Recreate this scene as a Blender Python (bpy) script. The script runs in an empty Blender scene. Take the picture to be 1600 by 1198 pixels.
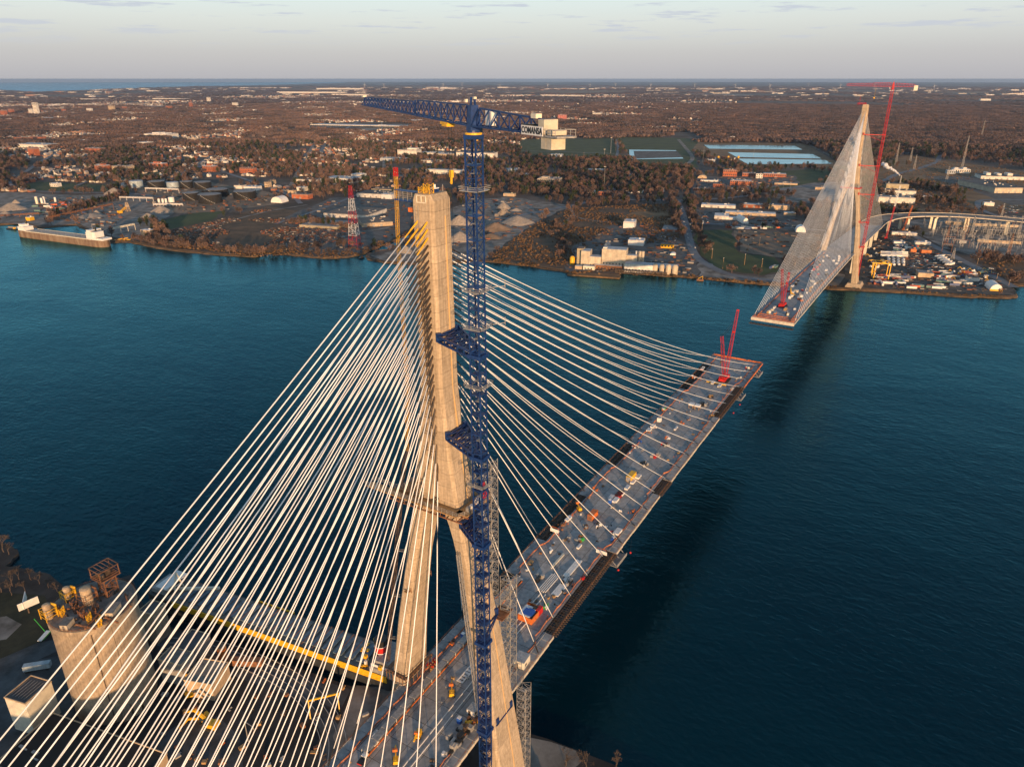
import bpy, bmesh, math, random
import numpy as np
from mathutils import Vector, Matrix
from mathutils.geometry import tessellate_polygon

# ---------------------------------------------------------------- camera, sky, sun
S = bpy.context.scene
COL = S.collection
R = math.radians
CAM = np.array([-158., -122., 249.]); YAW = R(31.43); PIT = R(22.82); FPX = 1130.
cam = bpy.data.cameras.new('camera'); cam.sensor_width = 36; cam.lens = FPX / 1600 * 36
cam.clip_start = 1; cam.clip_end = 200000
camo = bpy.data.objects.new('camera', cam); COL.objects.link(camo); S.camera = camo
camo.location = CAM; camo.rotation_euler = (R(90) - PIT, 0, YAW - R(90))

SUN_AZ = R(224); SUN_EL = R(6)
W = bpy.data.worlds.new('World'); S.world = W; W.use_nodes = True
def build_world():
    nt = W.node_tree; N = nt.nodes; L = nt.links; N.clear()
    out = N.new('ShaderNodeOutputWorld'); bg = N.new('ShaderNodeBackground')
    bg.inputs[1].default_value = 0.108
    sky = N.new('ShaderNodeTexSky'); sky.sky_type = 'NISHITA'; sky.sun_disc = False
    sky.sun_elevation = SUN_EL; sky.sun_rotation = math.pi/2 - SUN_AZ + 2*math.pi
    sky.altitude = 200; sky.air_density = 1.0; sky.dust_density = 1.6; sky.ozone_density = 1.6
    geo = N.new('ShaderNodeTexCoord'); sep = N.new('ShaderNodeSeparateXYZ'); L.new(geo.outputs['Generated'], sep.inputs[0])
    # dusk bands: mauve haze at the horizon, pale cyan above, blue overhead
    rp = N.new('ShaderNodeValToRGB'); L.new(sep.outputs[2], rp.inputs[0])
    e = rp.color_ramp.elements
    e[0].position = 0.0; e[0].color = (4.1, 4.1, 4.5, 1)
    e[1].position = 0.115; e[1].color = (6.3, 7.5, 7.6, 1)
    for p, c in ((0.03, (4.6, 4.6, 4.9)), (0.065, (5.8, 6.0, 6.0)), (0.3, (2.0, 3.5, 4.5)), (1.0, (0.5, 0.9, 1.8))):
        k = e.new(p); k.color = (*c, 1)
    mx = N.new('ShaderNodeMix'); mx.data_type = 'RGBA'; mx.inputs[0].default_value = 0.75
    L.new(sky.outputs[0], mx.inputs[6]); L.new(rp.outputs[0], mx.inputs[7])
    # thin low clouds, stretched along the horizon
    mp = N.new('ShaderNodeMapping'); mp.inputs['Scale'].default_value = (7, 7, 95); L.new(geo.outputs['Generated'], mp.inputs[0])
    nz = N.new('ShaderNodeTexNoise'); nz.inputs['Scale'].default_value = 1.5; nz.inputs['Detail'].default_value = 7
    nz.inputs['Roughness'].default_value = 0.62; L.new(mp.outputs[0], nz.inputs[0])
    cr = N.new('ShaderNodeMapRange'); cr.inputs[1].default_value = 0.55; cr.inputs[2].default_value = 0.63; L.new(nz.outputs[0], cr.inputs[0])
    br = N.new('ShaderNodeMapRange'); br.inputs[1].default_value = 0.03; br.inputs[2].default_value = 0.06; L.new(sep.outputs[2], br.inputs[0])
    m2 = N.new('ShaderNodeMath'); m2.operation = 'MULTIPLY'; L.new(cr.outputs[0], m2.inputs[0]); L.new(br.outputs[0], m2.inputs[1])
    m3 = N.new('ShaderNodeMath'); m3.operation = 'MULTIPLY'; L.new(m2.outputs[0], m3.inputs[0]); m3.inputs[1].default_value = 0.75
    mc = N.new('ShaderNodeMix'); mc.data_type = 'RGBA'; L.new(m3.outputs[0], mc.inputs[0]); L.new(mx.outputs[2], mc.inputs[6])
    mc.inputs[7].default_value = (3.9, 4.2, 4.9, 1)
    L.new(mc.outputs[2], bg.inputs[0]); L.new(bg.outputs[0], out.inputs[0])
build_world()
sd = bpy.data.lights.new('sun', 'SUN'); sd.energy = 5.0; sd.angle = R(0.5); sd.color = (1.0, 0.59, 0.29)
so = bpy.data.objects.new('sun', sd); COL.objects.link(so)
sv = Vector((math.cos(SUN_AZ)*math.cos(SUN_EL), math.sin(SUN_AZ)*math.cos(SUN_EL), math.sin(SUN_EL)))
so.rotation_euler = sv.to_track_quat('Z', 'Y').to_euler()
V = S.view_settings; V.view_transform = 'Standard'; V.look = 'None'; V.gamma = 1; V.exposure = 0.40; V.use_curve_mapping = False
S.render.engine = 'CYCLES'; S.cycles.max_bounces = 6; S.cycles.transparent_max_bounces = 6
S.cycles.volume_bounces = 0

# ---------------------------------------------------------------- helpers
_f = np.array([math.cos(YAW)*math.cos(PIT), math.sin(YAW)*math.cos(PIT), -math.sin(PIT)])
_r = np.array([math.sin(YAW), -math.cos(YAW), 0.]); _u = np.cross(_r, _f)
def at(px, py, ax, v):
    """the point where the sight line through photo position (px, py) meets the plane axis=v"""
    d = _f*FPX + _r*(px-800) + _u*(599-py); t = (v-CAM[ax])/d[ax]
    return Vector(CAM + d*t)
def G(px, py, z=2.0): return at(px, py, 2, z)
def dist(p): return float((np.array(p)-CAM) @ _f)
rnd = random.Random(7)

class MB:
    def __init__(s): s.v = []; s.f = []
    def add(s, vs, fs):
        b = len(s.v); s.v += [tuple(v) for v in vs]; s.f += [tuple(b+i for i in f) for f in fs]; return s
    def box(s, c, d, rz=0, taper=1.0):
        x, y, z = d[0]/2, d[1]/2, d[2]; cr, sr = math.cos(rz), math.sin(rz); vs = []
        for zz, t in ((0, 1), (z, taper)):
            for a, b in ((-x, -y), (x, -y), (x, y), (-x, y)):
                a *= t; b *= t; vs.append((c[0]+a*cr-b*sr, c[1]+a*sr+b*cr, c[2]+zz))
        return s.add(vs, [(3,2,1,0),(4,5,6,7),(0,1,5,4),(1,2,6,5),(2,3,7,6),(3,0,4,7)])
    def bar(s, p, q, w, h=None):
        p = Vector(p); q = Vector(q); d = q-p
        if d.length < 1e-6: return s
        h = h or w; d.normalize(); up = Vector((0,0,1)) if abs(d.z) < .95 else Vector((1,0,0))
        a = d.cross(up).normalized()*w/2; b = a.cross(d).normalized()*h/2
        vs = [p-a-b, p+a-b, p+a+b, p-a+b, q-a-b, q+a-b, q+a+b, q-a+b]
        return s.add(vs, [(3,2,1,0),(4,5,6,7),(0,1,5,4),(1,2,6,5),(2,3,7,6),(3,0,4,7)])
    def tube(s, pts, r, n=8, cap=True, r2=None):
        pts = [Vector(p) for p in pts]; vs = []; fs = []; m = len(pts)
        for i, p in enumerate(pts):
            d = (pts[min(i+1, m-1)]-pts[max(i-1, 0)]).normalized()
            up = Vector((0,0,1)) if abs(d.z) < .95 else Vector((1,0,0))
            a = d.cross(up).normalized(); b = a.cross(d)
            rr = r if r2 is None else r+(r2-r)*i/(m-1)
            for k in range(n):
                t = 2*math.pi*k/n; vs.append(p+a*math.cos(t)*rr+b*math.sin(t)*rr)
        for i in range(m-1):
            for k in range(n):
                k2 = (k+1) % n; fs.append((i*n+k, i*n+k2, (i+1)*n+k2, (i+1)*n+k))
        if cap: fs += [tuple(range(n))[::-1], tuple((m-1)*n+k for k in range(n))]
        return s.add(vs, fs)
    def cyl(s, c, r, h, n=20, r2=None):
        return s.tube([c, (c[0], c[1], c[2]+h)], r, n, True, r2)
    def lathe(s, c, prof, n=24):
        vs = []; fs = []
        for r, z in prof:
            for k in range(n):
                t = 2*math.pi*k/n; vs.append((c[0]+r*math.cos(t), c[1]+r*math.sin(t), c[2]+z))
        for i in range(len(prof)-1):
            for k in range(n):
                k2 = (k+1) % n; fs.append((i*n+k, i*n+k2, (i+1)*n+k2, (i+1)*n+k))
        fs.append(tuple((len(prof)-1)*n+k for k in range(n))); return s.add(vs, fs)
    def prism(s, poly, z0, z1):
        n = len(poly); vs = [(p[0], p[1], z0) for p in poly]+[(p[0], p[1], z1) for p in poly]
        fs = [(i, (i+1) % n, (i+1) % n+n, i+n) for i in range(n)]
        tri = tessellate_polygon([[Vector((p[0], p[1], 0)) for p in poly]])
        fs += [tuple(i+n for i in t) for t in tri]+[tuple(t)[::-1] for t in tri]
        return s.add(vs, fs)
    def sheet(s, poly, z):
        vs = [(p[0], p[1], z) for p in poly]
        tri = tessellate_polygon([[Vector((p[0], p[1], 0)) for p in poly]])
        return s.add(vs, [tuple(t) for t in tri])
    def hull(s, rings):
        n = len(rings[0]); vs = [p for r in rings for p in r]; fs = []
        for i in range(len(rings)-1):
            for k in range(n):
                k2 = (k+1) % n; fs.append((i*n+k, i*n+k2, (i+1)*n+k2, (i+1)*n+k))
        fs += [tuple(range(n))[::-1], tuple((len(rings)-1)*n+k for k in range(n))]; return s.add(vs, fs)
    def lattice(s, pts, w, step, ch, br, w2=None):
        """four chords along a polyline with X bracing on each face"""
        pts = [Vector(p) for p in pts]; tot = [0]
        for a, b in zip(pts, pts[1:]): tot.append(tot[-1]+(b-a).length)
        n = max(1, round(tot[-1]/step)); rings = []
        w2 = w if w2 is None else w2
        for i in range(n+1):
            d = tot[-1]*i/n; k = 0
            while k < len(tot)-2 and d > tot[k+1]: k += 1
            a, b = pts[k], pts[k+1]; p = a.lerp(b, (d-tot[k])/(tot[k+1]-tot[k])); dr = (b-a).normalized()
            side = Vector((-dr.y, dr.x, 0)) if abs(dr.z) < .8 else Vector((1, 0, 0))
            side = (side-dr*side.dot(dr)).normalized(); o = dr.cross(side).normalized(); ww = w+(w2-w)*i/n
            rings.append([p+side*ww/2*x+o*ww/2*y for x, y in ((-1,-1),(1,-1),(1,1),(-1,1))])
        for i in range(n):
            for k in range(4):
                s.bar(rings[i][k], rings[i+1][k], ch); k2 = (k+1) % 4
                if i % 2 == 0: s.bar(rings[i][k], rings[i+1][k2], br)
                else: s.bar(rings[i][k2], rings[i+1][k], br)
                s.bar(rings[i][k], rings[i][k2], br)
        return s
    def mesh(s, name, smooth=False):
        me = bpy.data.meshes.new(name); me.from_pydata(s.v, [], s.f); me.update()
        if smooth:
            for p in me.polygons: p.use_smooth = True
        return me
    def build(s, name, m, parent=None, loc=None, rz=0, smooth=False):
        me = s.mesh(name, smooth); me.materials.append(m)
        return link(name, me, parent, loc, rz)

def link(name, me, parent=None, loc=None, rz=0):
    o = bpy.data.objects.new(name, me); COL.objects.link(o)
    if parent: o.parent = parent
    if loc is not None: o.location = loc
    if rz: o.rotation_euler[2] = rz
    return o
def tag(o, label, cat, group=None):
    o['label'] = label; o['category'] = cat
    if group: o['group'] = group
    return o
def empty(name, loc, label, cat, group=None, rz=0):
    o = bpy.data.objects.new(name, None); COL.objects.link(o); o.location = loc; o.rotation_euler[2] = rz
    return tag(o, label, cat, group)
def kind(o, k): o['kind'] = k; return o
def copy_tree(o, parent=None):
    c = o.copy(); COL.objects.link(c); c.parent = parent
    for ch in o.children: copy_tree(ch, c)
    return c

# ---------------------------------------------------------------- materials
def mat(name, color, rough=0.7, metal=0.0, var=0.0, scale=0.5, bump=0.0, rnd_=0.0, detail=5, col2=None, obj=False, spec=None, stretch=None, lo=.35, hi=.65, streak=0.):
    m = bpy.data.materials.new(name); m.use_nodes = True; nt = m.node_tree; N = nt.nodes; L = nt.links
    b = N['Principled BSDF']; b.inputs['Roughness'].default_value = rough; b.inputs['Metallic'].default_value = metal
    b.inputs['Base Color'].default_value = (*color, 1)
    if spec is not None: b.inputs['Specular IOR Level'].default_value = spec
    last = None
    if var or col2 or bump:
        tc = N.new('ShaderNodeTexCoord'); src = tc.outputs['Object' if obj else 'Object']
        if not obj:
            g = N.new('ShaderNodeNewGeometry'); src = g.outputs['Position']
        if stretch:
            mp = N.new('ShaderNodeMapping'); mp.inputs['Scale'].default_value = stretch; L.new(src, mp.inputs[0]); src = mp.outputs[0]
        nz = N.new('ShaderNodeTexNoise'); nz.inputs['Scale'].default_value = scale; nz.inputs['Detail'].default_value = detail
        nz.inputs['Roughness'].default_value = 0.65; L.new(src, nz.inputs[0])
        if var or col2:
            rp = N.new('ShaderNodeValToRGB'); L.new(nz.outputs[0], rp.inputs[0]); e = rp.color_ramp.elements
            e[0].position = lo; e[1].position = hi
            c2 = col2 or tuple(c*(1+var) for c in color)
            c1 = color if col2 else tuple(c*(1-var) for c in color)
            e[0].color = (*c1, 1); e[1].color = (*c2, 1); last = rp.outputs[0]
        if bump:
            bp = N.new('ShaderNodeBump'); bp.inputs['Strength'].default_value = 1; bp.inputs['Distance'].default_value = bump
            L.new(nz.outputs[0], bp.inputs['Height']); L.new(bp.outputs[0], b.inputs['Normal'])
    if streak and last:     # rain streaks and pour stains running down the face
        g2_ = N.new('ShaderNodeNewGeometry'); mp2 = N.new('ShaderNodeMapping'); mp2.inputs['Scale'].default_value = (1, 1, .05); L.new(g2_.outputs['Position'], mp2.inputs[0])
        n2 = N.new('ShaderNodeTexNoise'); n2.inputs['Scale'].default_value = 1.6; n2.inputs['Detail'].default_value = 6; n2.inputs['Roughness'].default_value = .7; L.new(mp2.outputs[0], n2.inputs[0])
        m2 = N.new('ShaderNodeMapRange'); m2.inputs[1].default_value = .35; m2.inputs[2].default_value = .62; m2.inputs[3].default_value = 1-streak; m2.inputs[4].default_value = 1.04; L.new(n2.outputs[0], m2.inputs[0])
        v2 = N.new('ShaderNodeVectorMath'); v2.operation = 'SCALE'; L.new(last, v2.inputs[0]); L.new(m2.outputs[0], v2.inputs[3]); last = v2.outputs[0]
    if rnd_:
        oi = N.new('ShaderNodeObjectInfo'); mr = N.new('ShaderNodeMapRange'); mr.inputs[3].default_value = 1-rnd_; mr.inputs[4].default_value = 1+rnd_
        L.new(oi.outputs['Random'], mr.inputs[0]); vm = N.new('ShaderNodeVectorMath'); vm.operation = 'SCALE'
        if last: L.new(last, vm.inputs[0])
        else: vm.inputs[0].default_value = color
        L.new(mr.outputs[0], vm.inputs[3]); last = vm.outputs[0]
    if last: L.new(last, b.inputs['Base Color'])
    return m
def ramp_mat(name, cols, rough=0.8, noise=0.0, nscale=.2):
    """a colour per object or instance, drawn from a list"""
    m = bpy.data.materials.new(name); m.use_nodes = True; nt = m.node_tree; N = nt.nodes; L = nt.links
    b = N['Principled BSDF']; b.inputs['Roughness'].default_value = rough
    oi = N.new('ShaderNodeObjectInfo'); rp = N.new('ShaderNodeValToRGB'); rp.color_ramp.interpolation = 'CONSTANT'
    e = rp.color_ramp.elements
    for i, c in enumerate(cols):
        if i == 0: k = e[0]; k.position = 0
        elif i == 1: k = e[1]; k.position = 1/len(cols)
        else: k = e.new(i/len(cols))
        k.color = (*c, 1)
    L.new(oi.outputs['Random'], rp.inputs[0]); out = rp.outputs[0]
    if noise:
        g = N.new('ShaderNodeNewGeometry'); nz = N.new('ShaderNodeTexNoise'); nz.inputs['Scale'].default_value = nscale; nz.inputs['Detail'].default_value = 4
        L.new(g.outputs['Position'], nz.inputs[0]); mr = N.new('ShaderNodeMapRange'); mr.inputs[1].default_value = .3; mr.inputs[2].default_value = .7
        mr.inputs[3].default_value = 1-noise; mr.inputs[4].default_value = 1+noise; L.new(nz.outputs[0], mr.inputs[0])
        vm = N.new('ShaderNodeVectorMath'); vm.operation = 'SCALE'; L.new(out, vm.inputs[0]); L.new(mr.outputs[0], vm.inputs[3]); out = vm.outputs[0]
    L.new(out, b.inputs['Base Color']); return m

M = {}
M['concrete'] = mat('pylon_concrete', (.36,.285,.205), .85, var=0, col2=(.54,.44,.32), scale=.9, bump=.05, rnd_=.09, stretch=(1,1,1.6), detail=10, lo=.3, hi=.7, streak=.32)
M['strip'] = mat('conduit_strip', (.62,.42,.2), .6)
M['deckslab'] = mat('deck_slab', (.17,.18,.19), .8, col2=(.38,.39,.40), scale=.5, rnd_=.16, bump=.01, detail=10, lo=.25, hi=.75)
M['deckedge'] = mat('edge_slab', (.2,.21,.22), .8, col2=(.36,.37,.38), scale=.3)
M['joint'] = mat('joint_dark', (.03,.03,.03), .9)
M['steel'] = mat('weathered_steel', (.10,.07,.05), .6, var=.5, scale=.6)
M['darksteel'] = mat('dark_steel', (.07,.05,.04), .7, var=.5, scale=1.5)
M['girder'] = mat('cream_fascia', (.55,.5,.42), .6, var=.2, scale=.4)
M['cable'] = mat('stay_cable_pipe', (.80,.82,.84), .4, var=.09, scale=.12, rnd_=.12)
M['black'] = mat('black_pipe', (.02,.02,.02), .4)
M['yellow'] = mat('yellow_paint', (.75,.42,.02), .45, var=.2, scale=1)
M['orange'] = mat('orange_paint', (.55,.15,.035), .5, var=.35, scale=1)
M['blue'] = mat('crane_blue', (.008,.036,.15), .45, var=.35, scale=.8)
M['red'] = mat('crane_red', (.42,.016,.028), .45, var=.3, scale=.8)
M['redbright'] = mat('collar_red', (.48,.018,.016), .45, var=.25, scale=.8)
M['guide'] = mat('guide_pipe_steel', (.06,.042,.03), .5, var=.4, scale=.8)
M['white'] = mat('white_paint', (.75,.74,.72), .5, var=.08, scale=.6)
M['cream'] = mat('cream_panel', (.68,.64,.53), .6, var=.1, scale=.5)
M['grey'] = mat('grey_metal', (.28,.28,.28), .5, var=.25, scale=1)
M['lightgrey'] = mat('galvanised', (.42,.41,.39), .5, metal=.3)
M['weight'] = mat('counterweight_paint', (.50,.46,.37), .6, var=.15, scale=.7)
M['glass'] = mat('dark_glass', (.03,.05,.07), .1)
M['wood'] = mat('timber', (.35,.22,.1), .8, var=.3, scale=2)
M['rust'] = mat('rusty_steel', (.22,.1,.05), .8, var=.4, scale=.8)
M['tarp'] = mat('blue_tarp', (.02,.1,.42), .6)
M['mesh_orange'] = mat('orange_fence', (.24,.08,.045), .8, col2=(.58,.22,.1), scale=.5)
M['tyre'] = mat('tyre', (.02,.02,.02), .9)
M['green'] = mat('green_paint', (.05,.4,.08), .5)
M['container'] = ramp_mat('painted_box', [(.7,.69,.66),(.6,.12,.04),(.08,.12,.25),(.62,.6,.55),(.12,.22,.2),(.75,.74,.72),(.3,.07,.04),(.45,.43,.4)], .6, .15)
M['carpaint'] = ramp_mat('car_paint', [(.7,.7,.7),(.05,.05,.06),(.3,.02,.02),(.35,.36,.38),(.75,.75,.74),(.03,.06,.16),(.6,.6,.58)], .3)
M['trailer'] = ramp_mat('trailer_skin', [(.75,.75,.73),(.66,.64,.6),(.78,.77,.75),(.5,.5,.5)], .5)
# ---------------------------------------------------------------- setting: water, land, roads
def water_mat(name, base, rough, sc, dist_, deep, tint=(.29,.80,1.0)):
    m = bpy.data.materials.new(name); m.use_nodes = True; nt = m.node_tree; N = nt.nodes; L = nt.links
    b = N['Principled BSDF']; b.inputs['Base Color'].default_value = (*base, 1); b.inputs['Roughness'].default_value = rough
    b.inputs['IOR'].default_value = 1.33
    g = N.new('ShaderNodeNewGeometry')
    mp = N.new('ShaderNodeMapping'); mp.inputs['Rotation'].default_value = (0, 0, R(-32)); mp.inputs['Scale'].default_value = (1, .55, 1)
    L.new(g.outputs['Position'], mp.inputs[0])
    prev = None
    for s, d, w in ((sc, 4, dist_), (sc*.25, 3, dist_*1.6), (sc*.03, 2, dist_*3)):
        n = N.new('ShaderNodeTexNoise'); n.inputs['Scale'].default_value = s; n.inputs['Detail'].default_value = d
        n.inputs['Distortion'].default_value = .25; L.new(mp.outputs[0], n.inputs[0])
        bp = N.new('ShaderNodeBump'); bp.inputs['Strength'].default_value = 1; bp.inputs['Distance'].default_value = w
        L.new(n.outputs[0], bp.inputs['Height'])
        if prev: L.new(prev.outputs[0], bp.inputs['Normal'])
        prev = bp
    df = N.new('ShaderNodeBsdfDiffuse'); gl = N.new('ShaderNodeBsdfGlossy'); fr = N.new('ShaderNodeFresnel'); fr.inputs[0].default_value = 1.33; mx = N.new('ShaderNodeMixShader')
    gl.inputs['Roughness'].default_value = rough; gl.inputs['Color'].default_value = (*tint, 1)
    for s_ in (gl, fr): L.new(prev.outputs[0], s_.inputs['Normal'])
    L.new(fr.outputs[0], mx.inputs[0]); L.new(df.outputs[0], mx.inputs[1]); L.new(gl.outputs[0], mx.inputs[2]); L.new(mx.outputs[0], N['Material Output'].inputs[0])
    # slow patches of wind-ruffled and calmer water
    n2 = N.new('ShaderNodeTexNoise'); n2.inputs['Scale'].default_value = .006; n2.inputs['Detail'].default_value = 5; L.new(mp.outputs[0], n2.inputs[0])
    rp = N.new('ShaderNodeValToRGB'); e = rp.color_ramp.elements; e[0].position = .35; e[1].position = .68
    e[0].color = (*deep, 1); e[1].color = (*base, 1); L.new(n2.outputs[0], rp.inputs[0]); L.new(rp.outputs[0], df.inputs[0]); N.remove(b)
    n3 = N.new('ShaderNodeTexNoise'); n3.inputs['Scale'].default_value = .011; n3.inputs['Detail'].default_value = 6; n3.inputs['Distortion'].default_value = 1.2; L.new(mp.outputs[0], n3.inputs[0])
    mr = N.new('ShaderNodeMapRange'); mr.inputs[1].default_value = .38; mr.inputs[2].default_value = .62; mr.inputs[3].default_value = rough*.45; mr.inputs[4].default_value = rough*1.6; L.new(n3.outputs[0], mr.inputs[0]); L.new(mr.outputs[0], gl.inputs['Roughness'])
    return m
M['river'] = water_mat('river_water', (.0001,.019,.030), .17, .42, .34, (.0001,.010,.019))
M['pond'] = water_mat('pond_water', (.02,.05,.07), .12, .2, .1, (.015,.04,.06), (.42,.58,.68))
M['lake'] = water_mat('lake_water', (.01,.09,.14), .2, .05, .5, (.01,.05,.09), (.30,.5,.66))
M['land'] = mat('far_land', (.032,.024,.019), .95, col2=(.15,.12,.105), scale=.008, detail=12, lo=.40, hi=.72)
M['soil'] = mat('brown_soil', (.05,.035,.022), .95, col2=(.15,.09,.05), scale=.03, detail=9, bump=.4)
M['dry'] = mat('dry_grass', (.11,.065,.03), .95, col2=(.24,.15,.075), scale=.02, detail=9)
M['dirt'] = mat('tan_dirt', (.10,.08,.06), .95, col2=(.27,.19,.13), scale=.02, detail=8)
M['grass'] = mat('green_grass', (.022,.042,.012), .95, col2=(.055,.08,.022), scale=.02, detail=8)
M['gravel'] = mat('grey_gravel', (.08,.07,.06), .95, col2=(.30,.28,.26), scale=.05, detail=9)
M['asphalt'] = mat('asphalt', (.045,.042,.04), .9, col2=(.16,.155,.155), scale=.07, detail=10, lo=.3, hi=.7)
M['road'] = mat('road_surface', (.12,.13,.15), .85, col2=(.2,.21,.23), scale=.05)
M['yardlot'] = mat('yard_lot', (.03,.027,.025), .95, col2=(.13,.12,.11), scale=.04, detail=9)
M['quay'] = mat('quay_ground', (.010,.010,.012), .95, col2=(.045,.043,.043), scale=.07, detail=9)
M['stone'] = mat('crushed_stone', (.24,.21,.18), .95, col2=(.38,.33,.28), scale=.3, bump=.2)
M['bank'] = mat('bank_rubble', (.06,.04,.025), .95, col2=(.22,.13,.06), scale=.1, detail=8, bump=.5)

def W2(pts, z=2.0): return [tuple(G(x, y, z))[:2] for x, y in pts]
RIV = 70000.
rv = MB(); rv.sheet([(-4000,-6000),(6000,-6000),(6000,9000),(-4000,9000)], 0.0)
kind(rv.build('river', M['river']), 'structure')

shore_px = [(0,352),(30,350),(62,357),(120,352),(150,366),(172,379),(205,379),(232,385),(265,391),(300,395),(345,399),(400,402),(403,397),(430,396),(455,399),(490,403),(520,404),(548,402),
 (570,397),(590,387),(612,379),(634,366),(642,366),(628,382),(604,392),(585,395),(572,400),(574,405),(600,411),(640,413),(700,411),(760,409),(820,415),(878,424),(900,429),(966,432),(970,426),(1010,428),(1040,432),(1092,435),(1150,441),(1200,445),(1260,449),(1310,453),(1400,457),(1500,464),(1560,466),(1588,465),(1584,456),(1572,447),(1600,447),(1680,447)]
shore = [tuple(G(x, y, 0))[:2] for x, y in shore_px]
def wob(poly, k=3, amp=2.2, seed=1):
    rr = random.Random(seed); out = []
    for a, b in zip(poly, poly[1:]):
        for i in range(k):
            t = i/k; j = amp if i else 0
            out.append((a[0]+(b[0]-a[0])*t+rr.uniform(-j, j), a[1]+(b[1]-a[1])*t+rr.uniform(-j, j)))
    return out+[poly[-1]]
shore = wob(shore, 4)
arc = []
for d in range(96, -41, -4):
    t = R(d); arc.append((CAM[0]+RIV*math.cos(t), CAM[1]+RIV*math.sin(t)))
land = [(-900,9000),(250,3000),(430,1700)]+shore+[(1150,-600),(1300,-2500),(2200,-5500)]+arc[::-1]
lb = MB(); lb.prism(land, -1, 2); kind(lb.build('ground', M['land']), 'structure')
# the rubble slope along the far shore
bk = MB(); sv_, sf_ = [], []
rr = random.Random(3)
for i, (x, y) in enumerate(shore):
    n = (math.cos(R(15)), math.sin(R(15)))
    for k, (o, z) in enumerate(((-3.5, -.3), (0, 1.1), (3, 2.4), (7, 2.02))):
        sv_.append((x+n[0]*(o+rr.uniform(-1,1)), y+n[1]*(o+rr.uniform(-1,1)), z+(rr.uniform(-.3,.3) if k in (1,2) else 0)))
for i in range(len(shore)-1):
    for k in range(3): sf_.append((i*4+k, i*4+k+1, i*4+5+k, i*4+4+k))
bk.add(sv_, sf_); kind(bk.build('river_bank', M['bank']), 'structure')

lake_px = [(-160,139),(-60,141),(0,141.5),(42,145),(100,143.2),(150,141),(215,137.8),(275,136),(400,133.6),(480,131.2),(545,129.4)]
lake = W2(lake_px, 3)+[(CAM[0]+RIV*.985*math.cos(R(d)), CAM[1]+RIV*.985*math.sin(R(d))) for d in range(44, 80, 3)]
lk = MB(); lk.sheet(lake, 3.0); kind(lk.build('lake', M['lake']), 'structure')

EXC = [lake, (land[:0] or [(430,1700)]+shore+[(1150,-600),(-2000,-600),(-2000,1700)])]   # no trees or houses here
LV = [2.0]
def patch(name, m, px, exc=True):
    LV[0] += .012; poly = W2(px, LV[0]); poly = wob(poly+[poly[0]], 5, 5., len(px))[:-1]; b = MB(); b.sheet(poly, LV[0]); o = kind(b.build(name, M[m]), 'structure')
    if exc: EXC.append(poly)
    return o
def road(name, px, w, m='road', exc=True):
    LV[0] += .012; pts = [G(x, y, LV[0]) for x, y in px]; L_, R_ = [], []
    dens = []
    for i in range(len(pts)-1):
        p0 = pts[max(i-1,0)]; p1 = pts[i]; p2 = pts[i+1]; p3 = pts[min(i+2, len(pts)-1)]
        for k in range(5):
            t = k/5; dens.append(.5*((2*p1)+(p2-p0)*t+(2*p0-5*p1+4*p2-p3)*t*t+(3*p1-p0-3*p2+p3)*t**3))
    dens.append(pts[-1]); pts = dens
    for i, p in enumerate(pts):
        d = (pts[min(i+1, len(pts)-1)]-pts[max(i-1, 0)]).normalized(); n = Vector((-d.y, d.x, 0))*w/2
        L_.append(p+n); R_.append(p-n)
    b = MB(); n = len(pts); b.add(L_+R_, [(i, i+1, n+i+1, n+i) for i in range(n-1)])
    if exc: EXC.append([tuple(p)[:2] for p in L_]+[tuple(p)[:2] for p in R_[::-1]])
    return kind(b.build(name, M[m]), 'structure')

patch('stone_yard', 'gravel', [(-60,302),(20,300),(120,305),(175,303),(235,306),(300,318),(250,345),(240,372),(190,374),(120,350),(60,352),(-60,346)])
patch('grass_field', 'grass', [(32,293),(60,284),(120,287),(195,290),(165,300),(60,298)])
patch('tank_farm_ground', 'dirt', [(190,292),(330,285),(420,300),(440,318),(300,335),(250,330),(230,306)])
patch('grass_slope', 'grass', [(250,345),(300,333),(350,330),(330,345),(280,358),(245,362)])
patch('scrap_yard_ground', 'soil', [(245,362),(330,345),(420,322),(470,330),(560,350),(540,378),(470,396),(402,393),(345,394),(300,390),(235,381)])
patch('warehouse_lot', 'asphalt', [(430,345),(520,308),(645,312),(640,358),(610,375),(585,386),(560,395),(500,397),(440,385),(470,360)])
patch('gravel_works_ground', 'gravel', [(700,330),(735,312),(800,308),(900,322),(870,330),(835,350),(800,375),(770,395),(700,398)])
patch('sand_tongue', 'gravel', [(580,400),(606,394),(632,383),(700,370),(770,385),(760,404),(700,407),(640,409),(600,407)])
patch('brown_field', 'soil', [(765,404),(800,375),(835,350),(890,326),(1052,318),(1062,372),(1000,385),(960,362),(905,382),(885,420),(820,412)])
patch('dry_meadow', 'dry', [(960,345),(1005,324),(1050,322),(1058,352),(1015,350)])
patch('mill_yard', 'asphalt', [(885,424),(895,385),(960,350),(1015,348),(1062,378),(1094,400),(1088,431),(1010,424),(970,422)])
patch('lawn', 'grass', [(1082,358),(1145,360),(1154,394),(1210,402),(1222,424),(1190,430),(1120,420),(1094,394)])
patch('bare_earth', 'dirt', [(1147,359),(1282,366),(1264,406),(1215,402),(1156,393)])
patch('logistics_lot', 'asphalt', [(1077,323),(1100,325),(1235,330),(1264,362),(1180,356),(1086,350)])
patch('riverside_lot', 'gravel', [(1094,401),(1120,422),(1190,433),(1262,418),(1330,430),(1335,448),(1200,441),(1092,431)])
patch('park_grass', 'grass', [(1092,262),(1000,262),(960,214),(1072,216),(1098,222),(1082,236)])
patch('basin_embankment', 'dry', [(1080,235),(1093,222),(1262,224),(1318,262),(1165,262),(1130,250)])
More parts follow.
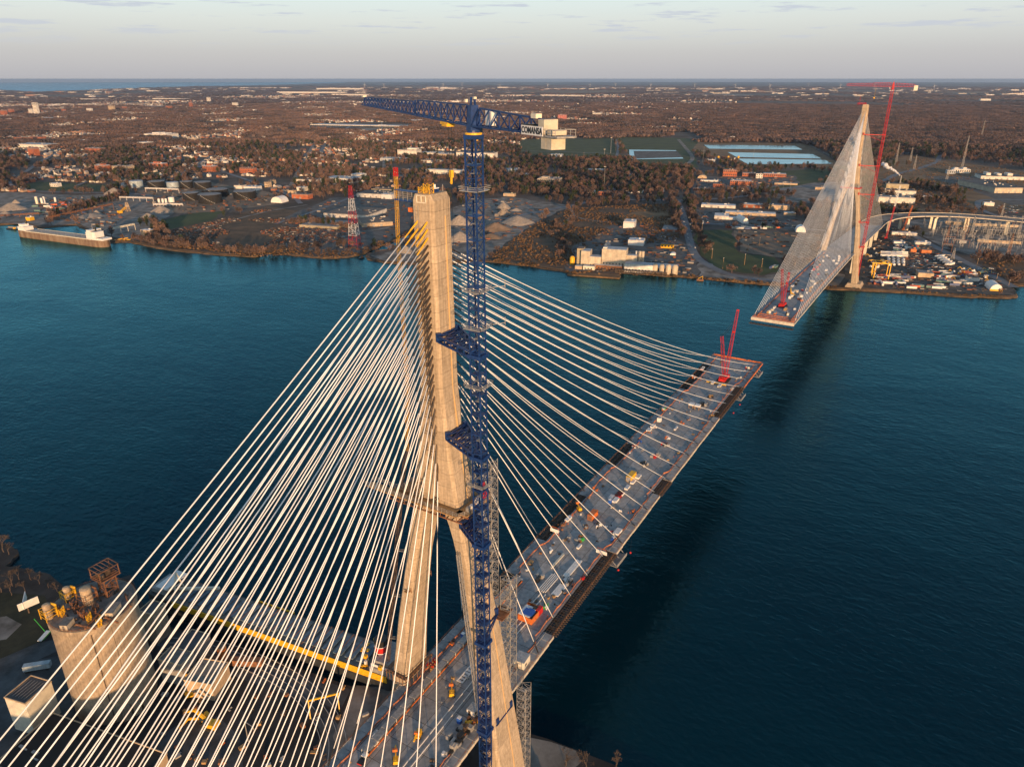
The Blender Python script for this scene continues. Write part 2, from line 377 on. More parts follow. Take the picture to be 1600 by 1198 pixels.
patch('playing_field', 'grass', [(815,218),(955,216),(972,246),(880,250),(812,242)])
patch('meadow', 'grass', [(1150,275),(1330,258),(1340,272),(1250,292),(1180,296)])
patch('sand_lot', 'gravel', [(1190,300),(1275,285),(1330,290),(1310,318),(1230,316)])
patch('school_grounds', 'asphalt', [(1080,300),(1090,276),(1240,274),(1250,286),(1150,303)])
patch('right_meadow', 'dry', [(1350,268),(1380,250),(1420,242),(1600,268),(1700,275),(1700,332),(1440,330),(1395,310)])
patch('brush_field', 'soil', [(1395,285),(1450,280),(1500,300),(1520,328),(1430,326)])
patch('construction_yard', 'yardlot', [(1310,446),(1338,385),(1395,345),(1428,366),(1500,402),(1560,432),(1580,446),(1584,460),(1500,459),(1350,451)])
patch('substation_ground', 'gravel', [(1412,345),(1500,336),(1700,340),(1700,405),(1575,402),(1520,400),(1470,385),(1430,362)])
patch('scrub_field', 'soil', [(1520,402),(1700,408),(1700,443),(1604,444),(1575,440)])
patch('factory_lot', 'asphalt', [(1440,275),(1530,276),(1600,292),(1700,300),(1700,322),(1580,320),(1500,290)])
patch('airfield', 'dry', [(790,145),(830,141.5),(1000,141.8),(990,144.5),(900,147)])
for i, q in enumerate([((430,139),(572,139.5),(560,142),(425,141.5)), ((1030,146),(1180,148),(1170,150),(1020,148)), ((1290,150),(1600,153),(1600,156),(1300,152)),
      ((1180,141),(1420,143),(1400,145),(1190,142.6)), ((1450,143),(1600,144),(1600,146),(1460,145)), ((860,136),(1000,136.6),(980,138),(850,137.4)), ((560,135.5),(760,135.8),(740,137),(570,136.8)),
      ((230,165),(330,166),(320,169),(220,168)),((560,200),(640,196),(650,200),(570,205))]):
    patch('farm_field', 'dry' if i % 2 == 0 else 'gravel', q)
for nm, px, z in (('reservoir', [(1099,226),(1242,228),(1254,234),(1108,232.5)], 2.6), ('reservoir', [(1137,238),(1270,241),(1284,248),(1151,245.5)], 2.6), ('reservoir', [(1153,248),(1289,250),(1302,256),(1168,256.5)], 2.6),
      ('pond', [(983,234),(1056,235),(1068,248),(984,249)], 2.6), ('pond',[(1345,246),(1398,248),(1400,250),(1350,250)],2.6)):
    b = MB(); b.sheet(W2(px, z), z); kind(b.build(nm, M['pond']), 'structure')
b = MB(); b.sheet(W2([(990,236),(1058,236),(1066,246),(992,248)], 2.7), 2.7); kind(b.build('ash_bed', M['asphalt']), 'structure')
road('highway', [(1110,163),(1180,183),(1235,207),(1300,228),(1345,240),(1400,240),(1440,237),(1520,243),(1600,250),(1720,262)], 34)
road('slip_road', [(1375,287),(1400,273),(1440,262),(1465,252),(1470,243),(1500,238)], 16)
road('slip_road', [(1240,207),(1290,216),(1340,219),(1400,226)], 14)
road('river_street', [(1058,312),(1067,335),(1076,370),(1086,398),(1110,416),(1150,431),(1230,440),(1300,446)], 13)
road('front_street', [(780,345),(830,333),(890,322),(930,314),(1000,312),(1060,313),(1150,308),(1220,296),(1290,287),(1330,284)], 15)
road('lot_street', [(1076,349),(1130,350),(1200,354),(1290,360)], 10)
road('yard_road', [(1425,366),(1460,385),(1500,405),(1545,428),(1585,449)], 13)
road('river_road', [(-40,293),(40,298),(120,301),(200,302),(250,308)], 12)
road('dirt_track', [(430,350),(480,334),(530,316),(560,304),(600,299)], 9)
road('dirt_track', [(480,392),(520,376),(550,366),(610,355)], 10, 'gravel')
road('dirt_track', [(300,362),(360,345),(420,330),(480,320)], 8, 'gravel')
road('dirt_track', [(890,322),(900,338),(930,345),(960,348)], 7, 'gravel')
road('dirt_track', [(895,335),(880,350),(860,362)], 6, 'gravel')
road('park_road', [(1060,218),(1072,232),(1082,246),(1075,256)], 14, 'gravel')
road('park_road', [(962,248),(966,232),(962,218)], 10)
road('basin_road', [(1260,224),(1310,250),(1345,268)], 8, 'gravel')
road('side_street', [(985,313),(960,295),(985,278),(975,262)], 9)
road('curved_drive', [(1600,312),(1545,312),(1528,316),(1535,328),(1560,338)], 12)
road('avenue', [(640,160),(600,170),(560,190),(520,215),(500,240)], 18)
road('avenue', [(100,232),(250,225),(420,221),(600,215)], 16)
road('avenue', [(0,186),(200,184),(400,177),(600,173),(800,172)], 20)
road('avenue', [(300,150),(420,160),(560,172)], 24)
road('avenue', [(330,262),(440,300),(470,318)], 11)
road('avenue', [(640,240),(800,236),(960,240)], 12)

rr = random.Random(61)
for px, py, lab in [(rr.uniform(0,700)**1.0, 150+rr.random()**.8*130, 0) for _ in range(58)]+[(rr.uniform(820,1170), rr.uniform(150,205), 0) for _ in range(14)]:
    q_ = .38 if py > 205 else 1; w_ = rr.uniform(45,130)*q_; h_ = rr.uniform(35,90)*q_; g_ = G(px, py); c_, s_ = math.cos(R(15)), math.sin(R(15))
    poly = [(g_.x+a*c_-b_*s_, g_.y+a*s_+b_*c_) for a, b_ in ((-w_,-h_),(w_,-h_),(w_,h_),(-w_,h_))]
    if py < 290: LV[0] += .012; b = MB(); b.sheet(poly, LV[0]); kind(b.build('parking_lot', M[rr.choice(('asphalt','gravel','grass','dry','road'))]), 'structure'); EXC.append(poly)
for px in ([(0,262),(120,262),(260,255),(430,250),(600,246)],[(0,208),(200,205),(420,200),(640,196)],[(0,246),(160,243),(330,238)],[(250,290),(300,262),(345,235),(380,215),(410,200)],[(450,300),(470,262),(485,235),(498,212),(508,190)],[(120,290),(190,262),(240,240),(280,222)],[(600,262),(600,240),(598,215),(596,190),(595,165)],[(0,172),(200,171),(420,168),(640,164)],[(0,160),(240,158),(560,154)],[(330,235),(370,205),(400,180),(420,165)],[(10,290),(60,255),(100,232),(140,208)],[(700,170),(900,168),(1150,172)],[(930,215),(1000,200),(1100,196),(1180,186)]):
    road('avenue', px, rr.uniform(9,15), rr.choice(('road','gravel')))
# ---- near shore (left and lower edge of the picture)
near_px = [(-300,880),(-120,850),(-60,840),(-10,845),(22,858),(30,868),(10,888),(40,893),(80,902),(105,925),(140,925),(205,902)]
near = wob([tuple(G(x, y, 0))[:2] for x, y in near_px], 4, 1.2)+[(-6,186),(-7,170),(-2,150),(5.5,105),(12.5,62),(15,30),(30,-8),(33,-22),(34.5,-36),(36,-50),(34,-90),(40,-400),(-900,-400),(-900,900),(-200,700)]
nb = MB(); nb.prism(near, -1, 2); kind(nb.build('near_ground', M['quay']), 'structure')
def npatch(name, m, px, z):
    b = MB(); b.sheet(W2(px, z), z); return kind(b.build(name, M[m]), 'structure')
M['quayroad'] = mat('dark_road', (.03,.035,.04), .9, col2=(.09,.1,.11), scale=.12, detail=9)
M['darkgrass'] = mat('rough_grass', (.012,.016,.008), .95, col2=(.04,.038,.02), scale=.15, detail=9)  # darker green than the far-bank grass, for the near lawn
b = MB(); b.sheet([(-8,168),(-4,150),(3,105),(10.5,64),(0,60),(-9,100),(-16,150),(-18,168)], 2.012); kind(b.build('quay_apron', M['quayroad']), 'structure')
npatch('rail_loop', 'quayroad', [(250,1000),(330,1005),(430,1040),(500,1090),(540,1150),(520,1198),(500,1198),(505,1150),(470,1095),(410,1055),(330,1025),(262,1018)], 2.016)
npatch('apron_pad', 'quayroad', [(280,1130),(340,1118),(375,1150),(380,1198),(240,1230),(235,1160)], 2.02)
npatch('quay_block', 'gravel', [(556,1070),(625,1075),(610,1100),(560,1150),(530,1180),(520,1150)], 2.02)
npatch('lawn', 'darkgrass', [(-60,920),(70,930),(85,970),(60,1015),(-60,1050)], 2.008)
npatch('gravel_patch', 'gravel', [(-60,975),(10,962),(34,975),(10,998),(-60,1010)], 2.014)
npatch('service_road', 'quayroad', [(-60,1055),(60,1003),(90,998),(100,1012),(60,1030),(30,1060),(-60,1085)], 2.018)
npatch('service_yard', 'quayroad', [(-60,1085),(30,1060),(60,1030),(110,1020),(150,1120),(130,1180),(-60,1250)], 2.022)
npatch('concrete_apron', 'gravel', [(820,1150),(860,1158),(900,1172),(908,1190),(880,1215),(800,1215),(808,1155)], 2.02)
# ---------------------------------------------------------------- bridges
XM = 426.; SP = 853.
def zd(x): return 52.8-4.77e-5*(x-XM)**2
def lerp_tab(z, tab):
    if z >= tab[0][0]: return tab[0][1:]
    for a, b in zip(tab, tab[1:]):
        if z >= b[0]:
            t = (a[0]-z)/(a[0]-b[0]); return tuple(a[i]+(b[i]-a[i])*t for i in range(1, len(a)))
    return tab[-1][1:]
SHAFT = [(222, 4.3, 3.6), (190, 4.4, 3.8), (165, 4.5, 4.2), (150, 4.6, 5.6), (136, 4.7, 7.4), (126, 4.8, 8.8)]
LEG = [(131, 4.75, 8.1, 0.1), (118, 4.8, 10.2, 5.2), (100, 5.1, 13.7, 9.4), (75, 5.9, 18.3, 13.4), (48, 6.8, 22.2, 16.2), (28, 7.6, 25.0, 18.2), (0, 8.6, 28.6, 20.4)]
def octa(a, y0, y1, z, c):
    cc = min(c, (y1-y0)*.3)
    return [(-a, y0+cc, z), (-a+c, y0, z), (a-c, y0, z), (a, y0+cc, z), (a, y1-cc, z), (a-c, y1, z), (-a+c, y1, z), (-a, y1-cc, z)]
def pylon(parent, x0, side):
    py = empty('pylon', (x0, 0, 0), '', ''); py.parent = parent
    for k in ('label', 'category'): del py[k]
    core = MB()
    zs = [214.6-4.6*i for i in range(19)]
    lifts = [(216.6, 221.0)]+[(z-4.6, z) for z in [216.6-4.6*i for i in range(19)]]
    for i, (z0, z1) in enumerate(lifts):
        b = MB(); g = .035
        if i == 0:
            a, y = lerp_tab(z0, SHAFT)
            b.hull([octa(a, -y, y, z0+g, .9), octa(a, -y, y, 219.3, .9), octa(a-.15, -y+1.1, y-.9, z1, .6)])
        else:
            a0, y0 = lerp_tab(z0, SHAFT); a1, y1 = lerp_tab(z1, SHAFT)
            b.hull([octa(a0, -y0, y0, z0+g, .9), octa(a1, -y1, y1, z1-g, .9)])
            core.hull([octa(a0-.15, -y0+.15, y0-.15, z0-.1, .8), octa(a1-.15, -y1+.15, y1-.15, z1+.1, .8)])
        b.build('concrete_lift', M['concrete'], py)
    zl = lifts[-1][0]; hs = [zl-4.65*i for i in range(28)]; hs = [h for h in hs if h > 2]+[-1.0 if side else 0]
    for s in (-1, 1):
        for z1, z0 in zip(hs, hs[1:]):
            q0 = lerp_tab(z0, LEG); q1 = lerp_tab(z1, LEG); b = MB(); g = .035
            def ring(q, z, e=0.):
                r = octa(q[0]-e, q[2]+e, q[1]-e, z, .9-e*.7)
                return r if s > 0 else [(x, -y, zz) for x, y, zz in r[::-1]]
            b.hull([ring(q0, z0+g), ring(q1, z1-g)]); core.hull([ring(q0, z0-.1, .15), ring(q1, z1+.1, .15)])
            b.build('concrete_lift', M['concrete'], py)
    core.build('core', M['joint'], py)
    st = MB()
    for (za, ia), (zb, ib) in zip([(215, 0), (165, 0), (136, 0)], [(165, 0), (136, 0), (126, 0)]):
        ya = -lerp_tab(za, SHAFT)[1]-.03; yb = -lerp_tab(zb, SHAFT)[1]-.03
        st.bar((1.0, ya, za), (1.0, yb, zb), .38, .12)
    for za, zb in ((126, 118), (118, 100), (100, 75), (75, 48), (48, 28), (28, 3)):
        ya = -lerp_tab(za, LEG)[1]-.03; yb = -lerp_tab(zb, LEG)[1]-.03
        st.bar((1.0, ya, za), (1.0, yb, zb), .38, .12)
    st.build('face_strip', M['strip'], py)
    for s in (-1, 1):
        q = lerp_tab(2, LEG); b = MB(); yc = s*(q[1]+q[2])/2
        b.box((0, yc, 0.5), (25, 19, 3.2)); b.box((0, yc, 3.7), (24, 18, 3.2), taper=.82); b.build('footing', M['concrete'], py)
    return py

ZA = [213.8,211.8,209.6,207.6,205.7,203.5,201.7,199.6,197.5,195.4,193.5,191.5,189.4,187.4,185.5,183.2,181.0,178.6,176,173.2,170.2,167.0,163.4,159.4,154.2,147.8,141.6]
def cable(parent, xa, ya, za, xb, yb, zb, sag, pipes=True, r=.2, dp=-.02):
    """a white sagging stay with a dark guide pipe at the pylon and at the deck"""
    A = Vector((xa, ya, za)); B = Vector((xb, yb, zb)); Ln = (B-A).length
    f = lambda t: A.lerp(B, t)-Vector((0, 0, sag*Ln*4*t*(1-t)))
    t0 = (5.8/Ln) if pipes else .004; t1 = 1-(6.5/Ln if pipes else .003)
    b = MB(); b.tube([f(t0+(t1-t0)*i/14) for i in range(15)], r, 8)
    o = b.build('stay_cable', M['cable'], parent, smooth=True)
    if pipes:
        p = MB(); p.tube([f(-.002), f(t0*.6)], .25, 8); p.tube([f(t0*.55), f(t0+.001)], .18, 8); p.build('guide_pipe', M['yellow' if za > 209 else 'guide'], o)
        p = MB(); p.tube([f(1.0), f(t1+(1-t1)*.45)], .26, 8); p.tube([f(t1+(1-t1)*.45), f(t1-.0005)], .15, 6)
        p.tube([f(t1+.0005), f(t1-.0025)], r+.09, 8); p.build('guide_pipe', M['black'], o)
    return o
def stays(parent, x0, sgn, xs, near=True):
    """both planes of stays on one side of a pylon, longest first"""
    for i, (x, z) in enumerate(xs):
        for s in (-1, 1):
            L_ = abs(x-x0)
            cable(parent, x0+sgn*4.35, s*1.6, z, x, s*17.6, zd(x)+.1, .007+.011*L_/350, near, .155)

near_br = empty('cable_stayed_bridge', (0, 0, 0), 'unfinished cable-stayed bridge half with tall concrete pylon rising in the foreground', 'bridge')
far_br = empty('cable_stayed_bridge', (SP, 0, 0), 'unfinished cable-stayed bridge half standing at the far river bank beyond the gap', 'bridge')
pylon(near_br, 0, True)
pf = pylon(far_br, 0, False)
XE1, XE2 = 371., 484.
main = [(366-15.9*i, ZA[min(26, round(4+i*22/22))]) for i in range(22)]
stays(near_br, 0, 1, [(366-15.9*i, ZA[4+i]) for i in range(22)])
stays(near_br, 0, -1, [(-331+11.45*i+(0 if i == 0 else (6 if i % 2 else 2)*max(0, 1-i/22)), ZA[i]) for i in range(27)])
def stays_far():
    for i in range(27):
        for x in (490+12.4*i, SP+340-11.6*i):
            sg = -1 if x < SP else 1
            for s in (-1, 1):
                cable(far_br, sg*4.35, s*1.6, ZA[i], x-SP, s*17.6, zd(x)+.1, .006, False, .14)
stays_far()

OPEN = [(1, 43, 101), (1, 158, 176), (1, 262, 318), (-1, 96, 140), (-1, 176, 204), (-1, 296, 345), (-1, 52, 66)]   # 1 = downstream (right) edge: slabs not yet cast
def deck(parent, x0, x1, xoff, npan, near):
    dk = MB(); n = max(2, int((x1-x0)/12))
    def prof(f, yy0, yy1, t0, t1, b=dk):
        pts = [x0+(x1-x0)*i/n for i in range(n+1)]
        rings = [[(x-xoff, yy0, zd(x)+t0), (x-xoff, yy1, zd(x)+t0), (x-xoff, yy1, zd(x)+t1), (x-xoff, yy0, zd(x)+t1)] for x in pts]
        b.hull(rings)
    prof(0, -13.9, 13.9, -.32, -.06)
    o = dk.build('deck', M['joint'], parent)
    g = MB()
    for s in (-1, 1):
        prof(0, s*17.0-.5, s*17.0+.5, -2.7, -.45, g)
    x = x0+2
    while x < x1:
        g.box((x-xoff, 0, zd(x)-2.3), (.5, 33, 1.85)); x += 5.2
    for y in (-9, 0, 9): prof(0, y-.25, y+.25, -1.2, -.35, g)
    g.build('steel_framing', M['steel'], o)
    # edge strips, open where only the steel shows
    e = MB(); fa = MB(); eo = []
    for s in (-1, 1):
        x = x0
        while x < x1-.5:
            xn = min(x+4, x1)
            op = near and any(q[0] == -s and q[1] <= (x+xn)/2 <= q[2] for q in OPEN)
            if not op:
                e.box(((x+xn)/2-xoff, s*16.25, zd((x+xn)/2)-.35), (xn-x-.06, 4.5, .32))
                if s < 0 or not near or int(x/16) % 7 != 3:
                    fa.box(((x+xn)/2-xoff, s*18.65, zd((x+xn)/2)-(1.5 if int(x/12) % 3 else 1.2)), (xn-x-.25, .12, 1.25))
                e.box(((x+xn)/2-xoff, s*15.0, zd((x+xn)/2)-.03), (xn-x-.06, .22, .25))
                if near: e.build('edge_slab', M['deckedge'], o); e = MB()
            else:
                for k in range(3):
                    xx = x+.6+1.3*k; g2.box((xx-xoff, s*16.6, zd(xx)-.75), (.22, 6.2, .5))
                for yy in (14.6, 15.9, 17.4, 19.0): g2.box(((x+xn)/2-xoff, s*yy, zd(x)-.45), (xn-x, .16, .3))
                for k in range(2):
                    xx = x+1+2*k; g2.bar((xx-xoff, s*19.2, zd(xx)-1.2), (xx-xoff, s*19.3, zd(xx)+.7), .1)
            x = xn
    if e.v: e.build('edge_slab', M['deckedge'], o)['kind'] = 'stuff'
    fa.build('fascia_panel', M['girder'], o)
    if g2.v: g2.build('edge_framing', M['darksteel'], o); g2.v = []; g2.f = []
    # precast panels with recessed joints
    nx = npan//4; dx = (x1-x0)/nx
    for i in range(nx):
        xa, xb = x0+i*dx+.09, x0+(i+1)*dx-.09
        for j in range(4):
            ya, yb = -13.85+j*6.925+.08, -13.85+(j+1)*6.925-.08
            b = MB(); vs = [(x-xoff, y, zd(x)+t) for t in (-.2, 0) for x, y in ((xa, ya), (xb, ya), (xb, yb), (xa, yb))]
            b.add(vs, [(4,5,6,7),(0,1,5,4),(1,2,6,5),(2,3,7,6),(3,0,4,7)]); b.build('deck_panel', M['deckslab'], o)
    return o
g2 = MB()
dk1 = deck(near_br, -345, XE1, 0, 296, True)
dk2 = deck(far_br, XE2, SP+330, SP, 120, False)
b = MB()   # cream end girder and orange guard at both free ends
b.box((XE1+.6, 0, zd(XE1)-2.4), (.7, 36, 2.2)); b.build('end_girder', M['girder'], near_br)
b = MB(); b.box((XE2-.8-SP, 0, zd(XE2)-2.5), (1.0, 37, 2.7)); b.build('end_girder', M['girder'], far_br)
b = MB()
for k in range(13): b.box((XE2-3-SP, -18+3*k, zd(XE2)-4.4), (5.5, .25, .25))
b.box((XE2-4-SP, 0, zd(XE2)-4.7), (4, 38, .25)); b.build('end_platform', M['darksteel'], far_br)
def fence(parent, pts, m, h=.8, step=2.4, name='edge_fence'):
    b = MB(); rr = random.Random(len(pts)*7)
    for p, q in zip(pts, pts[1:]):
        p = Vector(p); q = Vector(q); n = max(1, int((q-p).length/step))
        for i in range(n):
            a = p.lerp(q, i/n); c = p.lerp(q, (i+1)/n); d = Vector((0, 0, h*rr.uniform(.75, 1.0)))
            b.add([a, c, c+d, a+d], [(0,1,2,3)]); b.bar(a, a+Vector((0,0,h*1.1)), .09)
            b.add([a+Vector((.03,.03,0)), a+d+Vector((.03,.03,0)), c+d+Vector((.03,.03,0)), c+Vector((.03,.03,0))], [(0,1,2,3)])
    return b.build(name, m, parent)
def wav(x, s, near=True):
    op = [q for q in OPEN if q[0] == -s and q[1]-4 <= x <= q[2]+4]
    return s*(12.6 if (op and near) else 14.4)
for s in (-1, 1):
    pts = [(x, wav(x, s)+.25*math.sin(x*.7), zd(x)) for x in range(-150, 368, 3)]
    fence(near_br, pts, M['mesh_orange'])
pts = [(x-SP, s*14.4, zd(x)) for s in (1,) for x in range(488, 840, 8)]
fence(far_br, pts, M['mesh_orange'], 1.3, 3)
pts = [(x-SP, -14.4, zd(x)) for x in range(488, 840, 8)]
fence(far_br, pts, M['mesh_orange'], 1.3, 3)
for k, xx in enumerate((XE2+1, XE2+6, XE2+12)):
    fence(far_br, [(xx-SP, y, zd(xx)) for y in range(-18, 19, 4)], M['mesh_orange'], 1.0, 2)
fence(near_br, [(XE1-1, y, zd(XE1)) for y in range(-18, 19, 4)], M['orange'], 1.2, 2)
fence(near_br, [(x, -19.2, zd(x)-.4) for x in range(318, 372, 4)], M['orange'], 1.5, 2)
# outer guard rails
b = MB()
for s in (-1, 1):
    x = -150
    while x < XE1:
        b.bar((x, s*18.5, zd(x)-.1), (x, s*18.5, zd(x)+1.1), .09); b.bar((x, s*18.5, zd(x)+1.05), (x+4, s*18.5, zd(x+4)+1.05), .07); b.bar((x, s*18.5, zd(x)+.55), (x+4, s*18.5, zd(x+4)+.55), .05); x += 4
b.build('guard_rail', M['rust'], near_br)
b = MB()   # hanging maintenance travellers under the edge
for x, s in ((103, -1), (308, -1), (355, -1)):
    b.box((x, s*19.6, zd(x)-3.4), (11, 4.5, .25)); b.box((x, s*21.8, zd(x)-3.3), (11, .15, 1.6))
    for d in (-5, 0, 5): b.bar((x+d, s*21.8, zd(x)-3.4), (x+d, s*18.6, zd(x)-.6), .25)
b.build('hanging_platform', M['grey'], near_br)
# ---- ring platform round the near pylon
pf_ = empty('work_platform', (0, 0, 127), 'steel work platform with railings wrapped round the near pylon where its legs meet', 'platform')
b = MB()
poly_o = [(-8.6,-11.5),(-5,-13.8),(9,-13.8),(9,13.5),(-8.6,13.5)]; z = 0
b.box((-6.8, 2.5, z), (4.0, 27, .35)); b.box((7, 0, z), (4.0, 25, .35)); b.box((0, -11.6, z), (13.6, 4.2, .35)); b.box((0, 11.6, z), (12, 4.2, .35)); b.box((-6.8, 20, -.4), (3, 10, .35))
b.build('floor', M['wood'], pf_)
b = MB()
for i in range(14): b.bar((-8.8, -11+i*2, -1.5), (-4.9, -11+i*2, -1.5), .25); b.bar((-8.6, -11+i*2, -1.5), (-8.6, -11+i*2, 0), .15)
for yy in (-11.5, 13): b.bar((-8, yy, -1), (8, yy, -1), .4)
b.bar((-8.6, -13, -1.4), (-8.6, 16, -1.4), .35); b.bar((-5.2, -13, -1.4), (-5.2, 25, -1.6), .45)
b.build('support_beam', M['rust'], pf_)
b = MB(); rail = [(-8.8,25),(-8.8,-11.8),(-5,-13.9),(9,-13.9),(9,13.5),(-5,13.5),(-5,25)]
for p, q in zip(rail, rail[1:]):
    p = Vector((*p, .35)); q = Vector((*q, .35)); n = max(1, int((q-p).length/2))
    for h in (.5, 1.0, 1.5): b.bar(p+Vector((0,0,h)), q+Vector((0,0,h)), .09)
    for i in range(n+1): c = p.lerp(q, i/n); b.bar(c, c+Vector((0,0,1.5)), .1)
b.build('railing', M['grey'], pf_)
b = MB(); b.lattice([(-6.5, 6, .35), (-6.5, 6, 7)], 3, 1.6, .12, .08); b.lattice([(-6.8, 9.5, .35), (-6.8, 9.5, 4)], 2.5, 1.4, .12, .08); b.build('scaffold', M['steel'], pf_)
for nm, c, d, m in (('equipment_box', (1.5,-12.3,.36), (2.2,1.6,1.5), 'white'), ('equipment_box', (-2.2,-12.4,.36), (1.4,1.4,1.1), 'white'), ('equipment_box', (4.5,-12.2,.36), (2,1.8,1.8), 'redbright'), ('tank', (-4,-12.2,.36), (1.1,1.1,1.3), 'grey')):
    b = MB(); b.box(c, d); b.box((c[0], c[1], c[2]+d[2]), (d[0]*.8, d[1]*.8, .2)); b.build(nm, M[m], pf_)
b = MB(); b.lattice([(6, -12, .4), (3, -13, 7.5)], .7, .8, .1, .06); b.build('jib', M['redbright'], pf_)
# lower hanging walkway on the left leg
tw = empty('hanging_walkway', (0, 15.5, 88), 'rusty hanging walkway along the inner face of the left pylon leg', 'platform')
b = MB(); b.box((-.5, -2.9, 0), (13, 1.8, .25)); b.build('floor', M['wood'], tw)
b = MB()
for h in (.6, 1.2): b.bar((-7, -3.8, h), (6, -3.8, h), .1)
for i in range(8): b.bar((-7+i*1.85, -3.8, -1), (-7+i*1.85, -3.8, 1.2), .14)
b.build('railing', M['rust'], tw)
bw = empty('formwork_collar', (0, 19, 49), 'steel formwork collar round the foot of the left pylon leg at deck level', 'formwork')
b = MB(); b.box((-7.6, 0, 0), (1.6, 9, .3)); b.box((0, -4.6, 0), (14, 1.6, .3)); b.box((0,4.6,0),(14,1.6,.3)); b.build('floor', M['steel'], bw)
b = MB()
for i in range(7): b.bar((-8.3, -4.5+i*1.5, -3), (-8.3, -4.5+i*1.5, 1.2), .15); b.bar((-7+i*2.2, -5.3, -3.5), (-7+i*2.2, -5.3, 1.2), .15)
b.bar((-8.3,-4.5,1.2),(-8.3,4.5,1.2),.1); b.bar((-8.3,-5.3,1.2),(7,-5.3,1.2),.1); b.build('railing', M['rust'], bw)

# ---- things on the pylon head
hc = empty('access_cage', (-1.8, -.6, 221), 'small yellow access cage standing on top of the near pylon', 'cage')
b = MB(); b.lattice([(0, 0, 0), (0, 0, 2.6)], 1.9, 1.3, .14, .08); b.lattice([(0, 2.0, 0), (0, 2.0, 1.6)], 1.6, .8, .12, .08); b.build('frame', M['yellow'], hc)
b = MB(); b.lattice([(0.2, .3, 2.6), (0.2, .3, 4.2)], 1.3, .8, .07, .05); b.build('upper_frame', M['rust'], hc)
b = MB()
for y in (-1.6, -.1, 1.4): b.bar((-4.5, y, 218.9), (-4.5, y, 220.7), .22)
for z in (218.9, 220.7): b.bar((-4.5, -1.7, z), (-4.5, 1.5, z), .22)
b.build('guard_frame', M['cream'], near_br)
hb = empty('pylon_head_winch', (1.2, -.4, 221), 'white and blue winch box with lights on top of the near pylon', 'winch')
b = MB(); b.box((0,0,0), (1.8,1.4,.9)); b.build('housing', M['blue'], hb); b = MB(); b.box((0,0,.9),(1.9,1.5,.25)); b.tube([(0,0,1.1),(0,0,2)],.3,8); b.build('lid', M['white'], hb)
b = MB(); b.bar((2.2,-1,0),(2.2,-1,1.8),.12); b.build('lamp_post', M['lightgrey'], hb)
b = MB()
for i in range(13):
    z = 216-.45*i; b.bar((-4.65, .9, z), (-4.65, 1.9, z), .08)
b.bar((-4.7, .9, 218), (-4.7, .9, 210.3), .1); b.bar((-4.7, 1.9, 218), (-4.7, 1.9, 210.3), .1); b.build('ladder', M['grey'], near_br)
# ladders and work rails between the anchor pipes
b = MB()
for s in (.9,):
    for i in range(60): b.bar((-4.9, -.5, 196-.9*i), (-4.9, .5, 196-.9*i), .08)
    b.bar((-4.95, -.5, 197), (-4.95, -.5, 142), .12); b.bar((-4.95, .5, 197), (-4.95, .5, 142), .12)
for i in range(9): b.bar((-4.6, -1.9, 190-5.5*i), (-6.4, -1.9, 190-5.5*i), .14); b.bar((-6.4, -1.9, 190-5.5*i), (-6.4, 1.9, 190-5.5*i), .14)
b.build('access_ladder', M['steel'], near_br)

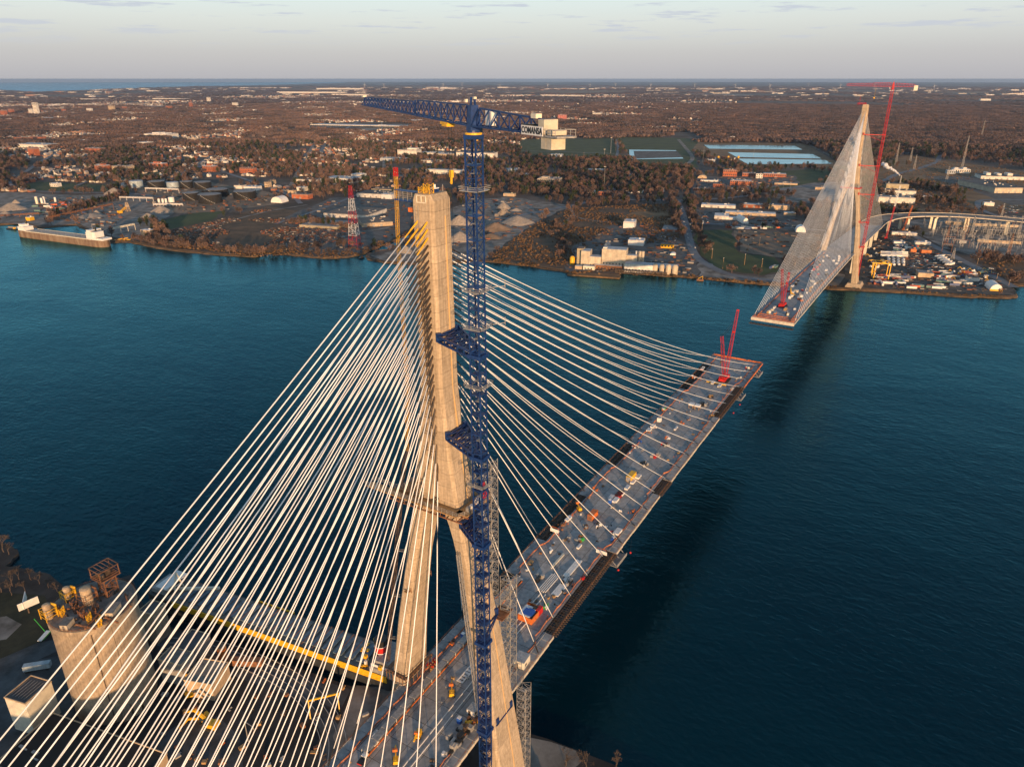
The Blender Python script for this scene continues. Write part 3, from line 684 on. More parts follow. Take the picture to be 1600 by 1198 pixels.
# ---- cranes
def tower_crane(name, base, top, yaw, jl, cl, m, label, w=3.0, big=True, rise=2.4):
    e = empty(name, base, label, 'crane'); H = top; zj = H
    b = MB(); b.lattice([(0,0,0),(0,0,H-3)], w, w*1.0, .34 if big else .34, .15 if big else .17)
    if big:
        for z in np.arange(2, H-4, w*2): b.box((0,0,z), (w+.2,w+.2,.22))
    b.build('mast', m, e)
    b = MB()
    zz = 12
    while zz < H-6:
        b.bar((-w*.3, -w*.3, zz), (w*.3, w*.3, zz+2.5), .5, .1); b.box((0,0,zz), (w*.5, w*.5, .1)); zz += 6
    b.build('ladder', M['lightgrey'] if big else m, e)
    b = MB(); b.box((0,0,H-3), (w+.5,w+.5,1.0)); b.build('mast_head', m, e); b = MB(); b.cyl((0,0,H-2.0), w*.68, .45, 20); b.build('slewing_ring', M['yellow'] if big else m, e); b = MB(); b.cyl((0,0,H-1.55), w*.5, .5, 16); b.build('turntable', m, e)
    ca, sa = math.cos(yaw), math.sin(yaw); P = lambda d, o, z: Vector((ca*d-sa*o, sa*d+ca*o, z))
    b = MB(); b.box((0,0,H-1.1), (2.6,2.6,5.6), yaw, .7); 
    for s in (-1,1): b.bar(P(0,s*1.0,H-1.1), P(0,s*.4,H+6.2), .4)
    b.build('tower_head', m, e)
    def tri(d0, d1, z0, z1, h0, h1, n, ch, br, wd):
        b = MB()
        for i in range(n):
            t0, t1 = i/n, (i+1)/n; A = d0+(d1-d0)*t0; B = d0+(d1-d0)*t1; za, zb = z0+(z1-z0)*t0, z0+(z1-z0)*t1
            ha, hb = h0+(h1-h0)*t0, h0+(h1-h0)*t1; mx, hm = (A+B)/2, (ha+hb)/2
            for s in (-1,1):
                b.bar(P(A,s*wd,za), P(B,s*wd,zb), ch); b.bar(P(A,s*wd,za), P(mx,0,(za+zb)/2+hm), br); b.bar(P(B,s*wd,zb), P(mx,0,(za+zb)/2+hm), br)
            b.bar(P(A,-wd,za), P(A,wd,za), br); b.bar(P(A,-wd,za), P(B,wd,zb), br)
            if i: b.bar(P((A+d0+(d1-d0)*(i-1)/n)/2, 0, za-(z1-z0)/n/2+(ha+h0+(h1-h0)*(i-1)/n)/2), P(mx,0,(za+zb)/2+hm), ch)
        b.bar(P(d1,0,z1), P(d1,0,z1+h1), ch); b.bar(P(d1,-wd,z1), P(d1,wd,z1), ch)
        return b
    b = tri(1.2, jl*.45, zj, zj+rise*.45, 4.4, 3.7, 9, .34, .2, 1.1); b2 = tri(jl*.45, jl, zj+rise*.45, zj+rise, 3.3, 2.3, 15, .28, .16, .95); b.add(b2.v, b2.f); b.build('jib', m, e)
    b = tri(-1.2, -cl+1, zj, zj, 4.0, 2.6, 7, .34, .22, 1.2); b.build('counter_jib', m, e)
    if big:
        b = MB(); b.box(tuple(P(-cl-1, 0, zj-.3)), (9,4.4,.3), yaw); b.build('walkway', M['grey'], e)
        b = MB()
        for s in (-1,1):
            for h in (.6,1.2): b.bar(P(-cl-5,s*2.3,zj+h), P(-cl+8,s*2.3,zj+h), .08)
            for k in range(8): b.bar(P(-cl-5+k*1.8,s*2.3,zj), P(-cl-5+k*1.8,s*2.3,zj+1.2), .08)
        b.bar(P(-cl-5.2,-2.2,zj+1.2), P(-cl-5.2,2.2,zj+1.2), .08); b.build('railing', M['lightgrey'], e)
        for k, (d, zz, hh, dd) in enumerate(((-cl-1.6, zj-2.6, 2.3, 1.9), (-cl+.4, zj-2.6, 2.3, 1.8), (-cl+1.4, zj+.1, 2.7, 2.2), (-cl-1.9, zj+.1, .9, 2.0))):
            b = MB(); b.box(tuple(P(d,0,zz)), (dd,3.2,hh), yaw); b.build('counterweight', M['weight'], e)
        b = MB(); b.box(tuple(P(-cl+7.5,.5,zj+.1)), (2.6,2.0,1.6), yaw); b.build('winch', M['black'], e)
        b = MB(); b.box(tuple(P(-8.0,-.5,zj+.4)), (3.0,1.2,3.2), yaw); b.build('cab_back_panel', M['white'], e)
        b = MB(); b.box(tuple(P(1.8,-1.9,zj-2.2)), (2.4,1.6,2.2), yaw); b.build('cab', M['glass'], e)
        b = MB(); b.bar(P(2.5,-1.8,zj-3.6), P(2.5,-1.8,zj-.2), 1.0, .5); b.bar(P(2.5,-1.8,zj-.4), P(4.6,-1.8,zj-.4), .5); b.build('cab_frame', M['yellow'], e)
        b = MB()
        for s in (-1,1): b.bar(P(12.5,s*.9,zj+.2), P(17,s*.9,zj-.1), .5, .7)
        b.box(tuple(P(14.5,0,zj-.9)), (3.2,2.2,.8), yaw); b.build('trolley', M['yellow'], e)
        hk = MB(); hk.box(tuple(P(13.5,0,zj-13.2)), (1.3,.7,1.8), yaw); hk.bar(P(13.5,0,zj-13.2), P(13.5,0,zj-14.8), .4); hk.bar(P(13.5,0,zj-14.8), P(14.2,0,zj-14.5), .35); hk.build('hook_block', M['yellow'], e)
        b = MB()
        for s in (-.4,.4): b.bar(P(13.5,s,zj-11.5), P(13.5,s,zj-.8), .07)
        b.bar(P(13.5,0,zj-14.8), P(13.5,0,zj-34), .06); b.build('hoist_rope', M['black'], e)
        b = MB(); b.box(tuple(P(jl,0,zj+rise+2.3)), (1.6,1.2,.5), yaw); b.box(tuple(P(3.5,0,zj+5)), (.8,.8,.7), yaw); b.box(tuple(P(-1,0,zj+5.8)), (.8,.6,.5), yaw); b.box(tuple(P(-cl+6,0,zj+2.8)), (2,1.4,.9), yaw); b.build('lamp_box', M['cream'], e)
    else:
        b = MB(); b.box(tuple(P(-cl, 0, zj-4)), (4,3,5.5), yaw); b.build('counterweight', M['cream'], e)
        b = MB(); b.box(tuple(P(2.2,-2,zj-3)), (2.4,1.8,2.4), yaw); b.build('cab', M['white'], e)
        b = MB(); b.bar(P(18,0,zj-12), P(18,0,zj), .15); b.box(tuple(P(18,0,zj-13)), (1.5,1,1.4), yaw); b.build('hook_block', M['yellow'], e)
    return e, P
CR = (-9.0, -20.3)
cr, CP = tower_crane('tower_crane', (*CR, 0), 238.9, R(60.2), 80, 35, M['blue'], 'tall blue lattice tower crane tied to the near pylon, white counterweights on its arm')
# name board on the counter jib
sb = MB(); c = CP(-35+3.4, 2.5, 238.7); yaw = R(60.2)
sb.box(tuple(c), (8.4, .12, 1.75), yaw); board = sb.build('name_board', M['white'], cr)
def text(s, size, m, parent, M4, name='lettering', bold=.015, ext=.02):
    cu = bpy.data.curves.new(name, 'FONT'); cu.body = s; cu.size = size; cu.align_x = 'CENTER'; cu.align_y = 'CENTER'; cu.extrude = ext; cu.offset = bold
    o = bpy.data.objects.new(name, cu); COL.objects.link(o); dg = bpy.context.evaluated_depsgraph_get()
    me = bpy.data.meshes.new_from_object(o.evaluated_get(dg)); bpy.data.objects.remove(o); me.materials.append(m); me.transform(M4)
    return link(name, me, parent)
ca, sa = math.cos(yaw), math.sin(yaw)
# the board's outer face looks towards +/- across the jib; letters read left to right from the camera
n = Vector((sa, -ca, 0)); xd = Vector((-ca, -sa, 0)); 
if (Vector(CAM)-Vector((*CR, 238))).dot(n) < 0: n = -n
xd = Vector((0,0,1)).cross(n)
cc = CP(-35+3.4, 2.5, 239.55)+n*.09
text('COMANSA', 1.65, M['black'], board, Matrix(((xd.x,0,n.x,cc.x),(xd.y,0,n.y,cc.y),(xd.z,1,n.z,cc.z),(0,0,0,1))), bold=.05)
# ties between crane and pylon
def tie(z, y_face, xs, m, full=True, label='blue truss tie frame linking the tower crane to the pylon', crx=CR[0], cry=CR[1], s=1):
    e = empty('crane_tie', (crx, cry, z), label, 'crane tie'); dx = -crx+xs; y1 = y_face-cry
    b = MB()
    A = [Vector((dx-5.2, y1, 0)), Vector((dx+4.9, y1, 0))]; B = [Vector((-1.8, 1.0, 0)), Vector((2.4, 1.0, 0))]
    for h in ((0, 1.6) if full else (0,)):
        H_ = Vector((0,0,h)); w_ = .55 if full else .4
        b.bar(A[0]+H_, A[1]+H_, w_); b.bar(B[0]+H_, B[1]+H_, w_); b.bar(A[0]+H_, B[0]+H_, w_); b.bar(A[1]+H_, B[1]+H_, w_)
        if full:
            n_ = 5
            for i in range(n_):
                p0 = A[0].lerp(B[0], i/n_)+H_; p1 = A[1].lerp(B[1], (i+1)/n_)+H_; b.bar(p0, p1, .32); b.bar(A[1].lerp(B[1], i/n_)+H_, p1*0+A[0].lerp(B[0], (i+1)/n_)+H_, .26)
                b.bar(A[0].lerp(B[0], i/n_)+H_, A[1].lerp(B[1], i/n_)+H_, .3)
    if full:
        for i in range(6):
            for q in ((A[0], B[0]), (A[1], B[1])): p = q[0].lerp(q[1], i/5); b.bar(p, p+Vector((0,0,1.6)), .3)
    else:
        b.bar(A[0], B[1], .35); b.bar(B[0]+Vector((0,0,-7)), A[1], .3)
    b.build('truss', m, e)
    b = MB(); b.box((0,0,-.3), (4.2,4.2,1.1)); b.build('mast_collar', m, e)
    b = MB(); b.box((dx-4.6, y1+.3, -.3), (1.2,1.0,2.6)); b.box((dx+4.2, y1+.3, -.3), (1.2,1.0,2.6)); b.build('wall_bracket', m, e)
    return e
tie(181, -4.4, 0, M['blue'], True, 'upper blue truss tie frame linking the tower crane to the pylon shaft')
tie(150.5, -6.3, 0, M['blue'], True, 'second blue truss tie frame on the shaft, below the first one')
tie(121, -10.2, 0, M['blue'], True, 'blue truss tie frame just under the round work platform')
tie(84, -17.0, 0, M['blue'], False, 'lower slender blue tie bars on the right pylon leg')
tie(46, -22.6, 0, M['blue'], False, 'lowest blue tie beam across the right pylon leg at deck level')
for k, (z, lab) in enumerate(((189, 'galvanised working platform ring on the crane mast above the upper tie'), (199, 'galvanised platform with long rails high on the crane mast'), (224, 'pale green platform ring near the top of the crane mast'), (172.5, 'small platform ring on the crane mast under the upper tie'), (142, 'rust coloured platform ring on the crane mast below the second tie'))):
    e = empty('mast_platform', (*CR, z), lab, 'platform')
    b = MB()
    for s in (-1,1): b.box((s*2.35,0,0), (.9,5.2,.15)); b.box((0,s*2.35,0), (3.6,.9,.15))
    b.build('floor', M['lightgrey'], e)
    b = MB(); w_ = 2.9
    for s in (-1,1):
        for h in (.6,1.1): b.bar((s*w_,-w_,h),(s*w_,w_,h),.08); b.bar((-w_,s*w_,h),(w_,s*w_,h),.08)
        for t in (-1,0,1): b.bar((s*w_,t*w_,0),(s*w_,t*w_,1.1),.09); b.bar((t*w_,s*w_,0),(t*w_,s*w_,1.1),.09)
    if k in (0,1): b.bar((w_,-w_,.6),(w_+3,-w_-2,.6),.12); b.bar((w_+3,-w_-2,0),(w_+3,-w_-2,2.2),.12)
    b.build('railing', M['lightgrey'], e)
# far red tower crane
rc, RP = tower_crane('tower_crane', (SP+3, -25.5, 2), 238.5, R(100), 50, 24, M['red'], 'tall red lattice tower crane beside the far pylon, its arm above the horizon', 2.6, False, 1.0)
for z, yf in ((187, -3.9), (151, -5.5), (117, -10.4), (83, -16.8), (52, -21.6)):
    tie(z, yf, SP, M['redbright'], False, 'bright red tie bars between the red crane and the far pylon, %s' % {187:'topmost of five',151:'second from the top',117:'middle one',83:'second from the bottom',52:'lowest of five'}[z], SP+3, -25.5)
fc = empty('work_platform', (SP, 0, 124), 'red collar platform round the far pylon at mid height', 'platform')
b = MB(); b.box((-6.4,0,0),(3,22,1.0)); b.box((6.4,0,0),(3,22,1.0)); b.box((0,-10.6,0),(10,3,1.0)); b.box((0,10.6,0),(10,3,1.0)); b.build('floor', M['redbright'], fc)
b = MB(); b.lattice([(-6,-7,1),(-6,-7,6)],2.5,1.5,.3,.2); b.box((-5,-9,1),(2,2,3)); b.build('equipment', M['grey'], fc)
fh = empty('pylon_head_crane', (SP-1.5, .5, 221), 'small dark red derrick with a rod on the head of the far pylon', 'crane')
b = MB(); b.lattice([(0,-1,.8),(0,9,.8)],1.6,1.6,.3,.2); b.bar((0,6.5,0),(0,6.5,9),.25); b.bar((-1,0,0),(-1,0,2),.3); b.build('frame', M['red'], fh)
# hoist mast following the upstream side of the pylon
hm = empty('hoist_mast', (0, 0, 0), 'yellow lattice hoist mast with red tip running down beside the left pylon leg', 'hoist')
pts = [at(618,262,0,0), at(622,376,0,0), at(637,610,0,-2), at(636,704,0,-2), at(628,752,0,-3), at(606,1034,0,-4)]
b = MB(); b.lattice([pts[0].lerp(pts[1],.12), pts[1], pts[2], pts[3]], .72, 1.5, .06, .03); b.build('upper_mast', M['yellow'], hm)
b = MB(); b.lattice([pts[3], pts[4], pts[5]], .95, 1.5, .12, .06); b.build('lower_mast', M['steel'], hm)
b = MB(); b.lattice([pts[0], pts[0].lerp(pts[1],.12)], .78, 1.0, .16, .1); b.build('mast_tip', M['redbright'], hm)
b = MB()
for t in (.1,.35,.6,.85):
    p = pts[4].lerp(pts[5], t); yy = lerp_tab(p.z, LEG)[1]; b.bar(p, (p.x+2, yy-.2, p.z), .15); b.bar(p+Vector((.8,0,0)), (p.x+4, yy-.2, p.z), .12)
b.build('wall_tie', M['grey'], hm)
aw = empty('access_bridge', (0, 0, 0), 'covered blue walkway from the hoist mast to the pylon top', 'walkway')
a = pts[0].lerp(pts[1], .42); c = Vector((0.5, 3.2, a.z-.3)); 
b = MB(); b.bar(a, c, 1.9, .35); b.bar(a+Vector((0,0,2.6)), c+Vector((0,0,2.6)), 2.0, .2); b.build('frame', M['blue'], aw)
b = MB()
for i in range(7):
    p = a.lerp(c, i/6)
    for s in (-.9,.9): b.bar(p+Vector((s,0,0)), p+Vector((s,0,2.6)), .12)
for h in (.8,1.4,2.0):
    for s in (-.9,.9): b.bar(a+Vector((s,0,h)), c+Vector((s,0,h)), .08)
b.build('mesh_panel', M['grey'], aw)
oc = empty('material_hoist_car', (-.8, 5.6, 215.5), 'orange hoist car hanging beside the left edge of the pylon head', 'hoist')
b = MB(); b.box((0,0,0), (1.8,2.4,1.2)); b.bar((0,-.8,1.2),(0,-2,1.8),.3); b.build('car', M['orange'], oc)
# stair towers stepping down along the right leg
def stair_tower(name, x, y, z0, z1, w, label, m='grey'):
    e = empty(name, (x, y, z0), label, 'scaffold'); H = z1-z0
    b = MB(); b.lattice([(0,0,0),(0,0,H)], w, 1.9, .14, .09); b.build('frame', M[m], e)
    b = MB(); z = 1; k = 0
    while z < H-2:
        s = 1 if k % 2 else -1; b.bar((-w*.38*s, -.3, z), (w*.38*s, -.3, z+1.9), .5, .12); b.box((w*.4*s, 0, z+1.9), (.5, w*.8, .08)); z += 2; k += 1
    b.build('stairs', M['lightgrey'] if m == 'grey' else M[m], e)
    return e
stair_tower('stair_tower', 7.5, -12.5, 84, 140, 3.8, 'upper scaffold stair tower behind the crane mast beside the ring platform')
stair_tower('stair_tower', 9.5, -18.3, 49, 97, 4.0, 'middle scaffold stair tower rising from the deck behind the right leg')
stair_tower('stair_tower', 9.5, -24.6, 4, 53, 3.6, 'lowest scaffold stair tower outside the deck edge at the right leg')
pl = empty('landing_platform', (9.5, -18.3, 83), 'rusty landing platform on the middle stair tower by the right leg', 'platform')
b = MB(); b.box((-3,1,0),(7,5,.3)); b.build('floor', M['rust'], pl); b = MB(); b.bar((-6,-1.5,1.1),(0,-1.5,1.1),.1); b.bar((-6,3.5,1.1),(-6,-1.5,1.1),.1); b.bar((-6,3.5,0),(-6,3.5,1.1),.1); b.build('railing', M['rust'], pl)
sm = empty('hoist_rail', (-7, 0, 0), 'slender galvanised lattice hoist rail up the front of the right leg', 'hoist')
b = MB(); b.lattice([(0,-16.6,49),(0.6,-9.7,112)], 1.0, 1.2, .13, .08); b.build('rail', M['lightgrey'], sm)
hs_ = empty('hoist_rail', (2, -9, 0), 'thin galvanised hoist rail on the right face above the ring platform', 'hoist')
b = MB(); b.lattice([(3,.2,129),(3,3.2,152)], 1.0, 1.2, .12, .08); b.build('rail', M['lightgrey'], hs_)

# ---- approach viaduct beyond the far pylon
va = empty('approach_viaduct', (SP+330, 0, 0), 'curved concrete approach viaduct on piers leading right from the far bridge', 'viaduct')
vp = [(SP+330,0,zd(SP+330))]
cx = [(1183,0,25.0),(1230,-7,27),(1275,-30,29),(1305,-62,30),(1325,-100,31),(1335,-145,31.5),(1340,-210,31),(1338,-300,29),(1330,-400,27)]
b = MB(); bl = MB(); pr = []
cx = [(1183, 0, zd(1183)), (1240, -6, zd(1183)+1), (1290, -28, zd(1183)+2), (1325, -66, zd(1183)+2.6), (1345, -115, zd(1183)+3), (1352, -170, 28), (1352, -240, 27), (1346, -320, 25), (1335, -420, 23)]
cs = [Vector((x-SP-330, y, z)) for x, y, z in cx]
sm_ = []
for i in range(len(cs)-1):
    p0 = cs[max(i-1,0)]; p1 = cs[i]; p2 = cs[i+1]; p3 = cs[min(i+2,len(cs)-1)]
    for k in range(5):
        t = k/5; sm_.append(.5*((2*p1)+(p2-p0)*t+(2*p0-5*p1+4*p2-p3)*t*t+(3*p1-p0-3*p2+p3)*t**3))
sm_.append(cs[-1]); rings = []; rl = []
for i, p in enumerate(sm_):
    d = (sm_[min(i+1,len(sm_)-1)]-sm_[max(i-1,0)]); d.z = 0; d.normalize(); n = Vector((-d.y, d.x, 0)); pr.append((p, n))
    rings.append([p-n*18, p+n*18, p+n*18+Vector((0,0,-.5)), p+n*12+Vector((0,0,-2.6)), p-n*12+Vector((0,0,-2.6)), p-n*18+Vector((0,0,-.5))][::-1])
b.hull(rings); b.build('deck', M['gravel'], va)
b = MB()
for s in (-1,1):
    b.hull([[p+n*s*18.2+Vector((0,0,-.8)), p+n*s*18.5+Vector((0,0,-.8)), p+n*s*18.5+Vector((0,0,.7)), p+n*s*18.2+Vector((0,0,.7))] for p, n in pr])
b.build('parapet', M['girder'], va)
for i in range(2, len(sm_), 5):
    p, n = pr[i]; b = MB()
    for s in (-1,1): b.box((p.x+n.x*s*9, p.y+n.y*s*9, 2), (3,4,p.z-6), math.atan2(n.y,n.x))
    b.bar((p.x-n.x*15,p.y-n.y*15,p.z-3.3), (p.x+n.x*15,p.y+n.y*15,p.z-3.3), 3, 2.0); b.build('pier', M['cream'], va)
for k, xx in enumerate((920, 985, 1050, 1115, 1180)):
    b = MB()
    for s in (-1,1): b.box((xx-SP, s*11, 2), (3.5,4,zd(xx)-6))
    b.bar((xx-SP,-17,zd(xx)-3.6),(xx-SP,17,zd(xx)-3.6),3.2,2.0); b.build('pier', M['cream'], far_br)
# ---------------------------------------------------------------- far bank: trees, houses, buildings
def inside(poly, P):
    x, y = P[:, 0], P[:, 1]; r = np.zeros(len(P), bool); n = len(poly)
    for i in range(n):
        x1, y1 = poly[i][:2]; x2, y2 = poly[(i+1) % n][:2]
        c = ((y1 > y) != (y2 > y))
        if y1 != y2: r ^= c & (x < (x2-x1)*(y-y1)/(y2-y1)+x1)
    return r
EXC_B = []       # footprints of single buildings (centre, radius)
tw_m = ramp_mat('bare_twigs', [(.14,.088,.074),(.10,.068,.06),(.175,.11,.085),(.068,.052,.05),(.12,.08,.068),(.155,.108,.092),(.055,.045,.044)], .95)
ev_m = ramp_mat('evergreen_leaves', [(.02,.035,.015),(.03,.045,.018)], .95)
def crown_mesh(name, n, seed, m, w=1.0, h=1.0, trunk=True, q=.26):
    """a bare crown: hundreds of small twig sheaves spread through an uneven volume, on a trunk with limbs; unit radius"""
    rr = random.Random(seed); b = MB(); lobes = [(rr.uniform(-.45,.45), rr.uniform(-.45,.45), rr.uniform(.75,1.35), rr.uniform(.4,.68)) for _ in range(7)]
    for i in range(n):
        lx, ly, lz, lr = rr.choice(lobes)
        d = Vector((rr.gauss(0,1), rr.gauss(0,1), rr.gauss(0,1))).normalized(); r_ = lr*rr.uniform(.45, 1)**.5
        c = Vector((lx*w, ly*w, lz*h))+Vector((d.x*r_*w, d.y*r_*w, d.z*r_*h*.9)); s = q*rr.uniform(.5, 1.1)
        u = (d+Vector((rr.uniform(-1,1), rr.uniform(-1,1), rr.uniform(0,1)))*.8).normalized(); v = u.cross(Vector((rr.uniform(-1,1), rr.uniform(-1,1), rr.uniform(-1,1)))).normalized()
        b.add([c-u*s, c+v*s*.35, c+u*s, c-v*s*.3], [(0,1,2,3)])
    if trunk:
        b.tube([(0,0,0),(0,0,.8)], .06, 5, False, .035)
        for k in range(4): lx, ly, lz, lr = lobes[k]; b.tube([(0,0,.35+.1*k),(lx*w,ly*w,lz*h)], .03, 3, False, .01)
    me = b.mesh(name); me.materials.append(m); return me
CROWN = [crown_mesh('tree', 150, s, tw_m, *wh) for s, wh in ((1,(1,1)),(2,(.85,1.15)),(3,(1.15,.9)),(4,(.7,1.25)))]
EVER = crown_mesh('evergreen_tree', 150, 9, ev_m, .6, 1.3)
def wood_mesh(seed):
    rr = random.Random(seed); b = MB()
    for k in range(34):
        cx_, cy_, r_ = rr.uniform(-1,1), rr.uniform(-1,1), rr.uniform(.12,.24)
        for i in range(9):
            d = Vector((rr.gauss(0,1), rr.gauss(0,1), abs(rr.gauss(0,1)))).normalized(); c = Vector((cx_, cy_, .10))+Vector((d.x*r_, d.y*r_, d.z*.16)); s = r_*.62
            u = d.cross(Vector((rr.uniform(-1,1),rr.uniform(-1,1),rr.uniform(-1,1)))).normalized(); v = u.cross(d)
            b.add([c-u*s, c+v*s*.6, c+u*s, c-v*s*.6], [(0,1,2,3)])
    me = b.mesh('wood'); me.materials.append(tw_m); return me
WOOD = [wood_mesh(s) for s in (11,12,13)]
def house_mesh(l, w, h, rf, m1, m2):
    b = MB(); x, y = l/2, w/2
    b.add([(-x,-y,0),(x,-y,0),(x,y,0),(-x,y,0),(-x,-y,h),(x,-y,h),(x,y,h),(-x,y,h),(-x,0,h+rf),(x,0,h+rf)], [(0,1,5,4),(2,3,7,6),(1,2,6,9,5),(3,0,4,8,7)])
    nf = len(b.f); o = .5
    b.add([(-x-o,-y-o,h-.3),(x+o,-y-o,h-.3),(x+o,0,h+rf+.1),(-x-o,0,h+rf+.1),(x+o,y+o,h-.3),(-x-o,y+o,h-.3)], [(0,1,2,3),(3,2,4,5)])
    b.box((x*.4, .6, h+rf*.4), (.7,.7,rf)); me = b.mesh('house'); me.materials.append(m1); me.materials.append(m2)
    for i, p in enumerate(me.polygons): p.material_index = 1 if nf <= i < nf+2 else 0
    return me
hw = ramp_mat('house_wall', [(.55,.5,.44),(.3,.13,.08),(.66,.63,.58),(.42,.3,.22),(.26,.11,.07),(.7,.68,.64),(.35,.3,.26)], .85)
hr = ramp_mat('house_roof', [(.08,.075,.075),(.16,.14,.13),(.06,.05,.045),(.24,.23,.23),(.1,.07,.06),(.3,.3,.31)], .9)
HOUSE = [house_mesh(12,8.5,4.5,2.6,hw,hr), house_mesh(9,8,6,3,hw,hr), house_mesh(15,9,3.4,2.4,hw,hr)]
bwm = ramp_mat('block_wall', [(.62,.57,.5),(.5,.45,.38),(.72,.69,.63),(.36,.2,.13),(.56,.53,.5),(.75,.73,.7)], .8)
brm = ramp_mat('block_roof', [(.3,.3,.31),(.45,.45,.46),(.2,.2,.2),(.6,.6,.6)], .9)
def block_mesh():
    b = MB(); b.box((0,0,0),(1,1,1)); b.box((.2,.1,1),(.15,.3,.3)); b.box((-.25,-.1,1),(.08,.12,.2)); me = b.mesh('commercial_building'); me.materials.append(bwm); me.materials.append(brm)
    me.polygons[1].material_index = 1; return me
BLOCK = block_mesh()

def scatter(name, meshes, P, scl, rot, pick, k='stuff'):
    """one object: points carrying size, turn and variant, instanced by geometry nodes"""
    me = bpy.data.meshes.new(name); me.from_pydata([tuple(p) for p in P], [], [])
    for nm, ty, dat in (('sc', 'FLOAT_VECTOR', scl), ('ro', 'FLOAT', rot), ('pk', 'INT', pick)):
        a = me.attributes.new(nm, ty, 'POINT'); a.data.foreach_set('vector' if ty == 'FLOAT_VECTOR' else 'value', np.asarray(dat, dtype=np.float32 if ty != 'INT' else np.int32).ravel())
    o = link(name, me); ng = bpy.data.node_groups.new(name, 'GeometryNodeTree')
    ng.interface.new_socket('Geometry', in_out='INPUT', socket_type='NodeSocketGeometry'); ng.interface.new_socket('Geometry', in_out='OUTPUT', socket_type='NodeSocketGeometry')
    N, L = ng.nodes, ng.links; gi = N.new('NodeGroupInput'); go = N.new('NodeGroupOutput'); ip = N.new('GeometryNodeInstanceOnPoints'); j = N.new('GeometryNodeJoinGeometry')
    L.new(gi.outputs[0], ip.inputs['Points']); ip.inputs['Pick Instance'].default_value = True
    for mm in meshes:
        po = bpy.data.objects.new('proto', mm); oi = N.new('GeometryNodeObjectInfo'); oi.inputs['Object'].default_value = po; oi.inputs['As Instance'].default_value = True
        L.new(oi.outputs['Geometry'], j.inputs[0])
    L.new(j.outputs[0], ip.inputs['Instance'])
    def att(nm, ty): a = N.new('GeometryNodeInputNamedAttribute'); a.data_type = ty; a.inputs[0].default_value = nm; return a.outputs[0]
    L.new(att('sc', 'FLOAT_VECTOR'), ip.inputs['Scale']); L.new(att('pk', 'INT'), ip.inputs['Instance Index'])
    cx_ = N.new('ShaderNodeCombineXYZ'); L.new(att('ro', 'FLOAT'), cx_.inputs[2]); er = N.new('FunctionNodeEulerToRotation'); L.new(cx_.outputs[0], er.inputs[0]); L.new(er.outputs[0], ip.inputs['Rotation'])
    L.new(ip.outputs[0], go.inputs[0]); md = o.modifiers.new('scatter', 'NODES'); md.node_group = ng
    o['kind'] = k; return o

# --- single buildings: (centre x, base y, width px, height px, depth m, wall, roof, name, label, floors)
GA = R(-75)
col = lambda nm, c: M.setdefault(nm, mat(nm, c, .8, var=.22, scale=.12, detail=8, streak=.25))
col('brick', (.36,.12,.055)); col('redbrick', (.42,.13,.06)); col('tan', (.52,.4,.27)); col('beige', (.55,.47,.36)); col('offwhite', (.72,.69,.63)); col('pink', (.58,.2,.17))
col('metalroof', (.42,.46,.5)); col('darkroof', (.09,.09,.095)); col('brownroof', (.2,.15,.12)); col('whiteroof', (.66,.66,.67)); col('greyroof', (.25,.25,.26)); col('tankblack', (.012,.012,.013)); col('tankblue', (.38,.47,.53)); col('khaki', (.42,.36,.24)); col('navyroof', (.1,.14,.2))
def building(cx, by, w, h, dep, wall, roof, name, label, floors=0, rot=GA, cat=None, extra=()):
    g = G(cx, by); k = dist(g)/FPX; W_, H_ = w*k, h*k
    dirx = Vector((math.cos(rot), math.sin(rot))); dn = Vector((-dirx.y, dirx.x))
    if dn.dot(Vector((g.x-CAM[0], g.y-CAM[1]))) < 0: dn = -dn
    c = (g.x+dn.x*dep/2, g.y+dn.y*dep/2); e = empty(name, (c[0], c[1], 2), label, cat or name.split('_')[-1], rz=rot)
    b = MB(); b.box((0,0,0), (W_, dep, H_)); b.build('wall', M[wall], e)
    b = MB(); b.box((0,0,H_+.003), (W_*.985, dep*.97, .5)); 
    b.box((W_*.2, dep*.1, H_+.5), (max(3,W_*.08), dep*.15, 1.8)); b.build('roof', M[roof], e)
    rv_ = random.Random(int(cx*7+by)); nv = int(W_*dep/420)
    if nv and W_ > 18:
        b = MB()
        for _ in range(min(14, nv)): b.box((rv_.uniform(-.44,.44)*W_, rv_.uniform(-.4,.4)*dep, H_+.5), (rv_.uniform(1.5,5), rv_.uniform(1.5,4), rv_.uniform(.8,2.4)))
        b.build('roof_vent', M['lightgrey' if rv_.random() < .6 else 'grey'], e)['kind'] = 'stuff'
        b = MB(); b.box((0, dep*.02*0, H_*.86), (W_*1.003, dep*1.003, H_*.06)); b.build('eaves_band', M['grey'], e)
    fr = -1 if (Vector((-dirx.y, dirx.x))).dot(dn) > 0 else 1
    if floors:
        for i in range(floors):
            b = MB(); nw = max(3, int(W_/5))
            for j in range(nw): b.box((-W_/2+W_*(j+.5)/nw, fr*(dep/2+.02), H_*(i+.35)/floors), (W_/nw*.5, .25, H_/floors*.45))
            b.build('window_row', M['glass'], e)
    elif W_ > 25:
        b = MB()
        for j in range(int(W_/14)): b.box((-W_/2+7+14*j, fr*(dep/2+.02), .1), (4, .2, min(4, H_*.6)))
        b.build('loading_door', M['grey'], e)
    for x, dx, z in extra:
        b = MB(); b.box((x*W_, 0, H_+.5), (dx*W_, dep*.5, z)); b.build('roof_house', M[wall], e)
    EXC_B.append((c[0], c[1], max(W_, dep)*.55)); return e
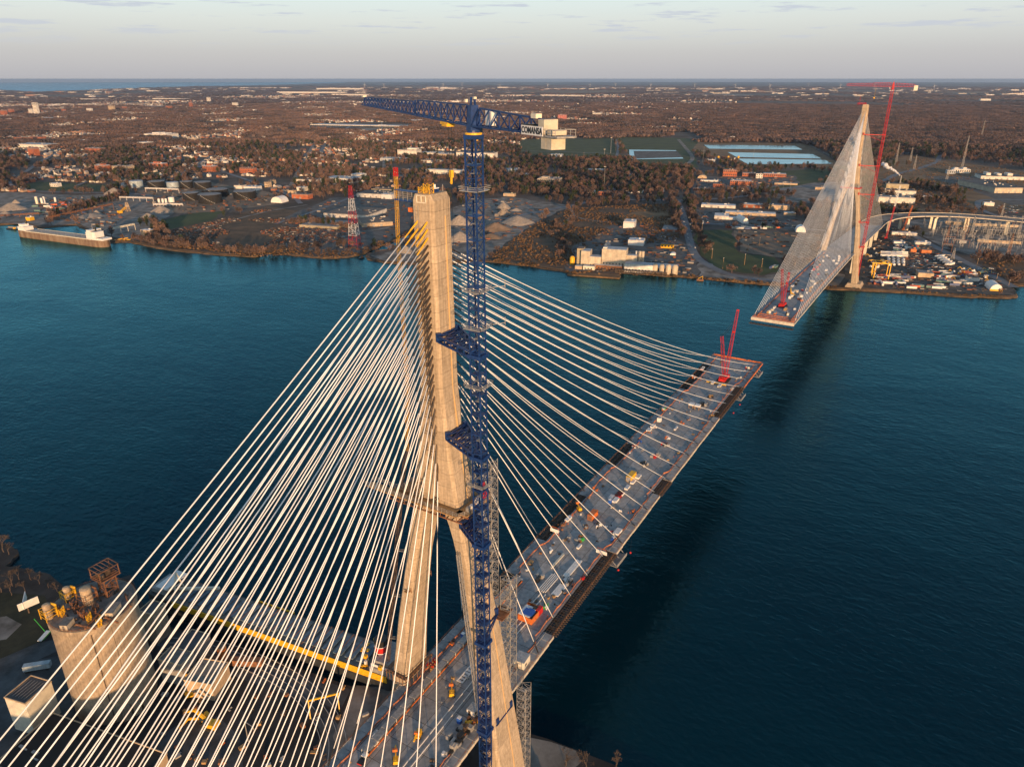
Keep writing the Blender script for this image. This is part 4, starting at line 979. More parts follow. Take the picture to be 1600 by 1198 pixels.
BL = [
 (57,180,8,18,18,'offwhite','greyroof','apartment_tower','tall cream apartment tower, tallest one at the far left',9),
 (48,178,7,7,25,'offwhite','whiteroof','apartment_building','low white block just left of the tall cream tower',4),
 (17,179,7,8,22,'brick','darkroof','apartment_building','brick block between the left frame edge and the cream tower, right one of two',6),
 (5,181,9,8,22,'redbrick','darkroof','apartment_building','brick block cut by the left frame edge in the distance',6),
 (174,174,10,8,20,'tan','greyroof','apartment_building','sunlit tan slab block alone in the distance upper left',6),
 (194,172,7,5,20,'brick','greyroof','apartment_building','small reddish block right of the sunlit tan slab',4),
 (139,175,9,5,22,'offwhite','whiteroof','apartment_building','pale low block left of the sunlit tan slab',4),
 (99,176,6,5,16,'redbrick','darkroof','apartment_building','small red brick block right of the tall cream tower',4),
 (326,160,6,7,16,'offwhite','whiteroof','apartment_tower','white high block on the far skyline above the river street',6),
 (298,169,5,9,16,'brick','darkroof','apartment_tower','narrow brown tower block left of the white high block',7),
 (367,167,9,6,20,'offwhite','greyroof','apartment_building','pale striped block right of the white high block',5),
 (263,171,9,5,25,'brick','darkroof','apartment_building','wide dark brick block left of the narrow brown tower',4),
 (50,244,12,12,22,'redbrick','greyroof','apartment_building','square orange brick block above the stone yard trees at far left',6),
 (145,239,28,7,30,'redbrick','greyroof','school_building','long orange brick building in the trees above the stone yard',3),
 (157,268,20,9,22,'brick','whiteroof','apartment_building','brick block with white roof house above the green field',4,GA,None,((.1,.3,3.5),)),
 (182,268,15,8,22,'tan','greyroof','apartment_building','ribbed tan block left one of a pair above the pale tank',4),
 (198,270,12,10,22,'tan','greyroof','apartment_building','ribbed tan block right one of a pair above the pale tank',5),
 (244,264,25,8,24,'redbrick','whiteroof','apartment_building','orange brick block with white penthouse above the tank farm',4,GA,None,((-.05,.4,4),)),
 (240,246,20,4,20,'redbrick','greyroof','school_building','low orange brick building behind the penthouse block',2),
 (325,269,19,9,24,'brick','whiteroof','apartment_building','brown brick block with tall white roof house above black tanks',4,GA,None,((0,.35,5),)),
 (385,271,24,8,20,'redbrick','brownroof','apartment_building','long orange brick block right of the tank farm',3),
 (398,262,12,6,20,'brick','brownroof','apartment_building','small brick wing behind the long orange block',3),
 (243,216,42,6,80,'offwhite','whiteroof','factory_building','large sprawling white factory roof in the left middle distance',0,GA,None,((-.1,.3,5),(.25,.2,4))),
 (210,215,22,4,50,'tan','greyroof','factory_building','tan wing on the left of the sprawling white factory',0),
 (222,228,18,5,40,'offwhite','whiteroof','store_building','white flat store below the sprawling factory',0),
 (302,224,10,7,20,'tan','whiteroof','apartment_building','small block with white lift house right of the factory',4,GA,None,((0,.4,3),)),
 (120,224,28,4,45,'tan','whiteroof','store_building','wide tan store beside the parking area at left',0),
 (45,231,60,5,70,'offwhite','metalroof','shopping_centre','long pale shopping centre at the left frame side',0),
 (32,221,28,6,30,'brick','darkroof','school_building','dark brick school above the pale shopping centre, left one',3),
 (56,219,20,5,30,'brick','darkroof','school_building','dark brick school above the pale shopping centre, right one',3),
 (42,285,16,5,15,'redbrick','brownroof','brick_building','small orange brick building at the edge of the green field',2),
 (84,292,14,5,14,'offwhite','whiteroof','house_building','cream house standing alone in the green field',2),
 (145,282,12,3,14,'offwhite','brownroof','house_building','cream low building at the top edge of the green field',1),
 (165,282,14,3,14,'white','redbright','shop_building','white shop with a red front right of the green field',0),
 (195,285,30,2.5,14,'tan','brownroof','low_building','long low wall building left of the pale blue tank',0),
 (372,295,14,5,20,'offwhite','darkroof','works_building','white works hall with yellow edge right of the black tanks',0),
 (391,298,22,6,24,'white','metalroof','works_building','bright white works hall behind the black tanks',0),
 (417,293,8,8,12,'tan','brownroof','house_building','pale house under trees right of the works halls',2),
 (478,289,34,8,30,'offwhite','brownroof','warehouse_building','cream warehouse in front of the bare trees at left middle',0),
 (470,299,14,6,16,'offwhite','metalroof','works_building','small white hall in front of the cream warehouse',0),
 (454,302,10,4,14,'tan','brownroof','works_building','small tan shed left of the small white hall',0),
 (469,311,29,7,20,'redbrick','brownroof','warehouse_building','low brown hall by the white quonset tent',0),
 (470,286,26,4,22,'brick','metalroof','works_building','brown flat hall above the cream warehouse',0),
 (425,287,6,5,12,'tan','brownroof','house_building','lit gable house above the cream warehouse',2),
 (530,286,50,7,50,'offwhite','metalroof','factory_building','wide pale factory with light roof right of the cream warehouse',0),
 (557,281,18,8,30,'offwhite','whiteroof','factory_building','white end block of the wide pale factory',0),
 (512,278,14,3,20,'offwhite','metalroof','works_building','pale low hall just above the wide pale factory',0),
 (580,309,50,6,50,'offwhite','darkroof','warehouse_building','long white walled warehouse with dark roof left of the hoist mast',0),
 (600,300,44,4,30,'khaki','brownroof','warehouse_building','khaki warehouse behind the long white walled one',0),
 (604,311,18,7,20,'white','metalroof','warehouse_building','white bright end bay of the long warehouse',0),
 (540,341,76,6,85,'offwhite','brownroof','warehouse_building','large flat brown roofed warehouse near the striped mast',0),
 (497,357,66,4,60,'khaki','greyroof','warehouse_building','grey roofed shed with yellow lit front nearest the scrap yard',0),
 (590,354,48,6,60,'tan','brownroof','warehouse_building','brown roofed shed with white end right of the striped mast',0,R(-40)),
 (636,245,32,10,45,'offwhite','darkroof','factory_building','white cubic factory hall left of the blue crane mast',0,GA,None,((.2,.5,5),)),
 (612,252,40,4,40,'metalroof','metalroof','factory_building','flat blue grey hall in front of the white cubic hall',0),
 (672,244,34,5,40,'offwhite','metalroof','factory_building','pale hall right of the white cubic hall',0),
 (693,247,24,6,35,'tan','metalroof','factory_building','tan hall left of the crane mast with light roof',0),
 (742,247,62,8,45,'offwhite','darkroof','factory_building','long white hall passing behind the blue crane mast',0),
 (676,255,42,4,30,'offwhite','brownroof','warehouse_building','low long shed in front of the pale halls',0),
 (695,272,64,6,22,'offwhite','metalroof','warehouse_building','narrow long white shed left of the crane mast',0),
 (665,282,16,4,16,'offwhite','greyroof','works_building','small white hall below the narrow long shed',0),
 (805,271,22,5,50,'metalroof','metalroof','warehouse_building','silver striped roof hall right of the crane mast',0,R(-50)),
 (822,278,18,4,40,'redbrick','whiteroof','warehouse_building','brown hall with white roof beside the striped hall',0,R(-50)),
 (856,289,34,9,40,'beige','greyroof','office_building','beige stepped office building with car park in front',2,GA,None,((-.2,.3,3),)),
 (795,307,18,4,14,'tan','khaki','shed_building','tan shed on the edge of the gravel works',0),
 (868,246,20,4,30,'metalroof','metalroof','warehouse_building','small blue white hall by the playing field',0),
 (932,271,30,5,30,'grey','metalroof','warehouse_building','grey hall with pale roof among bare trees',0,R(-60)),
 (878,188,13,8,25,'pink','greyroof','apartment_building','salmon pink apartment block with pale ends right of the counterweights',5),
 (932,182,13,5,25,'offwhite','metalroof','hospital_building','white block with blue windows in the middle distance',3),
 (940,325,1,1,1,'tan','greyroof','shed_building','tiny kiosk at the field edge',0),
 (925,295,18,4,12,'redbrick','brownroof','shop_building','orange roofed shop left of the tall monopole',0),
 (945,306,20,6,14,'redbrick','brownroof','shop_building','brick shop at the foot of the tall monopole',1),
 (925,302,14,3,10,'offwhite','metalroof','shop_building','small white shop left of the tall monopole',0),
 (1140,276,21,10,25,'redbrick','brownroof','school_building','tall orange brick hall at the left of the school campus',2),
 (1170,276,20,5,22,'redbrick','greyroof','school_building','low orange wing right of the tall brick hall',1),
 (1186,279,10,7,14,'offwhite','greyroof','school_building','white columned entrance block on the campus',2),
 (1210,277,34,5,24,'redbrick','metalroof','school_building','long orange wing with white windows on the campus',1),
 (1157,290,32,7,26,'redbrick','metalroof','school_building','bright orange brick wing in the campus foreground',2),
 (1152,299,18,5,14,'offwhite','darkroof','school_building','white porch building below the bright orange wing',1),
 (1100,299,34,4,18,'brick','brownroof','school_building','dark brick building beside the street corner',1),
 (1122,293,16,5,14,'redbrick','brownroof','school_building','small orange building left of the white porch',1),
 (1110,284,30,2,14,'white','metalroof','portable_building','row of pale portable classrooms left of the campus',0),
 (1228,289,34,2.5,16,'tan','greyroof','school_building','low curved tan wing at the right of the campus',0),
 (1122,325,52,4,24,'offwhite','whiteroof','warehouse_building','white round-roofed warehouse beside the front street',0),
 (1178,325,32,5,18,'brick','metalroof','warehouse_building','brown shed row left part behind the logistics lot',0),
 (1217,328,31,7,18,'tan','navyroof','warehouse_building','tan shed with dark blue roof behind the logistics lot',0),
 (1127,343,22,5,36,'offwhite','whiteroof','warehouse_building','square white roofed warehouse in the logistics lot',0),
 (1172,337,76,4,22,'tan','whiteroof','warehouse_building','very long white roofed loading dock building',0),
 (1147,344,17,3,16,'offwhite','whiteroof','warehouse_building','small white annex right of the square warehouse',0),
 (1234,337,18,4,12,'tan','whiteroof','warehouse_building','tan and white shed by the round tent',0),
 (1281,297,14,4,14,'tan','greyroof','shed_building','tan hall behind the top of the far stay cables',0),
 (1142,218,11,4,24,'offwhite','metalroof','warehouse_building','lone white hall left above the water basins',0),
 (1110,253,14,3,16,'offwhite','whiteroof','works_building','white works building at the water basins',0),
 (1046,343,13,1,1,'tan','greyroof','shed_building','tiny tan hut near the mill lawn',0),
 (982,357,17,10,30,'white','whiteroof','warehouse_building','white box warehouse behind the riverside mill',0),
 (993,384,24,8,22,'white','whiteroof','warehouse_building','white hall directly behind the mill silos',0),
 (1042,388,20,6,12,'yellow','brownroof','office_building','small yellow office building right of the mill',1),
 (1047,362,26,3,40,'brick','greyroof','works_building','low grey roofed hall behind the yellow office',0),
 (1405,305,46,7,30,'offwhite','darkroof','factory_building','white walled plant hall above the viaduct, upper row',0),
 (1400,318,52,9,30,'offwhite','greyroof','factory_building','white plant hall just above the viaduct, lower row',0),
 (1401,298,32,10,22,'khaki','darkroof','factory_building','khaki plant hall with the steaming stack',0),
 (1448,311,14,4,12,'offwhite','whiteroof','works_building','cluster of white tanks and hut right of the plant',0),
 (1502,271,24,6,30,'offwhite','whiteroof','office_building','white stepped office building upper right',1,GA,None,((-.3,.2,3),(.2,.2,4))),
 (1486,272,12,5,20,'metalroof','whiteroof','office_building','blue grey wing left of the stepped office building',1),
 (1566,281,60,5,60,'offwhite','darkroof','factory_building','cream fronted part of the big factory at right',0,GA,None,((-.3,.1,6),(-.05,.1,5),(.2,.12,6))),
 (1575,302,44,8,150,'beige','darkroof','factory_building','big flat dark roofed factory by the right frame edge',0,R(-58)),
 (1545,322,14,5,12,'offwhite','whiteroof','office_building','white hut inside the curved drive',0),
 (1446,434,22,7,16,'tan','greyroof','site_building','cream site hall with tan wall behind the quay laydown',0),
 (1413,368,36,4,10,'offwhite','whiteroof','site_building','long cream site shed in the top row of the yard',0),
 (1442,383,22,4,10,'offwhite','whiteroof','site_building','cream site shed right one in the second row',0),
 (1405,382,16,4,10,'white','metalroof','site_building','cream site shed left one in the second row',0),
 (1411,366,14,4,12,'tan','brownroof','site_building','tan gabled hut at the foot of the orange crane',0),
 (1447,397,14,6,12,'orange','brownroof','site_building','orange roofed timber hut in the yard middle',0),
 (1427,395,8,5,8,'orange','orange','site_building','plain orange box hut left of the timber hut',0),
 (1521,440,16,6,14,'offwhite','darkroof','site_building','dark roofed hut near the yard tip',0),
 (228,368,18,8,12,'tan','whiteroof','silo_building','row of cream square silos beside the ship loading belt',0),
 (44,345,8,5,10,'yellow','cream','hut_building','yellow hut on the jetty behind the moored ship',0),
 (86,408,1,1,1,'tan','greyroof','hut_building','x',0),
]
for t in BL:
    if t[8] == 'x' or t[2] <= 1: continue
    rot = t[10] if len(t) > 10 else GA; ex = t[12] if len(t) > 12 else ()
    building(t[0], t[1], t[2], t[3], t[4], t[5], t[6], t[7], t[8], t[9], rot, {'apartment_tower':'apartment tower'}.get(t[7], t[7].replace('_', ' ')), ex)
# flat banked buildings far off: long pale roofs
for (cx, y, w, h, lab) in ((145,156.5,50,1.6,'long pale retail roof far left, upper row'), (208,158.5,34,1.3,'long pale retail roof right of the upper row'), (264,156,62,1.8,'longest pale roof line in the left distance'), (75,187,50,2,'pale low roof row under the cream tower'),
      (530,140,80,1.8,'pale roofs of the car works in front of the horizon'), (485,146,120,2.2,'widest pale roof of the car works'), (545,149,60,1.6,'pale roof right below the car works'), (700,139,26,1.6,'pale hangar by the airfield left'),
      (785,138.5,16,2.2,'white hangar on the airfield horizon'), (880,150,70,1.2,'pale retail strip right of the crane arm'), (560,197,170,1.0,'thin lit roof line of the shopping street'), (640,190,60,1.6,'lit shop row under the crane arm'),
      (1040,139,30,1.2,'pale roofs on the right horizon'), (1110,140.5,44,1.3,'pale long roofs of the right horizon estate'), (1345,157,14,1.4,'white hall beyond the far pylon at left'), (1540,157.5,14,2.6,'large white hall in the forest at right'),(1515,160,24,1.4,'thin white roofs left of the forest hall')):
    building(cx, y, w, h, 90, 'offwhite', 'whiteroof', 'distant_building', lab, 0, GA, 'building')

# --- the riverside mill
ml = G(940, 424); k = dist(ml)/FPX
mill = empty('riverside_mill', (ml.x, ml.y, 2), 'large beige flour mill with tall blocks and silos on the far river bank', 'mill', rz=GA)
def mb(px0, px1, by, top, dep, m, nm, back=0):
    b = MB(); x0, x1 = (px0-940)*k, (px1-940)*k; b.box(((x0+x1)/2, back+dep/2, 0), (x1-x0, dep, (by-top)*k)); o = b.build(nm, M[m], mill)
    r = MB(); r.box(((x0+x1)/2, back+dep/2, (by-top)*k+.003), ((x1-x0)*.97, dep*.96, .35)); r.build('roof', M['metalroof' if m != 'khaki' else 'brownroof'], o)
    if (px1-px0) > 14:
        w_ = MB()
        for j in range(int((px1-px0)/5)): w_.box((x0+3+j*5*k, back-.1, (by-top)*k*.25), (1.6, .2, 1.8))
        w_.build('window_row', M['glass'], o)
    return o
mb(895,905,404,376,14,'khaki','elevator_block',22); mb(903,917,407,381,18,'beige','elevator_block',16); mb(916,935,407,389,14,'beige','wing',15); mb(936,974,407,376,20,'beige','mill_block',17)
mb(937,943,407,374,6,'cream','head_house',20); mb(974,990,405,383,10,'beige','wing',22); mb(974,1018,416,403,16,'offwhite','warehouse_wing',6); mb(982,1000,404,395,10,'offwhite','wing',16)
mb(925,970,412,405,10,'rust','loading_shed',10); mb(910,928,418,412,8,'cream','gate_house',2); mb(897,908,417,412,7,'tan','gate_house',2)
mb(970,1054,402,398,30,'navyroof','storage_hall',26)
for nm, cxx, r_, top, by, bk in (('silo',1021,3.8,401,414,4),('silo',1031,3.8,402,415,4),('silo',1041,4.2,404,417,4),('silo',1051,4.5,405,418,4),('silo',886,4.2,391,402,24)):
    b = MB(); b.lathe(((cxx-940)*k, bk+6, 0), [(r_*k,0),(r_*k,(by-top)*k),(r_*k*.5,(by-top)*k+2)], 18); b.build(nm, M['beige' if cxx > 900 else 'yellow'], mill)
for cxx in (993, 998):
    b = MB(); b.lathe(((cxx-940)*k, 34, 0), [(2.4*k,0),(2.4*k,27*k)], 14); b.build('tall_silo', M['beige'], mill)
b = MB(); b.cyl(((988-940)*k, 30, 0), 1.3*k, 28*k, 10); b.build('stack', M['offwhite'], mill)
b = MB(); x0, x1 = (928-940)*k, (946-940)*k; b.hull([[(x0, 40, 0), (x1, 40, 0), (x1, 40, 20), ((x0+x1)/2, 40, 31), (x0, 40, 20)], [(x0, 62, 0), (x1, 62, 0), (x1, 62, 20), ((x0+x1)/2, 62, 31), (x0, 62, 20)]]); b.build('steep_roof_store', M['navyroof'], mill)
b = MB(); b.lattice([((1062-940)*k*0+20, -4, 3), (90, -4, 3)], 4, 6, .6, .4); b.build('conveyor', M['steel'], mill)
EXC_B.append((ml.x, ml.y, 90))
jt = G(928, 431, .5); b = MB(); b.box((0,0,-1.5),(72,13,3.4)); tag(b.build('mill_jetty', M['bank'], None, (jt.x, jt.y, 0), GA), 'long concrete mill jetty along the river edge under the mill', 'jetty')
# --- oil tanks, small tanks
for i, (cx, y, w, h, m, lab) in enumerate(((208,294,20,10,'tankblue','pale blue oil tank, left one of two pale tanks'), (238,295,26,10,'tankblack','black oil tank between the two pale ones'), (266,295,18,9,'tankblue','pale blue oil tank, right one of two pale tanks'),
      (287,295,20,10,'tankblack','black oil tank just right of the pale pair'), (311,296,26,10,'tankblack','wide black oil tank at the back row end'), (293,314,25,11,'tankblack','black oil tank left of the front row'), (332,309,34,11,'tankblack','broad black oil tank behind the front row'),
      (320,319,36,13,'tankblack','broadest black oil tank with pale roof nearest the river'), (375,312,35,11,'tankblack','black oil tank standing apart at the right'), (248,318,3.5,7,'white','small white upright tank, first of three'), (254,318,3.5,7,'white','small white upright tank, middle of three'), (259,318,3.5,7,'white','small white upright tank, last of three'), (266,317,9,8,'white','larger white upright tank beside the small three'),
      (57,319,4,11,'cream','cream cement silo in the stone yard, left of three'), (65,319,3.5,9,'white','white cement silo in the stone yard middle'), (69,318,3,10,'white','white cement silo in the stone yard, right of three'), (86,316,3,7,'white','lone white silo in the stone yard'))):
    g = G(cx, y); k2 = dist(g)/FPX; r_ = w*k2/2; h_ = h*k2
    e = empty('storage_tank', (g.x+r_*.9, g.y+r_*.4, 2), lab, 'tank')
    b = MB(); b.lathe((0,0,0), [(r_,0),(r_,h_)], 28); b.build('shell', M[m], e, smooth=False)
    b = MB(); b.lathe((0,0,h_+.01), [(r_*.97,0),(r_*.95,.3),(r_*.1,.9)], 28); b.build('roof', M['greyroof' if m == 'tankblack' else 'metalroof'], e)
    if w > 12:
        b = MB()
        for j in range(10): t = -1.9-j*.12; b.box((r_*1.02*math.cos(t), r_*1.02*math.sin(t), h_*j/10), (1.2,1.2,h_/10))
        b.build('stair', M['lightgrey'], e)
    EXC_B.append((g.x, g.y, r_*1.6))
# --- stone piles
for i, (cx, y, w, h, lab) in enumerate(((8,329,46,13,'largest pale stone pile at the left frame edge'), (22,318,14,7,'stone pile peeking over the largest one at the left'), (174,304,30,12,'steep pale stone pile in the stone yard'), (149,336,16,9,'tan stone pile under the conveyor'), (135,341,40,8,'broad flat sand pile by the conveyor'),
      (246,333,36,13,'rounded grey stone pile right of the sand piles'), (227,341,24,9,'low tan pile in front of the rounded one'), (120,370,10,4,'tiny pile near the moored ship'), (5,334,16,4,'low tan ridge at the left edge'),
      (716,352,40,18,'long tan pile hidden behind the crane mast'), (745,342,36,14,'brown gravel pile left of the mast'), (786,327,24,13,'steep rust coloured gravel pile behind the crusher'), (806,351,52,15,'long pale gravel ridge in the gravel works'), (771,361,50,14,'dark gravel mound right of the mast'), (716,378,46,18,'tan gravel cone right beside the near pylon'), (765,373,40,8,'dark flat mound beside the haul road'), (806,330,20,5,'small pale pile behind the long ridge'), (633,396,24,14,'grey pile on the sand tongue behind the cables'))):
    g = G(cx, y); k2 = dist(g)/FPX; r_ = w*k2/2; h_ = h*k2*.78; rr = random.Random(i+50); b = MB(); vs = []; fs = []; n = 22; rg = 6; ax = rr.uniform(.75, 1)
    for j in range(rg+1):
        t = j/rg
        for q in range(n):
            a = 2*math.pi*q/n; rad = r_*(1-t)*(1+.12*math.sin(3*a+i)+rr.uniform(-.04,.04)); vs.append((rad*math.cos(a), rad*math.sin(a)*ax, h_*min(1, (t**.92)*(1.06 if j else 1))))
    for j in range(rg):
        for q in range(n): fs.append((j*n+q, j*n+(q+1)%n, (j+1)*n+(q+1)%n, (j+1)*n+q))
    b.add(vs, fs); o = b.build('gravel_pile', M['dirt' if 'dark' in lab or 'brown' in lab else 'stone'], None, (g.x+r_*.5, g.y+r_*.2, 2), GA); tag(o, lab, 'gravel pile')
# --- moored laker at the far bank
def laker(name, a, c, beam, label, hullm, deckm, sup, z_d, near=False):
    A = Vector(a); C_ = Vector(c); L_ = (C_-A).length; ang = math.atan2(C_.y-A.y, C_.x-A.x)
    e = empty(name, (A.x, A.y, 0), label, 'ship', rz=ang); hb_ = beam/2; out = []
    xs = [0, .02, .06, .5, .93, .97, .99, 1]; ws = [.72, .92, 1, 1, 1, .8, .5, .12]
    rings = []
    for x, w_ in zip(xs, ws):
        bw_ = hb_*w_; x_ = x*L_; rings.append([(x_, -bw_*.9, -1), (x_, -bw_, 1.5), (x_, -bw_, z_d), (x_, bw_, z_d), (x_, bw_, 1.5), (x_, bw_*.9, -1)][::-1])
    b = MB(); b.hull(rings); b.build('hull', hullm, e)
    b = MB(); b.box((L_*.49, 0, z_d+.02), (L_*.8, beam*.9, .25)); b.build('deck', deckm, e)
    n = 18 if near else 15
    for i in range(n):
        b = MB(); b.box((L_*(.13+.72*(i+.5)/n), 0, z_d+.28), (L_*.72/n*.72, beam*.66, 1.0)); b.build('hatch_cover', M['hatch'], e)
    return e, L_, z_d
M['hullfar'] = mat('rusty_hull', (.26,.2,.14), .7, col2=(.14,.08,.05), scale=.15, stretch=(1,1,.25)); M['hatch'] = mat('hatch_grey', (.26,.28,.3), .7, var=.3, scale=.3)
M['hullnear'] = mat('dark_hull', (.03,.035,.04), .6, var=.4, scale=.3)
a = G(34, 369, 0); c = G(166, 386.5, 0)
fs_, fl, fz = laker('lake_freighter', (a.x+4, a.y, 0), (c.x+4, c.y, 0), 23, 'long rusty lake freighter with white wheelhouse moored at the far bank', M['hullfar'], M['grey'], None, 11)
b = MB(); b.box((fl*.965, 0, 11), (16, 17, 3)); b.box((fl*.90, 0, 11), (20,19,3)); b.build('forecastle', M['white'], fs_)
for nm, x, d, z in (('deckhouse', fl*.865, (15,18,11), 11), ('deckhouse', fl*.90, (12,15,9), 14), ('wheelhouse', fl*.87, (9,20,4), 22), ('deckhouse', fl*.045, (17,16,6), 11), ('deckhouse', fl*.03, (10,11,4), 17)):
    b = MB(); b.box((x,0,z), d); b.box((x,0,z+d[2]), (d[0]+1,d[1]+1,.3)); b.build(nm, M['white'], fs_)
b = MB()
for j in range(9): b.box((fl*.87+4.6, -8+2*j, 23.3), (.3,1.4,1.6))
b.build('window_row', M['glass'], fs_)
b = MB(); b.cyl((fl*.885,0,23), 2.2, 7, 14); b.build('funnel', M['black'], fs_); b = MB(); b.cyl((fl*.05,2,21), 1.6, 6, 12); b.build('funnel', M['black'], fs_)
b = MB(); b.bar((fl*.86,0,26),(fl*.86,0,35),.5); b.bar((fl*.86,-3,31),(fl*.86,3,31),.3); b.build('mast', M['grey'], fs_)
b = MB()
for s in (-1,1): b.box((fl*.5, s*11.2, 11.1), (fl*.78, .15, 1.1))
b.build('bulwark', M['cream'], fs_)
# --- masts, pylons, poles
def lat_tower(cx, by, ty, w0, label, m='grey', bands=None, arms=(), name='transmission_tower', cat='tower'):
    g = G(cx, by); k2 = dist(g)/FPX; H = (by-ty)*k2*1.04; e = empty(name, (g.x, g.y, 2), label, cat, rz=.3)
    nb_ = bands or 1
    for i in range(nb_):
        z0, z1 = H*i/nb_, H*(i+1)/nb_; wa = w0*(1-.78*(z0/H)); wb = w0*(1-.78*(z1/H)); b = MB()
        b.lattice([(0,0,z0),(0,0,z1)], wa, max(3,w0*.5), .13*w0/6+.14, .07*w0/6+.1, wb); b.build('mast_section' if bands else 'lattice_body', M[('red','white')[i % 2] if bands else m], e)
    for z, l in arms:
        b = MB(); b.bar((-l,0,H*z),(l,0,H*z),.5); b.bar((-l,0,H*z),(0,0,H*(z+.05)),.3); b.bar((l,0,H*z),(0,0,H*(z+.05)),.3); b.build('cross_arm', M[m if not bands else 'red'], e)
    return e
lat_tower(555, 386, 296, 15, 'tall red and white banded lattice mast on the far river bank', 'red', 5, ((.86,5),))
b = MB()
for i, (cx, by, ty, lab) in enumerate(((1398,398-50,262,'x'),(1502,266,217,'lattice pylon against the forest edge at right'), (1399,258,226,'lattice pylon beside the red crane, left of two'), (1428,265,244,'lattice pylon right of the red crane'), (1478,285,262,'lattice pylon above the brush field'), (1533,215,190,'small lattice pylon in the forest edge'), (1422,252,232,'small lattice pylon at the highway'),
      (1481,352,330,'substation pylon left back'), (1493,362,338,'substation pylon second from left'), (1478,380,352,'rusty substation pylon near the yard road'), (1504,378,345,'tall rusty substation pylon behind the yard road'), (1500,392,362,'substation pylon right at the yard road bend'), (1516,372,340,'slender substation pylon in the middle'), (1575,398,366,'tall rusty substation pylon at right front'), (1560,356,320,'pale substation pylon near the viaduct end'), (1590,372,345,'substation pylon at the right frame edge'), (1540,385,360,'short substation pylon beside the bus row'), (1488,405,388,'short pylon at the yard fence'))):
    if lab == 'x': continue
    lat_tower(cx, by, ty, 5.5 if i < 7 else 4.2, lab, 'rust' if 'rusty' in lab else 'grey', None, ((.8,5.5),(.92,4)))
for i in range(17):
    rr = random.Random(i+900); cx = rr.uniform(1478, 1598); by = rr.uniform(352, 396); g = G(cx, by); e = empty('switchgear_gantry', (g.x, g.y, 2), 'grey steel gantry with insulators in the riverside substation', 'gantry', 'gantries of the substation', GA)
    b = MB(); h = rr.uniform(9, 16); w_ = rr.uniform(12, 28)
    for s in (-1,1): b.bar((s*w_/2,0,0),(s*w_/2,0,h),.45)
    b.bar((-w_/2,0,h),(w_/2,0,h),.5); b.build('frame', M['grey' if i % 3 else 'rust'], e); b = MB()
    for j in range(5): b.bar((-w_/2+w_*(j+.5)/5,0,h),(-w_/2+w_*(j+.5)/5,0,h-3),.4)
    b.build('insulator', M['grey'], e)
for i, (cx, by, w, m) in enumerate(((1560,380,60,'tan'),(1512,352,40,'tan'),(1556,354,60,'beige'),(1536,378,14,'offwhite'),(1504,380,10,'offwhite'),(1490,350,24,'tan'))):
    g = G(cx, by); k2 = dist(g)/FPX; b = MB(); b.box((0,0,0),(w*k2, 3, 4.5)); tag(b.build('switch_house', M[m], None, (g.x,g.y,2), GA), ('longest cream wall row across the substation','tan wall row at the back left of the substation','second tan wall row behind the substation','white switch house in the substation middle','small white switch house left in the substation','short tan wall row beside the viaduct')[i], 'switch house')
for i, (cx, by, ty) in enumerate(((944,291,263),(954,242,218),(944,250,235),(1098,254,232),(1177,246,235),(1012,310,303),(1186,385,372),(1237,392,374),(1096,366,350),(1103,389,375),(1112,404,390),(1129,420,404),(1163,414,398),(1168,395,383),(1190,418,405),(1136,264,250),(1242,415,404),(582,280,262),(1525,420,405),(1576,446,438),(1557,437,428),(912,252,240),(962,238,225))):
    g = G(cx, by); H = (by-ty)*dist(g)/FPX*1.03; e = empty('lamp_pole', (g.x, g.y, 2), 'tall slender pole at photo left of %s' % 'x', 'pole')
    e['label'] = ('tall pale monopole with a head ring behind the brick shop','tall field floodlight pole, right one by the playing field','tall field floodlight pole, left one','pale vent stack at the water basins','slim pole on the basin bank','short pole by the truck yard','timber pole on bare earth','timber pole on bare earth beside the cables','timber pole at the top left of the lawn','timber pole halfway down the left lawn edge','timber pole low on the left lawn edge','timber pole at the lower lawn corner','timber pole at the shore under the lawn','timber pole in the middle of the lawn','timber pole near the riverside boats','pole at the school campus gate','timber pole just left of the far deck','thin mast among trees left of the hoist','light mast on the yard road','light mast near the river tip of the yard','light mast halfway along the yard road','slender pole left of the playing field','slender pole at the upper playing field edge')[i]
    b = MB(); b.tube([(0,0,0),(0,0,H)], .55 if i < 3 else .3, 6, True, .3 if i < 3 else .2); b.build('pole', M['lightgrey' if i < 6 else 'wood'], e); b = MB(); b.box((0,0,H), (2.6,.5,.7) if i > 2 else (4,4,1.5)); b.build('head', M['cream'], e)
# street lights along the front street and piers
for i in range(14):
    t = i/13; g = G(1085+t*150, 306-t*12); e = empty('street_lamp', (g.x,g.y,2), 'grey street lamp along the front street below the campus', 'street lamp', 'street lamps along the front street'); b = MB(); b.tube([(0,0,0),(0,0,11)],.16,5); b.build('pole', M['grey'], e); b = MB(); b.box((1,0,11),(2,.4,.2)); b.build('lamp_head', M['cream'], e)
